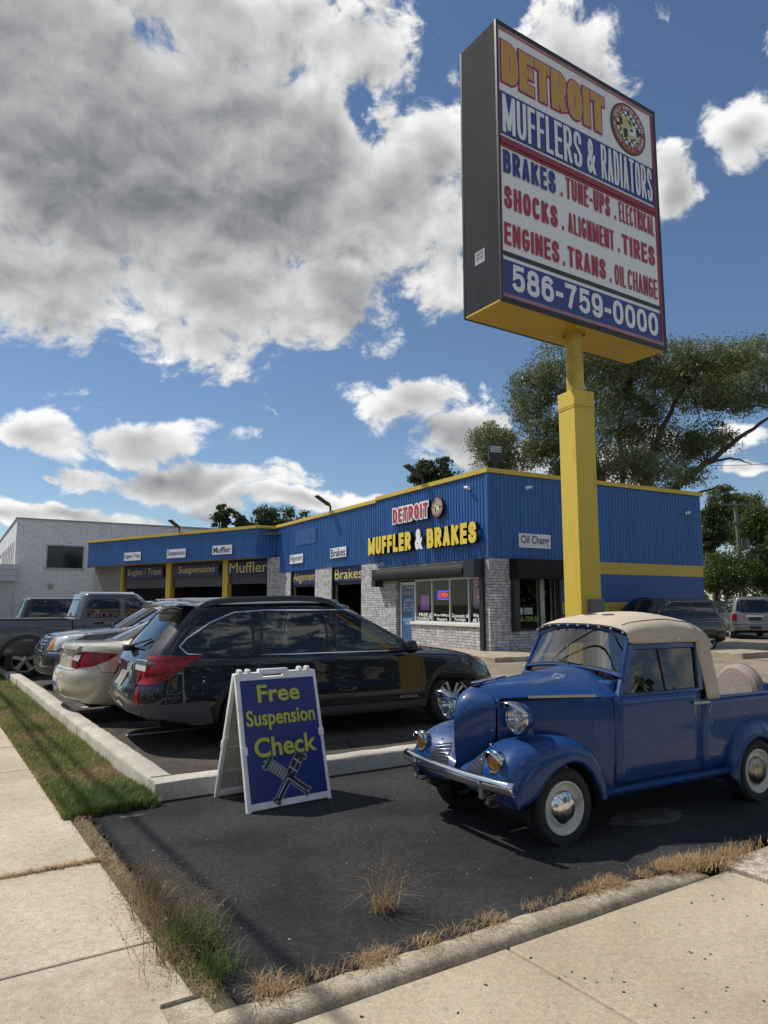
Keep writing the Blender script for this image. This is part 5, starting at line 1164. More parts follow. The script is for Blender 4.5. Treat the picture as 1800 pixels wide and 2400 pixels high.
# ------------------------------------------------------------------ black wagon
CA = R(30.0); cax = Vector((math.cos(CA), math.sin(CA), 0)); clf = Vector((-cax.y, cax.x, 0))
def place(P0, local, ang, sc):
    """location of the car's origin so that local point lands on world point P0"""
    M = Matrix.Rotation(ang, 3, 'Z'); return Vector((P0[0], P0[1], 0)) - (M @ (Vector((local[0], local[1], 0)) * sc))
Pk = paint('black_car_paint', (.006, .008, .014), 1.0)
wag = dict(xr=-2.40, xf=2.41, W=.905, rx=.42, fx=.95, er=3.0, ef=2.3, Rw=.345, Ra=.395, axles=(-1.14, 1.42), archd=.0, paint=Pk, ww=.225, floor=.32, cabin=(-2.2, .9),
    zlow=[(-2.4, .42), (-1.8, .27), (-1, .24), (1, .24), (1.9, .26), (2.4, .34)],
    levels=[(.20, -.07, .16, -.14, .4), (.26, -.03, .09, -.07, .36), (.36, -.008, .03, -.02, .30), (.46, .004, .0, .0, .25), (.58, .006, .0, .0, .2), (.66, .0, .03, -.03, .16), (.76, -.012, .09, -.06, .115), (.88, -.012, .11, -.12, .06), (.95, -.025, .13, -.2, .02), (1.3, -.055, .16, -.26, 0)],
    zs=[(-2.4, .99), (-2.0, 1.015), (-1, .985), (.2, .955), (1.0, .945), (1.6, .90), (2.1, .79), (2.41, .66)], crown=[(-2.4, .0), (-2, .0), (.8, .02), (1.2, .06), (1.8, .055), (2.3, .02)],
    seats=[(-.15, .38, .62, .5, .5, .52), (-.15, -.38, .62, .5, .5, .52), (-1.15, .38, .62, .55, .5, .48), (-1.15, -.38, .62, .55, .5, .48)], seatm=pm('grey_seat', (.26, .25, .23), .8, var=.1), dash=(.85, 1.0),
    gh=dict(z0=.92, z1=1.50, W=.845, tumb=.29, curve=.03, rg=.26, fg=.55, e=3.2, ef=2.3, crown=.075, edge=.10,
        front=[(.92, 1.34), (1.50, .30)], rear=[(.92, -2.30), (1.08, -2.20), (1.50, -1.88)], roof=[(-1.9, -.0), (-1.2, .02), (-.4, .035), (.3, .0)],
        trim=pm('satin_trim', (.012, .012, .013), .3), rnd=.07,
        wins=[('side_window', 'side', [(-.17, .982), (-.17, 1.476), (.05, 1.474), (.43, 1.305), (.90, .985)], G_car), ('side_window', 'side', [(-.25, .982), (-.25, 1.478), (-1.03, 1.474), (-1.07, .985)], G_car),
              ('side_window', 'side', [(-1.13, .99), (-1.13, 1.465), (-1.36, 1.445), (-1.62, 1.335), (-1.88, 1.13), (-1.83, 1.035), (-1.5, .99)], G_car),
              ('rear_window', 'rear', [(-.58, 1.06), (.58, 1.06), (.49, 1.47), (-.49, 1.47)], G_tint), ('windscreen', 'front', [(-.70, .97), (.70, .97), (.55, 1.46), (-.55, 1.46)], G_car)]),
    patches=[('chrome_strip', M_chrome, 'side', [(-1.94, 1.10), (-1.86, 1.19), (-1.60, 1.36), (-1.34, 1.47), (-1.0, 1.495), (.06, 1.495), (.45, 1.325), (.97, .975), (-1.5, .975), (-1.86, 1.015)], .006, .01, dict(gh=1, ring=.013, s=.05)),
        ('tail_lamp', M_red, 'rq', [(-2.33, .52, .985), (-2.28, .66, .995), (-2.10, .82, 1.0), (-1.72, .88, 1.0), (-1.86, .88, .90), (-2.02, .86, .77), (-2.16, .8, .715), (-2.32, .64, .70), (-2.33, .56, .84), (-2.33, .46, .88)], .008, .03, dict(s=.035)),
        ('reversing_lamp', M_lampw, 'rq', [(-2.33, .48, .955), (-2.24, .71, .955), (-2.24, .71, .84), (-2.33, .50, .85)], .014, .02, dict(s=.03)),
        ('lamp_band', M_reddark, 'rq', [(-2.24, .72, .83), (-2.05, .84, .83), (-1.86, .88, .87), (-1.88, .88, .855), (-2.06, .84, .80), (-2.24, .72, .80)], .013, .01, dict(s=.03)), ('lamp_band', M_reddark, 'rq', [(-2.22, .73, .975), (-2.05, .84, .975), (-1.84, .88, .985), (-1.86, .88, .975), (-2.05, .84, .96), (-2.22, .73, .96)], .013, .01, dict(s=.03)),
        ('bumper_cladding', M_greypl, 'side', [(-2.36, .50), (-1.65, .52), (-1.58, .25), (-2.3, .32)], .006, .02), ('bumper_cladding', M_greypl, 'rear', [(-.80, .50), (-.45, .50), (-.38, .42), (.38, .42), (.45, .50), (.80, .50), (.74, .28), (-.74, .28)], .01, .03),
        ('sill_cladding', M_greypl, 'side', [(-.70, .24), (-.70, .36), (1.0, .36), (1.0, .24)], .008, .02),
        ('arch_cladding', M_blackpl, 'side', [(1.42 + .46 * math.cos(R(a)), .345 + .46 * math.sin(R(a))) for a in range(-8, 189, 8)] + [(1.42 + .397 * math.cos(R(a)), .345 + .397 * math.sin(R(a))) for a in range(188, -9, -8)], .007, .01, dict(s=.08)),
        ('arch_cladding', M_blackpl, 'side', [(-1.14 + .46 * math.cos(R(a)), .345 + .46 * math.sin(R(a))) for a in range(-8, 189, 8)] + [(-1.14 + .397 * math.cos(R(a)), .345 + .397 * math.sin(R(a))) for a in range(188, -9, -8)], .007, .01, dict(s=.08)),
        ('reflector', M_red, 'rq', [(-2.36, .70, .68), (-2.34, .75, .68), (-2.34, .78, .50), (-2.36, .70, .50)], .006, .015), 
        ('door_gap', M_gap, 'side', gap(-.21, .38, -.21, .97), .0015, 0), ('door_gap', M_gap, 'side', gap(.93, .40, .95, .94), .0015, 0), ('door_gap', M_gap, 'side', gap(-1.02, .70, -1.10, .98), .0015, 0), ('door_gap', M_gap, 'side', gap(-.80, .55, -1.02, .70), .0015, 0), ('door_gap', M_gap, 'side', gap(-2.3, .665, -1.86, .665, .006), .0015, 0),
        ('door_handle', Pk, 'side', rnd([(-.18, .86), (-.18, .90), (-.40, .905), (-.40, .865)]), .028, .03), ('door_handle', Pk, 'side', rnd([(-1.02, .875), (-1.02, .915), (-1.24, .92), (-1.24, .88)]), .028, .03),
        ('headlamp', M_lampw, 'fq', [(2.22, .60, .79), (2.0, .80, .845), (1.72, .86, .875), (1.85, .87, .79), (2.1, .82, .70), (2.3, .60, .68)], .006, .02, dict(s=.04)), ('side_marker', M_amber, 'fq', [(1.98, .81, .84), (1.74, .86, .865), (1.85, .87, .80), (2.0, .85, .78)], .010, .02, dict(s=.04)),
        ('number_plate', pm('blurred_plate', (.40, .36, .26), .6, col2=(.16, .17, .20), vs=9), 'rear', [(-.16, .80), (.16, .80), (.16, .655), (-.16, .655)], .012, .02), ('tailgate_gap', M_gap, 'rear', gap(-.62, .60, .62, .60), .002, 0), ('tailgate_gap', M_gap, 'rear', gap(-.62, .60, -.66, .99), .002, 0), ('tailgate_gap', M_gap, 'rear', gap(.62, .60, .66, .99), .002, 0),
        ('emblem', M_chrome, 'rear', ell2(0, .945, .055, .035), .01, .015)])
car1, bv1, gv1 = car('parked_wagon', 'black estate wagon with roof rails and big red tail lamps behind the A-frame sign', 'car', place((.90, 9.22), (1.42, -.905), CA, 1.03), CA, 1.03, wag); car1.scale = (1.03, 1.03, .965)
for s in (1, -1):
    mb = MB(); pts = [(-1.72, s * .60, 1.52), (-1.6, s * .62, 1.585), (-1.3, s * .635, 1.625), (-.55, s * .64, 1.645), (-.25, s * .63, 1.62), (-.08, s * .62, 1.565)]
    P3 = cr(pts, 5); rows = []
    for p in P3: rows.append([p + Vector((0, -.028, -.05)), p + Vector((0, -.024, .0)), p + Vector((0, 0, .018)), p + Vector((0, .024, .0)), p + Vector((0, .028, -.05))])
    mb.grid(rows, 0, True, flip=True); mb.build('roof_rail', pm('satin_black_rail', (.03, .032, .036), .45), car1, ang=50)
    # door mirror
    mb = MB(); mb.lathe([(0, -.10), (.06, -.09), (.085, -.02), (.08, .05), (.0, .06)], (.72, s * .99, 1.03), (1, 0, 0), 16); mb.tube([(.72, s * .86, .99), (.72, s * .94, 1.01)], .03, 8); mb.build('door_mirror', Pk, car1)
# spoiler, wiper, lettering
mb = MB(); rows = [[Vector((x, y * k, z)) for y in [-.62 + 1.24 * i / 14 for i in range(15)]] for x, k, z in ((-1.80, 1, 1.555), (-1.95, .99, 1.56), (-2.08, .97, 1.53), (-2.07, .97, 1.512), (-1.9, .98, 1.50))]
for r in rows:
    for p in r: p.z += .045 * (1 - (abs(p.y) / .62) ** 2.2); p.x += .05 * (abs(p.y) / .62) ** 3
mb.grid(rows, 0, True); mb.build('roof_spoiler', Pk, car1)
mb = MB(); mb.tube([(-2.27, .05, 1.07), (-2.14, -.42, 1.17)], .012, 6); mb.box((-2.33, -.02, 1.02), (-2.22, .12, 1.09), bev=.02); mb.build('wiper', M_blackpl, car1)
def badge(par, bv, s, d, x, z, w, h, m, nm='badge'):
    d = Vector(d); u = Vector((d.y, -d.x, 0)); a = MB(); text(a, s, (0, 0, 0), u, UP, -d, x, z, w, h, .02); off = -d * 5
    for i, p in enumerate(a.v):
        hit = bv.ray_cast(Vector(p) - d * 6, d)[0]; a.v[i] = tuple((hit if hit else Vector(p)) - d * .010)
    a.build(nm, m, par)
badge(car1, bv1, 'OUTBACK', (0, 1, 0), .62, .395, .26, .03, pm('badge_silver', (.5, .5, .52), .3, .8))
# ------------------------------------------------------------------ champagne saloon
Pc = paint('champagne_paint', (.54, .495, .385), 1.0, .2, .3, .05)
sed = dict(xr=-2.42, xf=2.40, W=.90, rx=.55, fx=.9, er=2.5, ef=2.3, Rw=.33, Ra=.375, axles=(-1.38, 1.385), paint=Pc, ww=.215, floor=.3, cabin=(-1.55, 1.0), ang=38,
    zlow=[(-2.4, .33), (-1.9, .24), (1, .2), (2.4, .28)],
    levels=[(.20, -.10, .20, -.14, .5), (.27, -.05, .09, -.07, .42), (.36, -.015, .03, -.02, .36), (.50, .0, .0, .0, .3), (.62, .004, .005, .0, .25), (.685, -.002, .03, -.01, .2), (.72, -.008, .075, -.03, .17), (.82, -.015, .09, -.05, .12), (.93, -.03, .11, -.10, .05), (.975, -.05, .10, -.15, .018), (1.3, -.085, .12, -.2, 0)],
    zs=[(-2.42, 1.02), (-2.0, 1.015), (-1.4, .985), (0, .96), (1.0, .95), (1.7, .88), (2.2, .78), (2.4, .68)], crown=[(-2.4, .01), (-2.2, .02), (-1.6, .05), (1.2, .06), (2.2, .02)],
    seats=[(-.1, .38, .55, .5, .5, .5), (-.1, -.38, .55, .5, .5, .5), (-1.0, 0, .6, 1.2, .5, .4)], dash=(.9, .98),
    gh=dict(z0=.93, z1=1.40, W=.80, tumb=.36, curve=.03, rg=.50, fg=.6, e=2.4, ef=2.3, crown=.07, edge=.10, front=[(.93, 1.42), (1.40, .42)], rear=[(.93, -1.93), (1.02, -1.80), (1.40, -.98)], roof=[(-1, 0), (-.3, .03), (.4, 0)],
        trim=pm('satin_trim', (.012, .012, .013), .3),
        wins=[('side_window', 'side', [(-.06, .985), (-.06, 1.375), (.1, 1.375), (.45, 1.24), (.92, .99)], G_tint), ('side_window', 'side', [(-.14, .985), (-.14, 1.375), (-.82, 1.355), (-1.05, 1.23), (-1.12, 1.0)], G_tint), ('rear_window', 'rear', [(-.57, 1.05), (.57, 1.05), (.44, 1.375), (-.44, 1.375)], G_car), ('windscreen', 'front', [(-.7, .97), (.7, .97), (.52, 1.37), (-.52, 1.37)], G_car)]),
    patches=[('tail_lamp', M_red, 'rq', rnd([(-2.32, .50, .80), (-2.30, .56, .915), (-2.18, .72, .945), (-2.0, .83, .935), (-1.80, .88, .905), (-1.92, .87, .82), (-2.1, .82, .755), (-2.30, .62, .725), (-2.33, .53, .73)], .2, 1), .010, .03, dict(s=.035, k=1.0)) if False else
             ('tail_lamp', M_red, 'rq', [(-2.32, .50, .80), (-2.30, .56, .915), (-2.18, .72, .945), (-2.0, .83, .935), (-1.80, .88, .905), (-1.92, .87, .82), (-2.1, .82, .755), (-2.30, .62, .725), (-2.33, .53, .73)], .010, .03, dict(s=.035)),
        ('reversing_lamp', M_lampw, 'rq', [(-2.31, .53, .83), (-2.29, .575, .895), (-2.22, .67, .90), (-2.25, .65, .81)], .016, .02, dict(s=.03)), ('lamp_seam', M_gap, 'rq', [(-2.27, .60, .725), (-2.26, .62, .725), (-2.20, .71, .94), (-2.21, .70, .94)], .018, .01),
        ('boot_gap', M_gap, 'rear', gap(-.60, .69, -.62, 1.0), .002, 0), ('boot_gap', M_gap, 'rear', gap(.60, .69, .62, 1.0), .002, 0), ('boot_gap', M_gap, 'rear', gap(-.60, .695, .60, .695), .002, 0), ('panel_gap', M_gap, 'side', gap(-2.0, .675, -1.55, .675), .002, 0), ('panel_gap', M_gap, 'side', gap(-2.0, .675, -2.06, .77), .002, 0), ('door_gap', M_gap, 'side', gap(-.1, .3, -.1, .96), .002, 0), ('door_gap', M_gap, 'side', gap(-1.05, .62, -1.1, .96), .002, 0),
        ('number_plate', pm('pale_plate', (.55, .58, .66), .4), 'rear', [(-.155, .575), (.155, .575), (.155, .415), (-.155, .415)], .008, .015), ('plate_marking', pm('plate_blue', (.05, .08, .25), .5), 'rear', [(-.12, .52), (.12, .52), (.12, .47), (-.12, .47)], .013, 0, dict(s=.03)),
        ('emblem', M_chrome, 'rear', [(-.13, .87), (-.03, .86), (0, .83), (.03, .86), (.13, .87), (.04, .885), (-.04, .885)], .01, .012, dict(s=.03)), ('boot_lip', Pc, 'rear', [(-.62, 1.0), (.62, 1.0), (.60, .965), (-.60, .965)], .035, .04), ('bumper_step', M_gap, 'rear', gap(-.70, .30, .70, .30, .012), .003, 0)])
car2, bv2, _ = car('parked_saloon', 'champagne saloon with one wide red tail lamp showing beside the black wagon', 'car', place((-3.80, 9.0), (-2.30, -.90), R(33.3), .96), R(33.3), .96, sed)
mb = MB(); mb.tube([(-.9, 0, 1.47), (-1.18, 0, 1.66)], .006, 6); mb.build('aerial', M_blackpl, car2)
# ------------------------------------------------------------------ grey crossover, nose out
Pg = paint('grey_metallic', (.085, .09, .10), 1.0, .55, .3, .1)
srx = dict(xr=-2.40, xf=2.42, W=.95, rx=.5, fx=.75, er=3, ef=2.7, Rw=.37, Ra=.42, axles=(-1.42, 1.39), paint=Pg, ww=.235, floor=.32, cabin=(-2.1, .8),
    zlow=[(-2.4, .38), (-1.9, .26), (1.5, .24), (2.4, .30)],
    levels=[(.22, -.08, .14, -.14, .6), (.30, -.03, .06, -.06, .5), (.44, .0, .0, .0, .4), (.60, .004, .0, .0, .32), (.67, -.004, .03, -.01, .26), (.72, -.01, .05, -.045, .20), (.85, -.015, .07, -.07, .12), (.97, -.03, .09, -.13, .05), (1.03, -.045, .1, -.17, .015), (1.5, -.085, .12, -.22, 0)],
    zs=[(-2.4, 1.1), (-1, 1.06), (.3, 1.03), (1.0, 1.06), (1.6, 1.02), (2.1, .98), (2.42, .92)], crown=[(-2.3, .0), (.6, .03), (1.2, .075), (1.9, .06), (2.4, .03)], dash=(.75, 1.1),
    gh=dict(z0=1.0, z1=1.55, W=.86, tumb=.33, curve=.03, rg=.35, fg=.6, e=3, ef=2.3, crown=.07, edge=.10, front=[(1.0, 1.32), (1.55, .32)], rear=[(1.0, -2.25), (1.55, -1.9)], roof=[(-1.9, -.03), (-.6, .04), (.3, .0)], trim=M_chrome,
        wins=[('side_window', 'side', [(-.12, 1.06), (-.12, 1.50), (.08, 1.50), (.45, 1.33), (.92, 1.08)], G_tint), ('side_window', 'side', [(-.2, 1.06), (-.2, 1.51), (-1.0, 1.49), (-1.1, 1.08)], G_tint), ('side_window', 'side', [(-1.2, 1.09), (-1.2, 1.47), (-1.75, 1.40), (-1.95, 1.2)], G_tint), ('windscreen', 'front', [(-.74, 1.07), (.74, 1.07), (.56, 1.515), (-.56, 1.515)], G_car)]),
    patches=[('headlamp', M_lampw, 'fq', [(2.28, .52, .73), (2.20, .60, .95), (2.0, .80, 1.0), (1.62, .88, 1.03), (1.90, .88, .90), (2.20, .78, .73)], .008, .03, dict(s=.04)), ('side_marker', M_amber, 'fq', [(2.26, .54, .74), (2.2, .60, .93), (2.16, .64, .94), (2.2, .66, .74)], .014, .02, dict(s=.03)),
        ('grille', pm('grille_black', (.012, .012, .013), .4), 'front', [(-.44, .95), (.44, .95), (.36, .68), (-.36, .68)], .006, .02), ('bumper_intake', M_blackpl, 'front', [(-.38, .60), (.38, .60), (.34, .46), (-.34, .46)], .006, .01), ('bumper_intake', M_blackpl, 'fq', [(2.35, .48, .58), (2.2, .74, .58), (2.2, .76, .46), (2.36, .50, .46)], .006, .01, dict(s=.04)),
        ('chrome_strip', M_chrome, 'front', [(-.50, .675), (.50, .675), (.50, .655), (-.50, .655)], .02, .02), ('chrome_strip', M_chrome, 'side', [(1.75, .705), (2.3, .69), (2.3, .675), (1.75, .69)], .01, .01), ('lower_bumper', M_greypl, 'front', [(-.85, .40), (.85, .40), (.75, .24), (-.75, .24)], .01, .02)]
        + [('grille_bar', M_chrome, 'front', [(-.43, z), (.43, z), (.43, z - .014), (-.43, z - .014)], .022, .012) for z in (.95, .89, .83, .77, .71)] + [('grille_bar', M_chrome, 'front', [(y, .945), (y + .012, .945), (y * .85 + .01, .69), (y * .85, .69)], .020, .01) for y in (-.4, -.27, -.13, .12, .26, .38)]
        + [('emblem', M_chrome, 'front', ell2(0, .84, .09, .055), .035, .02)])
car3, bv3, _ = car('parked_crossover', 'dark grey crossover facing the street with chrome grille and tall headlamps', 'car', place((-5.62, 12.55), (2.15, .92), R(33.5 + 180), .96), R(33.5 + 180), .96, srx)
mb = MB(); mb.lathe([(0, -.11), (.07, -.10), (.10, -.02), (.09, .06), (.0, .07)], (.75, 1.07, 1.15), (1, 0, 0), 16); mb.tube([(.74, .88, 1.1), (.74, 1.0, 1.13)], .03, 8); mb.build('door_mirror', Pg, car3)
mb = MB(); mb.tube([(1.18, .5, 1.145), (1.02, -.1, 1.19)], .012, 6); mb.tube([(1.16, -.05, 1.155), (.98, -.6, 1.17)], .012, 6); mb.build('wiper', M_blackpl, car3)
# ------------------------------------------------------------------ grey crew cab pickup
Pp = paint('gunmetal_paint', (.105, .107, .115), 1.0, .5, .32, .1)
pick = dict(xr=-2.95, xf=2.85, W=1.0, rx=.25, fx=.6, er=4, ef=3, Rw=.40, Ra=.48, axles=(-1.80, 1.85), paint=Pp, ww=.26, floor=.45, cabin=(-.75, 1.2), archd=.02, wstyle='five', inner=M_inside,
    zlow=[(-2.95, .55), (-2.4, .45), (2.2, .42), (2.85, .45)],
    levels=[(.42, -.05, .05, -.1, .8), (.50, -.012, .0, -.03, .7), (.70, .0, .0, .0, .5), (.85, .0, .0, .0, .38), (.92, -.012, .01, .0, .3), (1.10, -.018, .01, -.03, .14), (1.22, -.024, .01, -.06, .03), (1.6, -.05, .03, -.1, 0)],
    zs=[(-2.95, 1.285), (-.9, 1.285), (-.7, 1.27), (1.2, 1.25), (2.0, 1.22), (2.85, 1.12)], crown=[(-2.9, 0), (1.2, .0), (1.6, .05), (2.5, .05)], dash=(1.1, 1.3),
    gh=dict(z0=1.22, z1=1.83, W=.93, tumb=.24, curve=.03, rg=.22, fg=.5, e=4, ef=2.5, crown=.05, edge=.09, front=[(1.22, 1.62), (1.83, .80)], rear=[(1.22, -.80), (1.83, -.62)], trim=M_blackpl,
        wins=[('side_window', 'side', [(.32, 1.30), (.32, 1.76), (.62, 1.76), (1.1, 1.31)], G_tint), ('side_window', 'side', [(-.55, 1.33), (-.50, 1.74), (.20, 1.75), (.20, 1.30), (-.5, 1.30)], G_tint), ('rear_window', 'rear', [(-.68, 1.32), (.68, 1.32), (.60, 1.74), (-.60, 1.74)], G_car), ('windscreen', 'front', [(-.8, 1.28), (.8, 1.28), (.66, 1.78), (-.66, 1.78)], G_car)]),
    patches=[('bed_gap', M_gap, 'side', gap(-.86, .55, -.86, 1.27, .03), .003, 0), ('door_gap', M_gap, 'side', gap(.26, .5, .26, 1.26), .003, 0), ('bed_rail_cap', M_blackpl, 'side', [(-2.9, 1.285), (-.9, 1.285), (-.9, 1.262), (-2.9, 1.262)], .012, .01),
        ('wheel_flare', M_blackpl, 'side', [(-1.80 + .57 * math.cos(R(a)) * 1.0, .38 + .57 * math.sin(R(a))) for a in range(-2, 183, 8)] + [(-1.80 + .482 * math.cos(R(a)), .38 + .482 * math.sin(R(a))) for a in range(182, -3, -8)], .03, .03, dict(s=.08)), ('door_handle', M_blackpl, 'side', [(-.40, 1.17), (-.40, 1.21), (-.18, 1.21), (-.18, 1.17)], .03, .03)])
car4, _, _ = car('parked_pickup', 'dark grey crew cab pickup with black wheel flares at the far left', 'pickup truck', place((-7.38, 14.9), (-1.80, -1.0), R(33), .93), R(33), .93, pick)
mb = MB(); mb.box((-2.75, -.88, 1.288), (-.9, .88, 1.296)); mb.build('tonneau_cover', M_black, car4)
mb = MB(); mb.box((-.86, -.55, 1.33), (-.82, -.42, 1.43)); mb.build('window_sticker', pm('sticker', (.5, .3, .3), .5), car4)
# ------------------------------------------------------------------ simpler background cars (same builder)
def suv(Pm, xr, xf, W, H, belt, glassm, trim, extra=(), **k):
    d = dict(xr=xr, xf=xf, W=W, rx=.35, fx=.6, er=3.6, ef=2.8, Rw=.385, Ra=.44, axles=(xr + .98, xf - .93), paint=Pm, ww=.25, floor=.38, cabin=(xr + .2, xf - 1.6), wstyle='five',
        zlow=[(xr, .42), (xr + .5, .32), (xf - .5, .30), (xf, .38)],
        levels=[(.30, -.05, .08, -.08, .7), (.40, -.012, .01, -.02, .6), (.60, .0, .0, .0, .42), (.75, .0, .03, .0, .3), (.9, -.012, .05, -.02, .18), (belt - .08, -.025, .06, -.06, .04), (belt + .4, -.06, .08, -.1, 0)],
        zs=[(xr, belt + .03), (xf - 1.5, belt), (xf - .6, belt - .05), (xf, belt - .20)], crown=[(xr, 0), (xf - 1.6, .01), (xf - 1.2, .05), (xf - .2, .03)],
        gh=dict(z0=belt - .05, z1=H - .07, W=W - .06, tumb=.26, curve=.03, rg=.25, fg=.5, e=3.6, ef=2.4, crown=.05, edge=.10, front=[(belt - .05, xf - 1.02), (H - .07, xf - 1.85)], rear=[(belt - .05, xr + .10), (H - .07, xr + .32)], trim=trim,
            wins=[('side_window', 'side', [(xf - 2.35, belt + .05), (xf - 2.35, H - .13), (xf - 2.1, H - .13), (xf - 1.35, belt + .05)], glassm), ('side_window', 'side', [(xf - 2.43, belt + .05), (xf - 2.43, H - .13), (xf - 3.3, H - .13), (xf - 3.35, belt + .05)], glassm), ('side_window', 'side', [(xf - 3.45, belt + .06), (xf - 3.42, H - .13), (xr + .62, H - .15), (xr + .42, belt + .08)], glassm),
                  ('rear_window', 'rear', [(-W + .22, belt + .08), (W - .22, belt + .08), (W - .33, H - .14), (-W + .33, H - .14)], glassm), ('windscreen', 'front', [(-W + .22, belt + .03), (W - .22, belt + .03), (W - .36, H - .12), (-W + .36, H - .12)], G_car)]), patches=list(extra))
    d.update(k); return d
Pr = paint('black_suv_paint', (.006, .006, .007))
rr_ax = Vector((-.905, -.425, 0)); ra = math.atan2(rr_ax.y, rr_ax.x)
car5, _, _ = car('parked_suv', 'glossy black sport utility vehicle beside the blue side wall', 'car', place((11.15, 23.5), (-2.40, .9), ra, .93), ra, .93,
    suv(Pr, -2.45, 2.5, 1.0, 1.82, 1.12, G_tint, M_blackpl, [('tail_lamp', M_red, 'rq', [(-2.38, .72, 1.06), (-2.2, .93, 1.07), (-2.2, .93, .82), (-2.38, .76, .82)], .01, .02), ('door_gap', M_gap, 'side', gap(.1, .45, .1, 1.1), .002, 0)]))
Ps = paint('silver_suv_paint', (.22, .21, .20), 1.0, .5, .3, .08)
ya = R(72)
car6, bv6, _ = car('parked_suv', 'silver sport utility vehicle seen from behind at the right edge, near the trees', 'car', (16.9, 33.6, 0), ya, .95,
    suv(Ps, -2.55, 2.57, 1.0, 1.92, 1.14, G_tint, M_blackpl, [('tail_lamp', M_red, 'rq', [(-2.50, .80, 1.28), (-2.40, .95, 1.28), (-2.38, .96, .84), (-2.5, .80, .84)], .012, .03, dict(s=.05)), ('number_plate', M_blackpl, 'rear', [(-.26, 1.0), (.26, 1.0), (.26, .84), (-.26, .84)], .01, .01), ('chrome_strip', M_white, 'rear', [(-.36, 1.08), (.36, 1.08), (.36, 1.02), (-.36, 1.02)], .03, .03), ('bumper_step', M_blackpl, 'rear', [(-.92, .68), (.92, .68), (.92, .655), (-.92, .655)], .006, 0), ('tow_cover', M_blackpl, 'rear', [(-.24, .60), (.24, .60), (.24, .46), (-.24, .46)], .01, .01)], ang=30))
for s in (1, -1):
    mb = MB(); mb.tube([(-2.0, s * .72, 1.86), (-1.9, s * .72, 1.94), (.0, s * .72, 1.96), (.2, s * .72, 1.88)], .02, 6); mb.build('roof_rail', M_blackpl, car6)
Pb = paint('teal_paint', (.03, .06, .07))
car7, _, _ = car('parked_hatchback', 'dark teal car mostly hidden behind the black sport utility vehicle', 'car', (17.6, 38.5, 0), R(100), .9, suv(Pb, -2.0, 2.1, .88, 1.5, .95, G_tint, M_blackpl))
Pw = paint('silver_white_paint', (.46, .47, .48), 1.0, .3, .3)
car8, _, _ = car('parked_saloon', 'silver white car with a dark windscreen showing over the pickup bed', 'car', place((-9.6, 19.3), (2.3, .9), R(213), .95), R(213), .95,
    suv(Pw, -2.3, 2.4, .92, 1.66, 1.1, G_tint, M_blackpl))
mb = MB(); mb.lathe([(0, -.10), (.08, -.09), (.11, -.02), (.10, .05), (.0, .06)], (.95, -1.05, 1.2), (1, 0, 0), 14); mb.lathe([(0, -.10), (.08, -.09), (.11, -.02), (.10, .05), (.0, .06)], (.95, 1.05, 1.2), (1, 0, 0), 14); mb.build('door_mirror', M_blackpl, car8)
Pd = paint('charcoal_paint', (.02, .022, .026), 1.0, .4)
car9, _, _ = car('parked_suv', 'charcoal sport utility vehicle with a rounded rear window behind the silver white car', 'car', place((-12.6, 24.6), (-2.3, -.9), R(33), .95), R(33), .95, suv(Pd, -2.3, 2.4, .94, 1.82, 1.1, G_tint, M_blackpl))
# ================================================================== OLD BLUE PICKUP
TA = R(30.4); tx_ = Vector((math.cos(TA), math.sin(TA), 0)); ty_ = Vector((-math.sin(TA), math.cos(TA), 0))
TL = Vector((1.10, 4.675, .008)) + ty_ * .55
tr = thing('vintage_pickup', 'small vintage blue pickup truck with tan canvas top and white wheels', 'pickup truck', TL, TA)
M_tb = pm('old_blue_paint', (.007, .046, .168), .42, var=.10, vs=5, coat=.7, coatr=.07, bump=.012, bs=9, spec=.2)
M_canvas = pm('tan_canvas', (.50, .42, .325), .85, var=.07, vs=4, bump=.25, bs=90)
M_cream = pm('cream_wheel_paint', (.62, .60, .54), .45, col2=(.30, .15, .06), vs=10, lo=.60, hi=.74)
M_rchrome = pm('pitted_chrome', (.62, .62, .63), .16, 1.0, col2=(.28, .17, .09), vs=14, lo=.60, hi=.78)
M_trim = pm('dull_trim', (.45, .44, .42), .35, .8)
# hood section: half width at the seam, seam height, centre height
hw = lambda s: slerp([(-.245, .195), (.0, .285), (.25, .375), (.42, .445), (.56, .515), (.66, .525)], s)
sz = lambda s: lerp([(-.30, .835), (-.245, .845), (.0, .862), (.66, .868)], s)
hc = lambda s: slerp([(-.245, .925), (-.1, .955), (.2, .985), (.5, 1.015), (.68, 1.04)], s)
def hz(s, y): t = min(1, abs(y) / hw(s)); return sz(s) + (hc(s) - sz(s)) * (1 - t ** 1.95)
# nose: prow and its two faces, closed over the top
prow = lambda z: slerp([(.40, -.385), (.55, -.405), (.70, -.405), (.80, -.385), (.87, -.335), (.915, -.27), (.93, -.225)], z)
mb = MB(); rows = []
zl_ = [.40, .45, .5, .56, .62, .68, .74, .79, .83, .86, .885, .905, .918, .926]
for z in zl_:
    s0 = -.205
    if z <= .845: w0 = lerp([(.40, .05), (.47, .10), (.56, .165), (.66, .195), (.845, .20)], z)
    else: w0 = .20 * max(.02, (1 - (z - .845) / (.9335 - .845))) ** .5
    s1 = s0 if z > .47 else lerp([(.40, -.33), (.47, s0)], z)
    pr_ = min(prow(z), s1 - .004); row = []
    for k in range(-8, 9):
        t = k / 8; row.append(Vector((pr_ + (s1 - pr_) * abs(t) ** (1.22 + max(0, z - .70) * 1.6), -w0 * t, z)))
    rows.append(row)
mb.grid(rows, 0, True, flip=True)
nose = mb.build('grille_shell', M_tb, tr, ang=55)
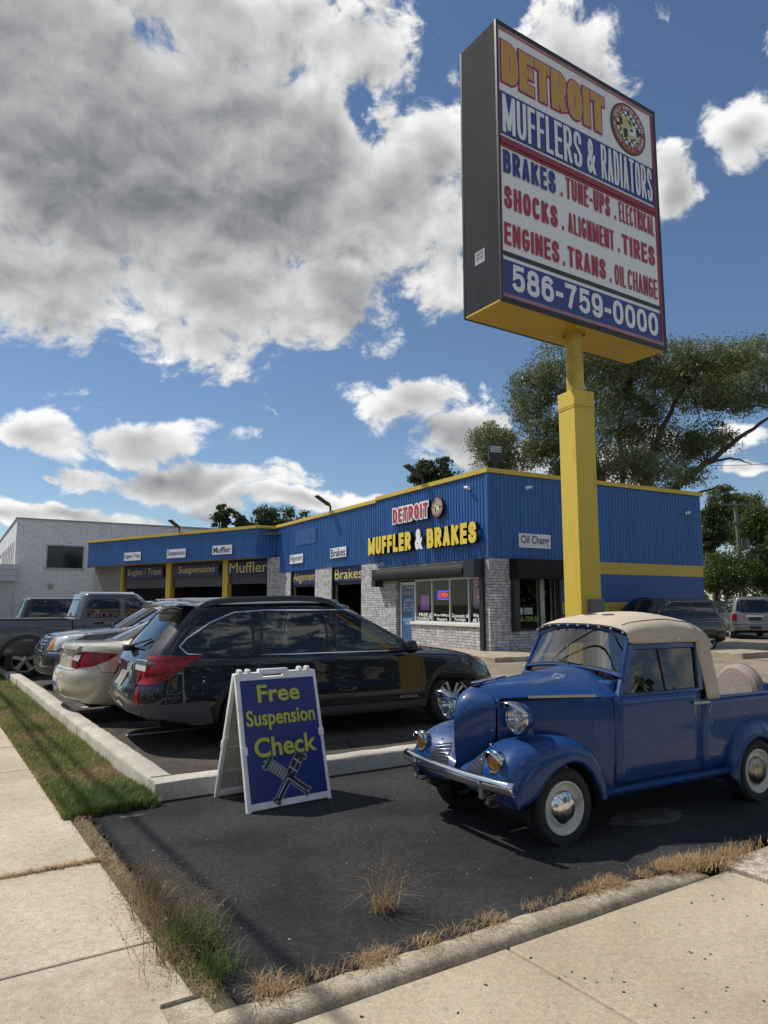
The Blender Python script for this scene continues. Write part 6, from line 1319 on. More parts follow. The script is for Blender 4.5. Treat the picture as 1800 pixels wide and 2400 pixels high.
# hood skin
mb = MB(); rows = []
ss_ = [-.206, -.15, -.05, .08, .22, .36, .48, .58, .66]
for s in ss_: rows.append([Vector((s, -hw(s) * t, hz(s, hw(s) * t))) for t in [-1 + 2 * k / 20 for k in range(21)]])
mb.grid(rows, 0, True)
hood = mb.build('hood', M_tb, tr, ang=50)
mb = MB(); mb.tube([(-.215, 0, .935), (-.10, 0, .968), (.05, 0, .985)], .006, 6); mb.build('hood_seam', M_tb, hood)
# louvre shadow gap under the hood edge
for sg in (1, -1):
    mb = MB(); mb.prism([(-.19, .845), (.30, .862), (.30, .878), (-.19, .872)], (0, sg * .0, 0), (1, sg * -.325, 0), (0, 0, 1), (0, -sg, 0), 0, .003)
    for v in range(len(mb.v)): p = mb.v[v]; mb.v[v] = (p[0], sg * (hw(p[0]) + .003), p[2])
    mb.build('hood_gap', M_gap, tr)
    mb = MB(); mb.box((.0, 0, .862), (.45, .004, .878)); 
    for v in range(len(mb.v)): p = mb.v[v]; mb.v[v] = (p[0], sg * (hw(p[0]) + .004 + p[1]), p[2] + .006)
    mb.build('hood_moulding', M_trim, tr)
    # side panel below the hood
    mb = MB(); rows = []
    for s in [-.206, -.15, -.05, .08, .22, .36, .48, .53, .562]:
        w = hw(s); rows.append([Vector((s, sg * (w - .004), sz(s) - .002)), Vector((s, sg * (w + .004), .80)), Vector((s, sg * (w + .006), .65)), Vector((s, sg * (w - .0), .48)), Vector((s, sg * (w - .02), .27))])
    mb.grid(rows, 0, True, flip=(sg > 0)); mb.build('hood_side', M_tb, tr, ang=40)
    mb = MB(); q = rnd([(.415, .585), (.505, .585), (.505, .715), (.415, .715)], .2, 2); mb.prism([(x - .46, z) for x, z in q], (.46, sg * (hw(.46) + .001), 0), Vector((1, sg * .40, 0)).normalized(), (0, 0, 1), Vector((.4, -1, 0)).normalized() * -sg, .0, .008); mb.build('vent_cover', M_tb, tr); bevel(bpy.context.scene.objects[-1] if False else tr.children[-1], .004)
# cowl and windscreen surround
mb = MB(); rows = []
for s, dz in ((.655, .0), (.675, .006), (.69, .0)): rows.append([Vector((s + .05 * (abs(t)) ** 2 * 0, .505 * t, hc(.66) - .0 + dz - (hc(.66) - .99) * abs(t) ** 2.4)) for t in [-1 + 2 * k / 16 for k in range(17)]])
mb.grid(rows, 0, True); mb.build('cowl', M_tb, tr)
wsb = lambda t: Vector((.672 + .014 * t * t, .475 * t, 1.045 - .038 * t * t)); wst = lambda t: Vector((.792 + .014 * t * t, .445 * t, 1.325 - .075 * abs(t) ** 2.6))
def wpt(t, k): return wsb(t).lerp(wst(t), k)
mb = MB(); T9 = [-1 + 2 * k / 18 for k in range(19)]
mb.tube([wpt(t, 0) + Vector((0, 0, -.008)) for t in T9], .013, 8); mb.tube([wpt(t, 1) for t in T9], .012, 8)
for t in (-1, 1): mb.tube([wpt(t, 0) + Vector((-.0, t * .012, -.15)), wpt(t, 0) + Vector((0, t * .012, -.02)), wpt(t, 1) + Vector((0, t * .006, .01))], [.024, .018, .015], 8)
wsf = mb.build('windscreen_frame', M_tb, tr)
mb = MB(); rows = [[wpt(t * .97, k) for t in T9] for k in (0.03, .35, .65, .98)]; mb.grid(rows, 0, True); mb.build('windscreen', glass('old_glass', (.64, .67, .64), 2.15), wsf)
mb = MB(); rg_ = [[wpt(t * .975, k) + Vector((-.006, 0, 0)) for t in T9] for k in (0.0, .06)]; mb.grid(rg_, 0, True); rg_ = [[wpt(t * .975, k) + Vector((-.006, 0, 0)) for t in T9] for k in (.95, 1.0)]; mb.grid(rg_, 0, True); mb.build('rubber_seal', M_black, wsf)
mb = MB(); a0 = wpt(-.02, .03) + Vector((-.02, 0, 0)); mb.tube([a0, wpt(.12, .13) + Vector((-.016, 0, 0))], .006, 6); mb.tube([wpt(-.26, .04) + Vector((-.014, 0, 0)), wpt(.28, .12) + Vector((-.014, 0, .0))], .005, 6); mb.build('wiper', M_blackpl, tr)
# doors (flat sided with an upright window frame)
def side_y(z): return lerp([(.26, .495), (.35, .518), (.6, .53), (.86, .522), (1.22, .452)], z)
def sidegrid(mb, s0f, s1f, zs_, sg, n=10, off=0.0, mi=0):
    rows = []
    for z in zs_:
        a, b = s0f(z), s1f(z); rows.append([Vector((a + (b - a) * k / n, sg * (side_y(z) + off), z)) for k in range(n + 1)])
    mb.grid(rows, mi, True, flip=(sg > 0))
for sg in (1, -1):
    mb = MB(); sidegrid(mb, lambda z: .565, lambda z: 1.475, [.275, .32, .4, .5, .6, .7, .8, .862], sg); 
    d_ = mb.build('door', M_tb, tr, ang=60); sol = d_.modifiers.new('s', 'SOLIDIFY'); sol.thickness = .03; sol.offset = -1
    fr_in = [(.655, .872), (.855, 1.175), (1.535, 1.175), (1.475, .872)]; fr_out = [(.60, .862), (.815, 1.222), (1.60, 1.222), (1.515, .862)]
    mb = MB()
    def q3(p, o=0): return Vector((p[0], sg * (side_y(p[1]) + o), p[1]))
    for i in range(4):
        j = (i + 1) % 4; A, B, C, D = fr_out[i], fr_out[j], fr_in[j], fr_in[i]
        V = [q3(p, .0) for p in (A, B, C, D)] + [q3(p, -.028) for p in (A, B, C, D)]
        mb.add(V, [(0, 1, 2, 3) if sg < 0 else (3, 2, 1, 0), (3, 2, 6, 7), (0, 4, 5, 1)], 0)
    mb.build('window_frame', M_tb, d_)
    mb = MB(); gl_ = [(.645, .865), (.85, 1.18), (1.54, 1.18), (1.48, .865)]; mb.poly([q3(p, -.02) for p in (gl_ if sg < 0 else gl_[::-1])]); mb.build('side_window', glass('old_side_glass', (.34, .33, .29), 1.5), d_)
    mb = MB()
    for i in range(4):
        a, b = Vector(fr_in[i]), Vector(fr_in[(i + 1) % 4]); mb.tube([q3(a, -.012), q3(b, -.012)], .009, 6)
    mb.tube([q3((1.12, .87), -.016), q3((1.12, 1.176), -.016)], .007, 6); mb.build('window_channel', M_blackpl, d_)
    mb = MB(); mb.tube([(1.385, sg * .535, .773), (1.42, sg * .565, .773)], .012, 8); mb.tube([(1.41, sg * .565, .775), (1.53, sg * .562, .772)], [.012, .008], 8); mb.build('door_handle', pm('bare_metal_handle', (.55, .53, .48), .35, .7), d_)
    mb = MB(); 
    for (a, b) in (((.56, .28), (.56, .86)), ((1.482, .28), (1.482, .86)), ((.56, .272), (1.482, .272))):
        mb.tube([(a[0], sg * (side_y(a[1]) + .0), a[1]), (b[0], sg * (side_y(b[1]) + .0), b[1])], .004, 5)
    mb.build('door_gap', M_gap, tr)
    # cowl side, rear quarter and bed side in one skin
    mb = MB(); sidegrid(mb, lambda z: 1.488, lambda z: 3.02, [.275, .35, .5, .65, .74, .79], sg, 20); 
    bs_ = mb.build('bed_side', M_tb, tr, ang=60); s2_ = bs_.modifiers.new('s', 'SOLIDIFY'); s2_.thickness = .03; s2_.offset = -1
    mb = MB(); mb.tube([(1.62, sg * .515, .79), (3.02, sg * .515, .79)], .016, 8); mb.build('bed_rail', M_tb, tr)
    # rivets
    mb = MB()
    for (x, z) in ((1.60, .74), (1.57, .70), (1.59, .62), (1.555, .52), (1.55, .40), (1.58, .375), (1.62, .38), (1.86, .70), (2.1, .74), (2.0, .66)): mb.lathe([(.0, .004), (.006, .002), (.007, 0)], (x, sg * (side_y(z) + .001), z), (0, sg, 0), 8)
    mb.build('rivet_heads', M_trim, bs_)
    # sill strip
    mb = MB(); rows = [[Vector((s, sg * y, z)) for y, z in ((.48, .275), (.535, .27), (.552, .255), (.545, .235), (.49, .225))] for s in (.40, .7, 1.0, 1.4, 1.78)]
    mb.grid(rows, 0, True, flip=(sg < 0)); mb.build('sill', M_tb, tr, ang=60)
# bed floor, front wall, tailgate, cab rear wall
mb = MB(); mb.box((1.62, -.49, .42), (3.02, .49, .45)); mb.box((1.60, -.50, .42), (1.63, .50, .79)); mb.build('bed_floor', M_tb, tr)
mb = MB(); mb.box((3.0, -.52, .30), (3.04, .52, .79), bev=.01); mb.build('tailgate', M_tb, tr)
mb = MB(); mb.box((1.56, -.47, .3), (1.60, .47, .84)); mb.box((.56, -.49, .27), (3.0, .49, .30)); mb.box((.50, -.43, .3), (.54, .43, .84)); mb.build('cab_shell', M_darkhole, tr)
mb = MB(); mb.box((1.15, -.44, .42), (1.55, .44, .56), bev=.04); mb.box((1.42, -.44, .5), (1.56, .44, .95), bev=.04); mb.build('bench_seat', pm('dark_vinyl_seat', (.035, .03, .028), .6), tr)
mb = MB(); mb.box((.60, -.47, .80), (.76, .47, .965), bev=.02); mb.build('dashboard', M_tb, tr)
mb = MB(); cS = Vector((.93, -.24, .90)); sa = Vector((-.75, 0, .6)).normalized(); u_ = Vector((0, 1, 0)); w_ = sa.cross(u_); mb.tube([cS + u_ * (  .165 * math.cos(t)) + w_ * (  .165 * math.sin(t)) for t in [2 * math.pi * i / 28 for i in range(29)]], .011, 8, cap=False)
for a_ in (0, 2.1, 4.2): mb.tube([cS, cS + u_ * (.165 * math.cos(a_ + 1.57)) + w_ * (.165 * math.sin(a_ + 1.57))], .007, 6)
mb.tube([cS, cS - sa * -.0 + Vector((-.25, 0, -.2))], .016, 8); mb.build('steering_wheel', pm('old_bakelite', (.30, .28, .24), .4), tr)
# canvas top
def sup(t, p): return (1 - abs(t) ** p) ** (1 / p)
mb = MB(); rows = []
NT = 24
def trow(s, ye, zb, ze, zc, p=2.7, dx=0.0):
    r = [Vector((s + dx, -ye - .004, zb)), Vector((s + dx, -ye - .004, (zb + ze) / 2))]
    for k in range(NT + 1):
        a = math.pi * k / NT; t = -math.cos(a); r.append(Vector((s + dx * abs(t) ** 2, ye * t, ze + (zc - ze) * sup(t, p))))
    r += [Vector((s + dx, ye + .004, (zb + ze) / 2)), Vector((s + dx, ye + .004, zb))]
    return r
rows = [trow(.765, .462, 1.232, 1.255, 1.338, 2.6, .03), trow(.755, .47, 1.225, 1.262, 1.352, 2.6, .03), trow(.785, .475, 1.215, 1.262, 1.368, 2.6, .03), trow(.9, .472, 1.213, 1.258, 1.398), trow(1.05, .47, 1.213, 1.255, 1.418), trow(1.22, .47, 1.213, 1.252, 1.435, 2.6), trow(1.30, .47, 1.213, 1.25, 1.437, 2.6), trow(1.42, .47, 1.212, 1.245, 1.425, 2.5), trow(1.52, .474, 1.21, 1.24, 1.41, 2.5), trow(1.575, .478, 1.208, 1.235, 1.40, 2.5)]
mb.grid(rows, 0, True, flip=True)
def trow2(s, zc, pz=2.5):
    r = []
    for z in (.785, .84, .95, 1.05, 1.15): r.append(Vector((s, -(side_y(z) + .006), z)))
    for k in range(NT + 1):
        t = -math.cos(math.pi * k / NT); r.append(Vector((s, .474 * t, 1.22 + (zc - 1.22) * sup(t, pz))))
    for z in (1.15, 1.05, .95, .84, .785): r.append(Vector((s, (side_y(z) + .006), z)))
    return r
rows = [trow2(1.535, 1.408), trow2(1.60, 1.398), trow2(1.645, 1.375), trow2(1.68, 1.335), trow2(1.70, 1.28)]
for r in rows:      # the flap narrows over the window
    for p in r:
        if p.z < 1.2 and p.x < 1.56: p.x += .02 * (1.2 - p.z) / .4
mb.grid(rows, 0, True, flip=True)
last = rows[-1]; mb.grid([last, [Vector((p.x + .012, p.y * .96, p.z - .02 if p.z > .8 else p.z)) for p in last], [Vector((1.715, p.y * .9, min(p.z, 1.2))) for p in last], [Vector((1.70, p.y * .9, .785)) for p in last]], 0, True, flip=True)
top = mb.build('canvas_top', M_canvas, tr, ang=50, merge=.0008, recalc=True); sol = top.modifiers.new('s', 'SOLIDIFY'); sol.thickness = .012; sol.offset = -1
tbv = BVHTree.FromPolygons([v.co.copy() for v in top.data.vertices], [tuple(p.vertices) for p in top.data.polygons])
for sg in (1, -1):     # seams
    pts = []
    for s in [.775 + .05 * i for i in range(17)]:
        h_ = tbv.ray_cast(Vector((s, sg * (.385 - .0 * s), 2)), Vector((0, 0, -1)))[0]
        if h_: pts.append(h_ + Vector((0, 0, .001)))
    mb = MB(); mb.tube(pts, .0045, 6); mb.build('seam', pm('canvas_seam', (.20, .16, .12), .9), top)
# oval patches, snaps
M_oval = pm('dark_felt_patch', (.07, .065, .06), .9)
for yy in (.10, -.08):
    mb = MB(); V = []; c = (1.02, yy)
    for i in range(24):
        a = 2 * math.pi * i / 24; h_ = tbv.ray_cast(Vector((c[0] + .042 * math.cos(a), c[1] + .055 * math.sin(a), 2)), Vector((0, 0, -1)))[0]; V.append(h_ + Vector((0, 0, .003)))
    mb.poly(V); mb.build('oval_patch', M_oval, top)
mb = MB()
for t in [-.93, -.72, -.5, -.28, -.06, .16, .38, .6, .8, .95]:
    p = Vector((.75 + .03 * t * t, .47 * t, 1.262 + .085 * sup(t, 2.6))); mb.lathe([(0, .006), (.008, .004), (.010, 0)], p + Vector((-.006, 0, -.012)), (-1, 0, .3), 10)
for s in (1.1, 1.32, 1.50):
    for sg in (1, -1): mb.lathe([(0, .006), (.008, .004), (.010, 0)], (s, sg * .476, 1.235), (0, sg, 0), 10)
mb.build('snap_fasteners', M_chrome, top)
# fenders
def fender(xc, zc, ra_, sg, crest, inner, yo, nm, lips=None):
    """crest/inner: side outlines (s,z) sampled front to rear; outer lip is the wheel opening"""
    n = 6; C = cr([(a, b, 0) for a, b in crest], n); I = cr([(a, b, c) for a, b, c in inner], n); rows = []; LP = cr([(a, b, 0) for a, b in lips], n) if lips else None
    m = len(C)
    for i in range(m):
        c, q = C[i], I[i]; t = i / (m - 1); a = R(198 - 216 * t)
        lip = Vector((xc + ra_ * math.cos(a), zc + ra_ * math.sin(a)))
        if LP: lip = Vector((LP[i].x, LP[i].y))
        elif i == 0 or i == m - 1: lip = Vector((lip.x, min(lip.y, c.y)))
        y_in = q.z
        pts = [(q.x, y_in, q.y), (q.x * .55 + c.x * .45, y_in + (.40 - y_in) * .45, q.y * .42 + c.y * .58 + .012), (c.x, .43, c.y), (c.x * .93 + lip.x * .07, .50, c.y - .012 - .02 * 0), (c.x * .75 + lip.x * .25, .555, c.y * .78 + lip.y * .22), (c.x * .45 + lip.x * .55, .583, c.y * .45 + lip.y * .55), (lip.x, yo, lip.y), (lip.x * .985 + xc * .015, yo - .03, lip.y - .0)]
        rows.append([Vector((a_, sg * b_, c_)) for a_, b_, c_ in pts])
    mb = MB(); mb.grid(rows, 0, True, flip=(sg < 0))
    o = mb.build(nm, M_tb, tr, ang=180); subsurf(o, 2); return o
FEN = {}
M_gtrim = pm('grille_slat_edge', (.10, .14, .24), .35, .6)
for sg in (1, -1):
    FEN[sg] = fender(.02, .20, .285, sg,
        [(-.365, .27), (-.415, .36), (-.415, .45), (-.365, .54), (-.25, .607), (-.10, .640), (.06, .647), (.20, .627), (.32, .567), (.405, .46), (.445, .34), (.46, .24)],
        [(-.375, .30, .10), (-.395, .38, .035), (-.365, .43, .045), (-.315, .475, .095), (-.26, .545, .155), (-.19, .60, .205), (.02, .61, .285), (.20, .59, .34), (.33, .53, .38), (.42, .44, .42), (.47, .33, .45), (.49, .24, .46)], .585, 'front_fender',
        [(-.345, .265), (-.32, .275), (-.26, .285), (-.18, .325), (-.10, .405), (-.02, .455), (.09, .488), (.18, .475), (.25, .43), (.30, .37), (.345, .28), (.36, .232)])
    fender(2.074, .195, .275, sg,
        [(1.745, .245), (1.77, .36), (1.81, .47), (1.88, .56), (1.98, .615), (2.09, .632), (2.22, .61), (2.32, .55), (2.40, .45), (2.45, .34), (2.48, .25)],
        [(1.735, .25, .48), (1.76, .37, .50), (1.80, .48, .515), (1.87, .57, .525), (1.98, .62, .53), (2.09, .637, .53), (2.22, .615, .53), (2.33, .555, .525), (2.41, .455, .515), (2.46, .345, .50), (2.49, .25, .48)], .60, 'rear_fender')
    # inner wheel housings
    for xc in (.05, 2.074):
        mb = MB(); r = [[Vector((xc + .30 * math.cos(R(a)), sg * y, .2 + .30 * math.sin(R(a)))) for a in range(-5, 186, 10)] for y in (.57, .27)]; mb.grid(r, 0, False); mb.poly([Vector((xc + .30 * math.cos(R(a)), sg * .27, .2 + .30 * math.sin(R(a)))) for a in range(-5, 186, 10)]); mb.build('wheel_housing', M_darkhole, tr)
    # slots pressed in the panel between prow and fender
    dg_ = bpy.context.evaluated_depsgraph_get(); ev = FEN[sg].evaluated_get(dg_); me_ = ev.to_mesh(); fbv = BVHTree.FromPolygons([v.co.copy() for v in me_.vertices], [tuple(p.vertices) for p in me_.polygons]); ev.to_mesh_clear()
    mb = MB(); mc = MB()
    for k in range(8):
        z0_ = .375 + k * .021; y0_ = .085 + .010 * k + max(0, k - 4) * .006; y1_ = .315 - .006 * k
        sl = [(0, sg * y0_, z0_), (0, sg * y1_, z0_ - .020), (0, sg * (y1_ - .004), z0_ - .004), (0, sg * (y0_ + .004), z0_ + .010)]
        patch(mb, flat(sl, (1, 0, 0)), (1, 0, 0), fbv, .003, .004, .03)
        sl = [(0, sg * y0_, z0_ - .004), (0, sg * y1_, z0_ - .0225), (0, sg * y1_, z0_ - .0205), (0, sg * y0_, z0_ - .002)]
        patch(mc, flat(sl, (1, 0, 0)), (1, 0, 0), fbv, .006, .006, .03)
    mb.build('grille_slots', M_darkhole, tr); mc.build('grille_trim', M_gtrim, tr)
    # headlamp with visor
    hl = Vector((-.17, sg * .375, .765)); ax = Vector((-1, 0, .02)).normalized()
    mb = MB(); mb.lathe([(.03, -.13), (.06, -.10), (.088, -.045), (.094, .0)], hl, ax, 28); mb.tube([hl + Vector((.08, 0, -.06)), hl + Vector((.10, -sg * .02, -.17))], [.035, .05], 10); L_ = mb.build('headlamp_bucket', M_tb, tr)
    mb = MB(); mb.lathe([(.094, -.012), (.102, .0), (.102, .016), (.088, .026), (.084, .02)], hl, ax, 36); mb.build('headlamp_rim', M_rchrome, L_)
    mb = MB(); mb.lathe([(.086, .018), (.07, .036), (.04, .047), (.0, .052)], hl, ax, 32); mb.build('headlamp_lens', G_lens, L_)
    mb = MB(); mb.lathe([(.085, .012), (.06, -.03), (.03, -.055), (.0, -.06)], hl, ax, 32); mb.lathe([(.014, -.05), (.014, -.01), (.0, -.005)], hl, ax, 10)
    for k in range(6): mb.box((hl.x - .034, hl.y - .055 + k * .02, hl.z - .05), (hl.x - .032, hl.y - .05 + k * .02, hl.z - .02))
    mb.build('headlamp_reflector', M_chrome, L_)
    mb = MB(); rows = []
    for k in range(13):
        a = R(20 + 140 * k / 12); d_ = Vector((0, math.cos(a) * 1, math.sin(a))); ln = .10 * math.sin(R(180 * k / 12)) ** .6 + .014
        rows.append([hl + d_ * .104 + ax * .0, hl + d_ * .107 + ax * (ln * .5), hl + d_ * .103 + ax * ln])
    mb.grid(rows, 0, True); v_ = mb.build('headlamp_visor', M_rchrome, L_); sm = v_.modifiers.new('s', 'SOLIDIFY'); sm.thickness = .003
    # amber fog lamp with half visor, on a strap
    fl_ = Vector((-.385, sg * .41, .525))
    mb = MB(); mb.lathe([(.0, -.075), (.03, -.07), (.056, -.03), (.062, .0), (.068, .004), (.068, .016), (.058, .022)], fl_, ax, 28); F_ = mb.build('fog_lamp', M_rchrome, tr)
    mb = MB(); mb.lathe([(.058, .016), (.045, .028), (.02, .036), (.0, .038)], fl_, ax, 24); mb.build('fog_lamp_lens', pm('amber_glass', (.42, .17, .015), .12, coat=1), F_)
    mb = MB(); rows = []
    for k in range(13):
        a = R(180 * k / 12); d_ = Vector((0, math.cos(a), math.sin(a))); rows.append([fl_ + d_ * .062 + ax * .012, fl_ + d_ * .062 + ax * (.06 * math.sin(a) ** .5 + .012)])
    mb.grid(rows, 0, True); v_ = mb.build('fog_lamp_visor', M_chrome, F_); sm = v_.modifiers.new('s', 'SOLIDIFY'); sm.thickness = .003
    mb = MB(); mb.box((fl_.x - .01, fl_.y - .014, .37), (fl_.x + .006, fl_.y + .014, .465)); mb.box((fl_.x - .03, fl_.y - .03, .455), (fl_.x + .06, fl_.y + .03, .463)); mb.build('lamp_bracket', pm('rusty_strap', (.16, .10, .06), .7, var=.3, vs=20), F_)
    # bumper iron below
    mb = MB(); pts = [Vector((-.36, sg * .40, .33)), Vector((-.44, sg * .40, .31)), Vector((-.455, sg * .40, .27)), Vector((-.40, sg * .40, .25)), Vector((-.33, sg * .40, .27))]
    P_ = cr(pts, 5); mb.grid([[p - Vector((0, .018, 0)), p + Vector((0, .018, 0))] for p in P_], 0, True); v_ = mb.build('bumper_iron', pm('rusty_strap', (.16, .10, .06), .7, var=.3, vs=20), tr); sm = v_.modifiers.new('s', 'SOLIDIFY'); sm.thickness = .006
    mb = MB()
    for (a_, b_, c_) in ((-.30, .30, .60), (-.34, .36, .45), (-.33, .24, .50)): mb.lathe([(0, .006), (.008, .003), (.009, 0)], (a_ - .035, sg * b_, c_), (-1, 0, .3), 8)
    mb.build('bolt_heads', M_trim, tr)
# bumper
mb = MB(); rows = []
for k in range(25):
    t = -1 + 2 * k / 24; x = -.475 + .06 * abs(t) ** 2.5; y = .605 * t - .012
    rows.append([Vector((x + .012, y, .355)), Vector((x - .006, y, .357)), Vector((x - .018, y, .368)), Vector((x - .021, y, .395)), Vector((x - .018, y, .422)), Vector((x - .006, y, .433)), Vector((x + .012, y, .435))])
mb.grid(rows, 0, True); bm_ = mb.build('bumper', M_chrome, tr, ang=60); sm = bm_.modifiers.new('s', 'SOLIDIFY'); sm.thickness = .004
mb = MB()
for sg in (1, -1): mb.lathe([(0, .012), (.014, .008), (.018, 0)], (-.492, sg * .36, .395), (-1, 0, 0), 12); mb.box((-.47, sg * .36 - .02, .30), (-.2, sg * .36 + .02, .36))
mb.build('bumper_bolt', M_rchrome, bm_)
# hood ornament
mb = MB(); rows = []
for k in range(9):
    t = k / 8; s = -.255 + .20 * t; w = .004 + .016 * math.sin(math.pi * min(1, t * 1.3) * .5) * (1 - .35 * t); z = .945 + .020 * t
    rows.append([Vector((s, w * math.cos(a), z + .010 + .010 * math.sin(a))) for a in [2 * math.pi * i / 10 for i in range(10)]])
mb.grid(rows, 0, True, cv=True); mb.add(rows[0], [tuple(range(10))]); mb.add(rows[-1], [tuple(range(10))]); mb.build('hood_ornament', M_rchrome, tr)
mb = MB(); random.seed(5)
for i in range(46):
    a = random.uniform(0, 6.28); rd = random.uniform(.3, 1); s = .40 + .06 * math.cos(a) * rd; y = -.16 + .055 * math.sin(a) * rd; r0 = random.uniform(.002, .007)
    mb.poly([(s + r0 * math.cos(b) * random.uniform(.6, 1.4), y + r0 * math.sin(b), hz(s + r0 * math.cos(b), y + r0 * math.sin(b)) + .0016) for b in [2 * math.pi * k / 7 for k in range(7)]])
mb.build('paint_flake', pm('bare_patch', (.32, .38, .45), .6), hood)
# wheels: black tyres, cream steel rims, chrome caps
def twheel(x, y, sg, flat_=False, dull=False):
    Rw = .243; w = .15; h = w / 2; A = (0, sg, 0); rim = .165
    mb = MB(); mb.lathe([(rim * .95, -h * .9), (Rw * .88, -h), (Rw * .97, -h * .75), (Rw, -h * .4), (Rw, h * .4), (Rw * .97, h * .75), (Rw * .9, h), (rim * 1.12, h * .97), (rim * 1.0, h * .80)], (0, 0, 0), A, 48)
    for k in (-.3, 0, .3): mb.lathe([(Rw + .001, k * w - .004), (Rw - .006, k * w - .002), (Rw - .006, k * w + .002), (Rw + .001, k * w + .004)], (0, 0, 0), A, 48)
    t = mb.build('wheel', M_tyre, tr, ang=50); t.location = (x, y, Rw - .026)
    mb = MB(); mb.lathe([(rim * 1.0, h * .78), (rim * .99, h * .92), (rim * .94, h * .93), (rim * .90, h * .72), (rim * .83, h * .48), (rim * .76, h * .42), (rim * .68, h * .55), (rim * .50, h * .58), (0, h * .58)], (0, 0, 0), A, 48); mb.build('rim', M_cream, t, ang=60)
    mb = MB(); mb.lathe([(rim * .645, h * .56), (rim * .64, h * .66), (rim * .58, h * .86), (rim * .44, h * 1.06), (rim * .24, h * 1.16), (0, h * 1.2)], (0, 0, 0), A, 40); mb.build('hubcap', pm('dull_hubcap', (.38, .34, .28), .28, 1.0, col2=(.20, .13, .08), vs=16, lo=.45, hi=.7) if dull else M_chrome, t, ang=60)
for sg in (1, -1): twheel(.048, sg * .487, sg); twheel(2.074, sg * .50, sg, dull=True)
# spare wheel under a cloth cover, standing in the bed
sp = thing('spare_wheel', 'spare wheel in a faded cloth cover standing in the bed of the blue pickup', 'spare wheel', TL + tx_ * 2.80 + ty_ * .03 + UP * .45, TA + R(-12))
mb = MB(); mb.lathe([(.0, .08), (.15, .08), (.21, .07), (.24, .04), (.248, 0), (.24, -.04), (.21, -.07), (.0, -.08)], (0, 0, .262), (1, 0, 0), 44); mb.build('cover', pm('faded_cloth', (.30, .24, .21), .9, var=.1, vs=8, bump=.2, bs=60), sp, ang=70)
mb = MB(); mb.lathe([(.241, .046), (.247, .042), (.249, .035), (.243, .034)], (0, 0, .262), (1, 0, 0), 44); mb.build('piping', pm('dark_piping', (.16, .12, .10), .9), sp)
# ================================================================== VEGETATION
def leafmat(name, c1, c2, tr_=.25, rough=.5):
    if name in MATS: return MATS[name]
    m = bpy.data.materials.new(name); m.use_nodes = True; nt = m.node_tree; b = nt.nodes['Principled BSDF']; L = nt.links
    geo = nt.nodes.new('ShaderNodeNewGeometry'); wn = nt.nodes.new('ShaderNodeTexNoise'); wn.inputs['Scale'].default_value = .9; wn.inputs['Detail'].default_value = 3; L.new(geo.outputs['Position'], wn.inputs['Vector'])
    w2 = nt.nodes.new('ShaderNodeTexWhiteNoise'); w2.noise_dimensions = '1D'; L.new(geo.outputs['Random Per Island'], w2.inputs['W'])
    f = (X(nt, wn.outputs['Fac']).ss(.3, .7) * .5 + X(nt, w2.outputs['Value']) * .5)
    mx = nt.nodes.new('ShaderNodeMix'); mx.data_type = 'RGBA'; L.new(f.s, mx.inputs[0]); mx.inputs[6].default_value = (*c1, 1); mx.inputs[7].default_value = (*c2, 1)
    L.new(mx.outputs[2], b.inputs['Base Color']); b.inputs['Roughness'].default_value = rough; b.inputs['Specular IOR Level'].default_value = .4
    out = nt.nodes['Material Output']; t = nt.nodes.new('ShaderNodeBsdfTranslucent'); L.new(mx.outputs[2], t.inputs[0]); ms = nt.nodes.new('ShaderNodeMixShader'); ms.inputs[0].default_value = tr_
    L.new(b.outputs[0], ms.inputs[1]); L.new(t.outputs[0], ms.inputs[2]); L.new(ms.outputs[0], out.inputs[0]); MATS[name] = m; return m
M_bark = pm('bark', (.07, .058, .045), .9, var=.3, vs=6, bump=.4, bs=12)
def mesh_np(name, V, F, m, parent=None):
    me = bpy.data.meshes.new(name); nv, nf, k = len(V), len(F), F.shape[1]
    me.vertices.add(nv); me.vertices.foreach_set('co', np.ascontiguousarray(V, dtype=np.float32).ravel()); me.loops.add(nf * k); me.loops.foreach_set('vertex_index', np.ascontiguousarray(F, dtype=np.int32).ravel())
    me.polygons.add(nf); me.polygons.foreach_set('loop_start', np.arange(nf, dtype=np.int32) * k); me.polygons.foreach_set('loop_total', np.full(nf, k, dtype=np.int32))
    me.materials.append(m); me.update(calc_edges=True); o = bpy.data.objects.new(name, me); COL.objects.link(o)
    if parent: o.parent = parent
    return o
def leaves(C, rng, size, asp=.45, droop=.3):
    """one small folded-free leaf quad per centre"""
    n = len(C); d = rng.normal(size=(n, 3)); d[:, 2] -= droop; d /= np.linalg.norm(d, axis=1)[:, None]
    a = rng.normal(size=(n, 3)); s = np.cross(d, a); s /= np.linalg.norm(s, axis=1)[:, None]
    L = size * rng.uniform(.6, 1.4, n)[:, None]; W = L * asp
    V = np.stack([C - d * L * .5, C + s * W * .5 - d * L * .05, C + d * L * .5, C - s * W * .5 - d * L * .05], 1).reshape(-1, 3)
    return V, np.arange(n * 4).reshape(-1, 4)
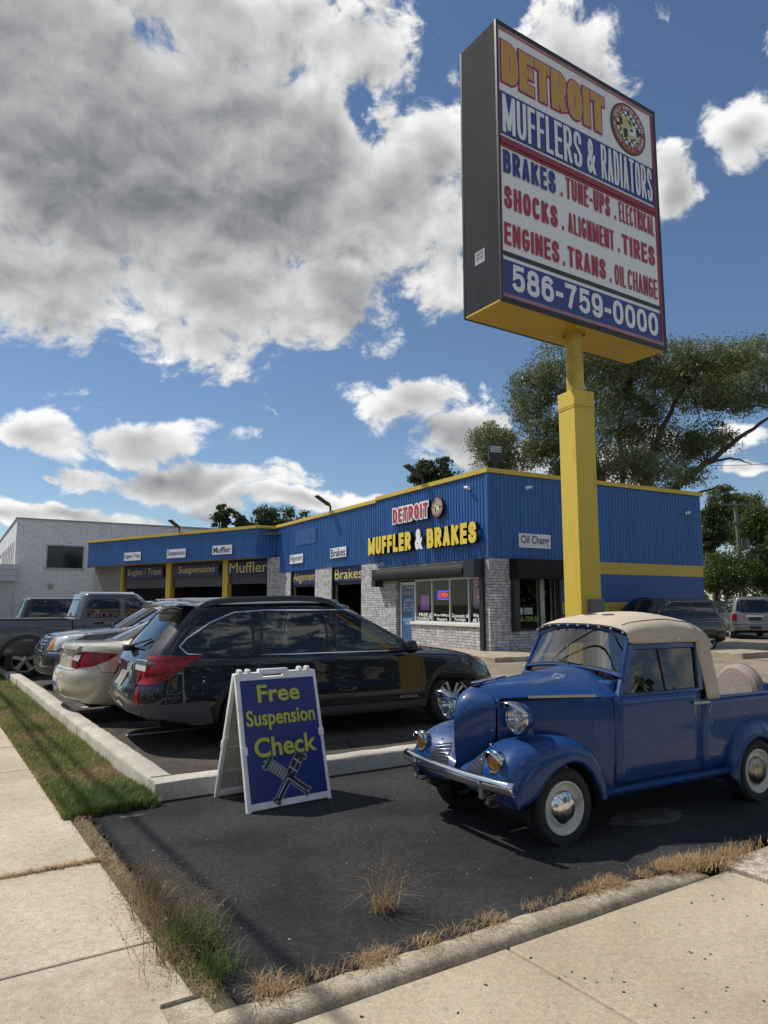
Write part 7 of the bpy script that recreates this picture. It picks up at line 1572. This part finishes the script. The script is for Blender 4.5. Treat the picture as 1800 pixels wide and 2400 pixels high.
def tree(name, label, loc, limbs, blobs, nleaf, size, mat, r0=.3, group=None, seed=1, droop=.3, cat='tree', twig=40, asp=.45, clump=.34):
    """limbs: lists of (x,y,z) with start radius; blobs: (centre, radii, weight) foliage masses made of many small clumps"""
    rng = np.random.default_rng(seed); t = thing(name, label, cat, loc, 0, group)
    mb = MB()
    for pts, ra in limbs:
        P = cr(pts, 5); k = len(P); P = [p + Vector(rng.normal(size=3) * .03 * min(1, ra * 8)) for p in P]; mb.tube(P, [ra * (1 - .78 * i / (k - 1)) for i in range(k)], 7, 0, False)
    tw = rng; Ws = np.array([b[2] for b in blobs], float); Ws /= Ws.sum()
    cc = []
    ends = [Vector(p[-1]) for p, _ in limbs] + [Vector(p[len(p) // 2]) for p, _ in limbs]
    for _ in range(twig):
        b = blobs[rng.choice(len(blobs), p=Ws)]; q = rng.normal(size=3); q /= np.linalg.norm(q); e = Vector(np.array(b[0]) + q * np.array(b[1]) * rng.uniform(.4, .95))
        s = min(ends, key=lambda v: (v - e).length); m_ = s.lerp(e, .5) + Vector((0, 0, .12 * (s - e).length)); mb.tube(cr([s, m_, e], 4), [.05 * r0 / .3 * (1 - .8 * i / 8) for i in range(9)], 5, 0, False)
    mb.build('trunk', M_bark, t, ang=60)
    # clumps in each mass: more towards its shell, so gaps open between them
    per = 90; ncl = max(8, nleaf // per); C = []
    for _ in range(ncl):
        b = blobs[rng.choice(len(blobs), p=Ws)]; q = rng.normal(size=3); q /= np.linalg.norm(q); r = rng.uniform(.25, 1.0) ** .55
        c = np.array(b[0]) + q * np.array(b[1]) * r; sg = clump * rng.uniform(.6, 1.4) * (.6 + .4 * np.mean(b[1]))
        n = int(per * rng.uniform(.6, 1.4)); C.append(c + np.clip(rng.normal(size=(n, 3)), -1.7, 1.7) * np.array([sg, sg, sg * .6]))
    V, F = leaves(np.concatenate(C), rng, size, asp, droop); mesh_np('crown', V, F, mat, t); return t
L_willow = leafmat('silvery_leaves', (.095, .122, .046), (.215, .245, .11), .32)
L_dark = leafmat('dark_leaves', (.035, .06, .02), (.09, .125, .04), .25)
L_mid = leafmat('mid_green_leaves', (.05, .085, .02), (.12, .16, .04), .3)
def px(u, v, Y):   # a point at distance Y for placing far things
    P = R(PITCH); a = (u / .92167 - 900) / 1668; b = -(v / .92167 - 1200) / 1668; d = Vector((a, math.cos(P) - b * math.sin(P), math.sin(P) + b * math.cos(P))); return Vector((0, 0, CAMZ)) + d * (Y / d.y)
# the big tree behind the shop: masses laid out in its own metres, facing the street
BT = px(1330, 1060, 40); BT.z = 0
def rel(u, v, Y): return tuple(px(u, v, Y) - BT)
bl = []
for (u, v, ru, rv, w) in ((1250, 800, 130, 75, 1.3), (1150, 860, 60, 70, .7), (1330, 770, 90, 55, .9), (1430, 780, 110, 50, .9), (1540, 790, 100, 50, .9), (1640, 770, 80, 50, .7), (1500, 850, 70, 40, .45),
                         (1060, 950, 55, 45, .6), (1100, 990, 80, 40, .7), (1180, 950, 70, 60, .8), (1330, 900, 120, 80, 1.3), (1420, 960, 110, 70, 1.1), (1520, 950, 70, 45, .7), (1300, 1000, 130, 45, .9), (1440, 1030, 90, 35, .6), (1700, 800, 70, 50, .5), (1560, 840, 80, 50, .7), (1610, 860, 60, 40, .5), (1590, 800, 60, 40, .5), (1480, 800, 80, 40, .6), (1380, 850, 90, 60, .8), (1230, 1020, 60, 30, .4)):
    Y = 40 + (hash((u, v)) % 7 - 3) * .7; s = Y / 1537.0; c = rel(u, v, Y); bl.append((c, (ru * s, 1.7 + ru * s * .45, rv * s), w))
lm = [([(0, 0, 0), (.05, 0, 2.5), (.1, .1, 5.2), (-.6, .2, 8), (-1.6, 0, 11), (-2.2, 0, 13.5)], .48), ([(.1, 0, 4.8), (1.3, .4, 7), (2.2, .2, 10), (3.2, -.4, 12.5), (4.2, -.4, 14)], .30), ([(.0, 0, 4.4), (-2.0, -.3, 6.2), (-4.2, -.5, 7.2), (-6.8, 0, 8.3)], .24),
      ([(.1, 0, 5.0), (2.5, -.4, 7.4), (5.0, -.6, 9.4), (7.5, -.4, 11.2), (9.6, 0, 12.6)], .27), ([(.1, .1, 5.4), (2.2, .8, 6.8), (4.2, .9, 7.6), (6.0, .4, 8.2)], .2), ([(-.2, 0, 7), (-1.6, .5, 8.6), (-3.4, .6, 10.8), (-4.0, .6, 12)], .2), ([(.2, 0, 6.5), (.6, .5, 9), (.5, .4, 11.5), (1.0, .2, 13.6)], .2), ([(5.0, -.6, 9.4), (6.2, -.9, 9.6), (7.4, -.9, 9.3)], .1), ([(1.3, .4, 4.0), (3.6, .4, 4.9), (5.8, .2, 5.0)], .14)]
tree('silver_leaved_tree', 'huge silvery green tree with long spreading limbs behind the blue shop', BT, lm, [(c_, (r_[0] * .84, r_[1] * .9, r_[2] * .82), w_) for c_, r_, w_ in bl], 125000, .21, L_willow, .42, None, 4, .45, twig=120, asp=.29, clump=.30)
def smalltree(label, u, v, Y, wpx, hpx, mat, n, seed, size=.2, grp=None, name='leafy_tree', base=0.0, tall=1.0):
    """(u,v): centre of the crown in the photo, wpx/hpx its half extents"""
    c = px(u, v, Y); s = Y / 1537.0; rng = np.random.default_rng(seed); lo = Vector((c.x, c.y, 0)); bl = []
    for _ in range(26):
        q = rng.normal(size=3); q /= np.linalg.norm(q); q *= rng.uniform(.1, .86); bl.append(((q[0] * wpx * s, q[1] * wpx * s * .8, c.z + q[2] * hpx * s), (wpx * s * rng.uniform(.18, .4), wpx * s * .3, hpx * s * rng.uniform(.15, .34)), 1))
    lm = [([(0, 0, 0), (.1, 0, c.z * .5), (.0, .1, c.z)], .16 + .012 * c.z)] + [([(0, 0, c.z * .6), tuple(np.array(b[0]) * .6 + np.array([0, 0, c.z * .35])), b[0]], .07) for b in bl[:5]]
    return tree(name, label, lo, lm, bl, n, size, mat, .2, grp, seed, .25, twig=22, clump=.36 * max(.6, wpx * s / 2.2))
GT = 'trees beyond the shop'
smalltree('small round tree rising over the roof beside the flood light above DETROIT', 932, 1022, 48, 52, 42, L_dark, 9000, 21, .22, GT)
smalltree('round crowned tree standing clear at the left end of the far tree line', 478, 1118, 72, 27, 36, L_dark, 5000, 22, .26, GT)
smalltree('low bushy tree in the far tree line beside the round crowned tree', 522, 1128, 74, 22, 28, L_dark, 4000, 23, .26, GT)
k = 0
for u, v, h in ((552, 1130, 30), (580, 1125, 36), (610, 1124, 40), (640, 1126, 37), (668, 1130, 30)):
    c = px(u, 1160, 78); s_ = 78 / 1537.0; rg2 = np.random.default_rng(31 + k); bl = []; H_ = c.z + (1160 - v + h) * s_
    for j in range(7):
        x_ = rg2.uniform(-17, 17) * s_; top_ = H_ * rg2.uniform(.82, 1.0)
        for q in range(8): z_ = top_ * (.45 + .55 * q / 7); bl.append(((x_, rg2.uniform(-1, 1), z_ - .3), (.75 - .085 * q, .7, .55), 1.2 - .1 * q))
    lm = [([(0, 0, 0), (.05, 0, H_ * .5), (0, 0, H_ * .9)], .25)]
    tree('spiky_tree', 'spiky dark tree in the far tree row behind the ribbed fascia', (c.x, c.y, 0), lm, bl, 8000, .34, L_dark, .2, 'spiky far tree row', 31 + k, -.3, twig=10, clump=.42); k += 1
RT = 'trees at the right edge'
smalltree('sunlit bright tree right of the blue shop behind the utility pole', 1590, 1105, 55, 62, 72, L_mid, 17000, 41, .22, RT)
smalltree('dark shaded tree just beyond the far end of the blue side wall', 1535, 1140, 46, 42, 90, L_dark, 14000, 42, .2, RT)
smalltree('dense leafy tree at the right edge behind the utility pole', 1650, 1165, 52, 75, 80, L_mid, 19000, 43, .2, RT)
smalltree('broad low shrub mass behind the silver sport utility vehicle', 1570, 1245, 44, 80, 62, L_mid, 15000, 44, .17, RT, 'roadside_shrub')
smalltree('darker leafy shrub at the right edge behind the silver sport utility vehicle', 1670, 1240, 46, 75, 66, L_dark, 14000, 45, .18, RT, 'roadside_shrub')
# board fence behind the silver vehicle
fn = thing('board_fence', 'grey weathered board fence under the shrubs behind the parked vehicles', 'fence', (14.5, 43.5, 0), R(-4))
mb = MB()
for i in range(95): mb.box((i * .15, 0, 0), (i * .15 + .14, .02, 1.75 + random.uniform(-.03, .03)))
mb.build('board_panel', pm('weathered_boards', (.13, .12, .105), .85, var=.3, vs=5), fn)
mb = MB(); mb.box((0, .02, .4), (14.2, .07, .48)); mb.box((0, .02, 1.3), (14.2, .07, 1.38)); mb.build('rail', MATS['weathered_boards'], fn)
# utility pole with crossarm, transformer and wires
up_ = px(1602, 1255, 47); up_.z = 0; up = thing('utility_pole', 'grey wooden utility pole with a crossarm among the trees at the right', 'utility pole', up_)
topz = px(1598, 1090, 47).z; M_wood = pm('weathered_pole', (.20, .185, .165), .85, var=.2, vs=5)
mb = MB(); mb.tube([(.12, 0, 0), (0, 0, topz * .5), (-.12, 0, topz + .25)], [.15, .13, .10], 10); mb.build('pole', M_wood, up)
mb = MB(); mb.box((-1.0, -.06, topz - .06), (1.0, .06, topz + .06)); mb.box((-.30, -.05, topz - 1.25), (.30, .05, topz - 1.15)); mb.build('crossarm', M_wood, up)
for x in (-.9, -.35, .5, .9): mb = MB(); mb.lathe([(.05, 0), (.06, .05), (.03, .1), (.05, .14), (.0, .17)], (x, 0, topz + .06), (0, 0, 1), 10); mb.build('insulator', M_greypl, up)
mb = MB(); mb.lathe([(.0, 0), (.22, .02), (.24, .1), (.24, .6), (.22, .68), (.0, .70)], (.42, 0, topz - 3.0), (0, 0, 1), 16); mb.build('transformer', pm('transformer_grey', (.16, .17, .18), .5), up)
def wire(name, label, a, b, sag, r, cat='cable', group=None):
    a, b = Vector(a), Vector(b); P = [a.lerp(b, i / 40) - Vector((0, 0, sag * 4 * (i / 40) * (1 - i / 40))) for i in range(41)]
    mb = MB(); mb.tube(P, r, 6); o = mb.build(name, M_black); tag(o, label, cat, group)
W_ = Vector((up_.x, up_.y, topz))
wire('overhead_wire', 'thin wire running right from the left end of the utility pole crossarm', W_ + Vector((.9, 0, .2)), W_ + Vector((26, -14, 1.6)), .5, .012)
wire('overhead_wire', 'thin wire crossing the sky right of the big tree', px(1525, 1005, 40), px(1760, 992, 30), .1, .014)
wire('overhead_wire', 'thick low cable passing the utility pole below its transformer', W_ + Vector((-9, 6, -3.4)), W_ + Vector((22, -12, -2.6)), .5, .03)
wire('guy_wire', 'diagonal guy wire from the utility pole down to the left', W_ + Vector((-.05, 0, -.9)), W_ + Vector((-2.6, 1, -5.2)), .02, .015, 'wire')
# street cables overhead, out of the picture: their soft shadows lie on grass, pavement and asphalt
def cable(u0, v0, u1, v1, hgt, r, label):
    off = -Vector((-sd.x, -sd.y, 0)) * (hgt / sd.z)
    d0, d1 = st(u0, v0), st(u1, v1); d = (d1 - d0).normalized(); P = [d0 - d * 30, d1 + d * 70]; P = [p + off + UP * hgt for p in P]
    wire('overhead_cable', label, P[0], P[1], 0, r)
def uv(p): q = Vector((p[0], p[1], 0)) - KO; return q.dot(KU), q.dot(KV)
a_, b_ = uv((-6.442, 12.234)), uv((-1.03, 3.65)); cable(*a_, *b_, 6.2, .024, 'thick bundled street cable overhead, nearer the road')
a_, b_ = uv((-5.311, 10.559)), uv((-.70, 3.656)); cable(*a_, *b_, 6.6, .024, 'thick bundled street cable overhead, nearer the parked cars')
# ------------------------------------------------------------------ grass
def blades(n, gen, hmin, hmax, w, rng, lean=.5, seg=2):
    """tapering bent blades; gen(n) -> base points"""
    B = gen(n); az = rng.uniform(0, 2 * np.pi, n); h = rng.uniform(hmin, hmax, n); ln = rng.uniform(.1, 1.0, n) * lean * h
    D = np.stack([np.cos(az), np.sin(az), np.zeros(n)], 1); S = np.stack([-D[:, 1], D[:, 0], np.zeros(n)], 1) * (w * rng.uniform(.6, 1.3, n))[:, None]
    M_ = B + D * (ln * .35)[:, None] + np.array([0, 0, 1]) * (h * .6)[:, None]; T = B + D * ln[:, None] + np.array([0, 0, 1]) * (h * (1 - .35 * (ln / (h * lean + 1e-6)) ** 2 * lean))[:, None]
    V = np.stack([B - S, B + S, M_ + S * .7, M_ - S * .7, T], 1).reshape(-1, 3); i = np.arange(n)[:, None] * 5
    F = np.concatenate([i + np.array([0, 1, 2]), i + np.array([0, 2, 3]), i + np.array([3, 2, 4])], 0); return V, F
def stv(U, V_, Z): return np.array(KO) + np.outer(U, np.array(KU)) + np.outer(V_, np.array(KV)) + np.outer(Z, [0, 0, 1])
rng = np.random.default_rng(5)
from mathutils import noise as mnoise
def mat_grass(name, a, b): return leafmat(name, a, b, .3, .55)
G_green = mat_grass('grass_blades', (.115, .145, .028), (.26, .285, .08)); G_dry = mat_grass('dry_grass_blades', (.22, .16, .07), (.42, .32, .16)); G_lush = mat_grass('lush_grass_blades', (.07, .125, .02), (.17, .24, .06)); G_straw = mat_grass('straw', (.30, .195, .095), (.54, .39, .21)); G_seed = mat_grass('seed_heads', (.16, .11, .075), (.30, .22, .15))
def strip(n):
    out = []
    while len(out) < n:
        u = -.12 + 14.5 * rng.random() ** 1.7; v = -.66 + .67 * rng.random()
        f = mnoise.noise(Vector((u * 1.3, v * 2.5, 0))); 
        if rng.random() < .50 + 1.3 * f: out.append((u + .04 * math.sin(v * 31), v))
    a = np.array(out); return stv(a[:, 0], a[:, 1], np.full(n, .004))
def dry(n):
    out = []
    while len(out) < n:
        u = -.1 + 13 * rng.random() ** 1.6; v = -.66 + .66 * rng.random(); f = mnoise.noise(Vector((u * 1.3, v * 2.5, 0)))
        if rng.random() < .52 - 1.1 * f or (-.64 > v): out.append((u, v))
    a = np.array(out); return stv(a[:, 0], a[:, 1], np.full(n, .004))
V, F = blades(46000, strip, .02, .075, .0028, rng, 1.1); o = mesh_np('grass', V, F, G_green); o['kind'] = 'stuff'; o['label'] = 'patchy mown grass strip between pavement and kerb'
V, F = blades(34000, dry, .015, .05, .0025, rng, 1.3); o = mesh_np('dry_grass', V, F, G_dry); o['kind'] = 'stuff'; o['label'] = 'dry thatch in the grass strip'
def lush(n): u = rng.normal(.12, .16, n); v = -.32 + rng.normal(0, .17, n); return stv(np.clip(u, -.12, 1.0), np.clip(v, -.62, -.02), np.full(n, .004))
V, F = blades(9000, lush, .04, .12, .003, rng, .8); o = mesh_np('lush_grass', V, F, G_lush); o['kind'] = 'stuff'
# straw along the crack, the joint and the rolled kerb
def crack(n):
    k = rng.random(n); U = np.where(k < .62, rng.uniform(-2.9, -.05, n), -1.10 + rng.normal(0, .012, n)); V_ = np.where(k < .62, -.56 + rng.normal(0, .035, n), -.62 - rng.random(n) ** 1.6 * 1.0)
    return stv(U, V_, np.full(n, .012))
V, F = blades(3400, crack, .008, .035, .0017, rng, 2.6); o = mesh_np('dry_weeds', V, F, G_straw); o['kind'] = 'stuff'; o['label'] = 'straw coloured weeds in the crack beside the pavement'
def kerbline(n):
    out = []
    while len(out) < n:
        v = -.45 + 2.95 * rng.random(); d = .55 + .45 * math.sin(v * 3.7 + 1.0) + .35 * math.sin(v * 9.1)
        if v > .9: d += .25
        if -.05 < v < .0: d *= .2
        if rng.random() < d * (.35 + 1.3 * mnoise.noise(Vector((v * 6, 3, 0)))): out.append((-2.985 + abs(rng.normal(0, .035)) * (1 if rng.random() < .65 else -1.0), v))
    a = np.array(out); return stv(a[:, 0], a[:, 1], np.full(n, .014))
V, F = blades(2900, kerbline, .012, .045, .0015, rng, 3.0); o = mesh_np('dry_weeds', V, F, G_straw); o['kind'] = 'stuff'; o['label'] = 'straw coloured weeds along the rolled kerb'
def corner(n): u = rng.normal(-3.05, .045, n); v = 2.45 + rng.normal(.0, .20, n); return stv(u, v, np.full(n, .004))
V, F = blades(1500, corner, .01, .06, .0018, rng, 1.6); o = mesh_np('dry_weeds', V, F, G_straw); o['kind'] = 'stuff'; o['label'] = 'straw coloured weeds at the corner of the aggregate pavement'
# single tufts and feathery weeds
def tuft(name, label, u, v, n, h, spread, w, mat, lean=1.0, seeds=0, smat=None, seed=1, cat='weed'):
    rg = np.random.default_rng(seed); c = st(u, v, .006); 
    Vv, Fv = blades(n, lambda k: np.concatenate([rg.normal(0, spread, (k, 2)), np.zeros((k, 1))], 1), h * .4, h, w, rg, lean); t = thing(name, label, cat, c)
    mesh_np('blades', Vv, Fv, mat, t)
    if seeds:
        C = []; tubes = MB()
        for _ in range(seeds):
            a = rg.uniform(0, 6.28); L_ = h * rg.uniform(.8, 1.5); le = rg.uniform(.25, 1.0); d = np.array([math.cos(a), math.sin(a)]); b = rg.normal(0, spread, 2)
            P = [Vector((b[0] + d[0] * le * L_ * q ** 1.3, b[1] + d[1] * le * L_ * q ** 1.3, L_ * (q - .35 * le * q * q))) for q in (0, .3, .6, .85, 1.0)]
            tubes.tube(P, [.0012, .001, .0009, .0007, .0005], 4, 0, False, False)
            for q in range(22):
                s = rg.uniform(.5, 1.0); i = min(3, int(s * 4)); p = P[i].lerp(P[i + 1], rg.random()); C.append(np.array(p) + rg.normal(0, .022, 3) * np.array([1, 1, .8]))
        V2, F2 = leaves(np.array(C), rg, .010, .35, .1); mesh_np('seed_heads', V2, F2, smat, t); tubes.build('stems', smat, t)
    return t
tuft('grass_tuft', 'bright green grass tuft at the pavement edge among feathery dry weeds', -2.45, -.50, 430, .19, .06, .0020, G_lush, .9, 0, None, 61)
tuft('grass_tuft', 'smaller pale green grass tuft nearest the kerb end', -2.72, -.50, 190, .13, .05, .0019, G_lush, .9, 0, None, 62)
k = 0
for u, v, h, n, lab in ((-1.62, -.52, .20, 18, 'reddish feathery weed at the narrow start of the weed line'), (-1.85, -.50, .25, 30, 'feathery dry weed in the weed line, leaning over the asphalt'), (-2.05, -.56, .26, 36, 'widest feathery dry weed, spreading over the pavement'), (-2.28, -.52, .26, 36, 'feathery dry weed just behind the bright green tuft'), (-2.52, -.62, .22, 30, 'feathery dry weed drooping on the pavement beside the green tuft'), (-2.2, -.40, .24, 20, 'thin feathery weed rising against the dark asphalt')):
    tuft('feathery_weed', lab, u, v, 110, h * .7, .06, .0013, G_dry, 1.2, n, G_seed, 70 + k, 'weed')['group'] = 'feathery weeds at the pavement edge'; k += 1
tuft('dry_weed_clump', 'spidery dead weed clump standing alone on the black asphalt', -2.58, .40, 95, .22, .025, .0015, G_straw, 1.9, 34, G_seed, 90)
tuft('dry_weed_clump', 'dead weed clump at the kerb corner at the bottom of the picture', -2.97, -.38, 200, .09, .04, .0018, G_straw, 2.0, 0, G_seed, 91)
# small stones and bits of litter on the asphalt, too many to count
C = []; rg = np.random.default_rng(8); mb = MB()
for _ in range(170):
    u, v = rg.uniform(-2.9, .0), rg.uniform(-.4, 4.5); p = st(u, v, .009); s = rg.uniform(.0015, .0045) * (1.6 if rg.random() < .06 else 1); M = Matrix.Translation(p) @ Matrix.Rotation(rg.uniform(0, 6), 4, 'Z'); mb.box((-s, -s * .7, -s * .3), (s, s * .7, s * .6), 0, M)
o = mb.build('gravel_specks', pm('pale_grit', (.32, .30, .27), .8, var=.4, vs=50)); o['kind'] = 'stuff'
mb = MB()
for _ in range(160):
    u, v = rg.uniform(-5.5, -3.2), rg.uniform(-.4, 2.8); p = st(u, v, -.029); s = rg.uniform(.002, .007); M = Matrix.Translation(p) @ Matrix.Rotation(rg.uniform(0, 6), 4, 'Z'); mb.box((-s, -s * .6, -.001), (s, s * .6, s * .4), 0, M)
o = mb.build('asphalt_crumbs', pm('dark_crumb', (.05, .048, .045), .9)); o['kind'] = 'stuff'
# thin sand patches on the driveway
mb = MB()
for (u, v, a, b, sd_) in ((-.2, .55, .05, .10, 1), (-.28, -.25, .03, .10, 2), (-.55, .9, .03, .14, 3)):
    r_ = random.Random(sd_); mb.poly([st(u + a * math.sin(t) * r_.uniform(.6, 1.2), v + b * math.cos(t) * r_.uniform(.6, 1.2), .0105) for t in [2 * math.pi * i / 22 for i in range(22)]])
o = structure(mb.build('sand_patches', concrete('sandy_asphalt', (.05, .045, .035), (.12, .105, .08), .6, 110, sc=9)))
mb = MB(); r_ = random.Random(9); mb.poly([tuple((TL + tx_ * (.95 + .34 * math.sin(t) * r_.uniform(.9, 1.1)) - ty_ * (.42 + .17 * math.cos(t) * r_.uniform(.9, 1.1)) + UP * .003)) for t in [2 * math.pi * i / 30 for i in range(30)]])
structure(mb.build('oil_dry_patch', concrete('pale_absorbent', (.06, .057, .05), (.13, .124, .11), .4, 90, sc=9)))
# concrete island by the far vehicles
mb = MB(); Mx = Matrix.Translation((10.6, 21.4, 0)) @ Matrix.Rotation(R(30), 4, 'Z'); mb.box((-1.2, -.8, -.05), (.5, .8, .16), 0, Mx, .02); structure(mb.build('concrete_island', M_kerbd))

# ------------------------------------------------------------------ unseen tree ring beside and behind the viewer, added to darken reflections
rg = np.random.default_rng(77); C = []
for i in range(190):
    a = R(rg.uniform(75, 316)); r = rg.uniform(34, 42); c = np.array([math.sin(a) * r, math.cos(a) * r, rg.uniform(.5, 7.5)]); n = 130; C.append(c + rg.normal(size=(n, 3)) * np.array([1.3, 1.3, 1.0]))
V, F = leaves(np.concatenate(C), rg, .85, .6, .2); V[:, 2] = np.maximum(V[:, 2], .05); o = mesh_np('unseen_reflection_trees', V, F, L_dark); o['kind'] = 'stuff'; o['label'] = 'unseen row of leafy trees added to darken reflections'

rg = np.random.default_rng(78); C = []
for i in range(230):
    c = np.array([rg.uniform(12, 60), rg.uniform(50, 62), 0]); c[2] = rg.uniform(.2, 5.2) * (.7 + .3 * math.sin(c[0] * .9)); n = 130; C.append(c + np.clip(rg.normal(size=(n, 3)), -1.7, 1.7) * np.array([.9, .9, .6]))
for i in range(120):
    c = np.array([rg.uniform(-75, -28), rg.uniform(85, 95), 0]); c[2] = rg.uniform(.2, 4.0); n = 60; C.append(c + rg.normal(size=(n, 3)) * np.array([1.3, 1.0, .8]))
V, F = leaves(np.concatenate(C), rg, .34, .5, .2); V[:, 2] = np.maximum(V[:, 2], .05); o = mesh_np('far_greenery', V, F, L_dark); o['kind'] = 'stuff'; o['label'] = 'far belt of greenery behind the board fence'
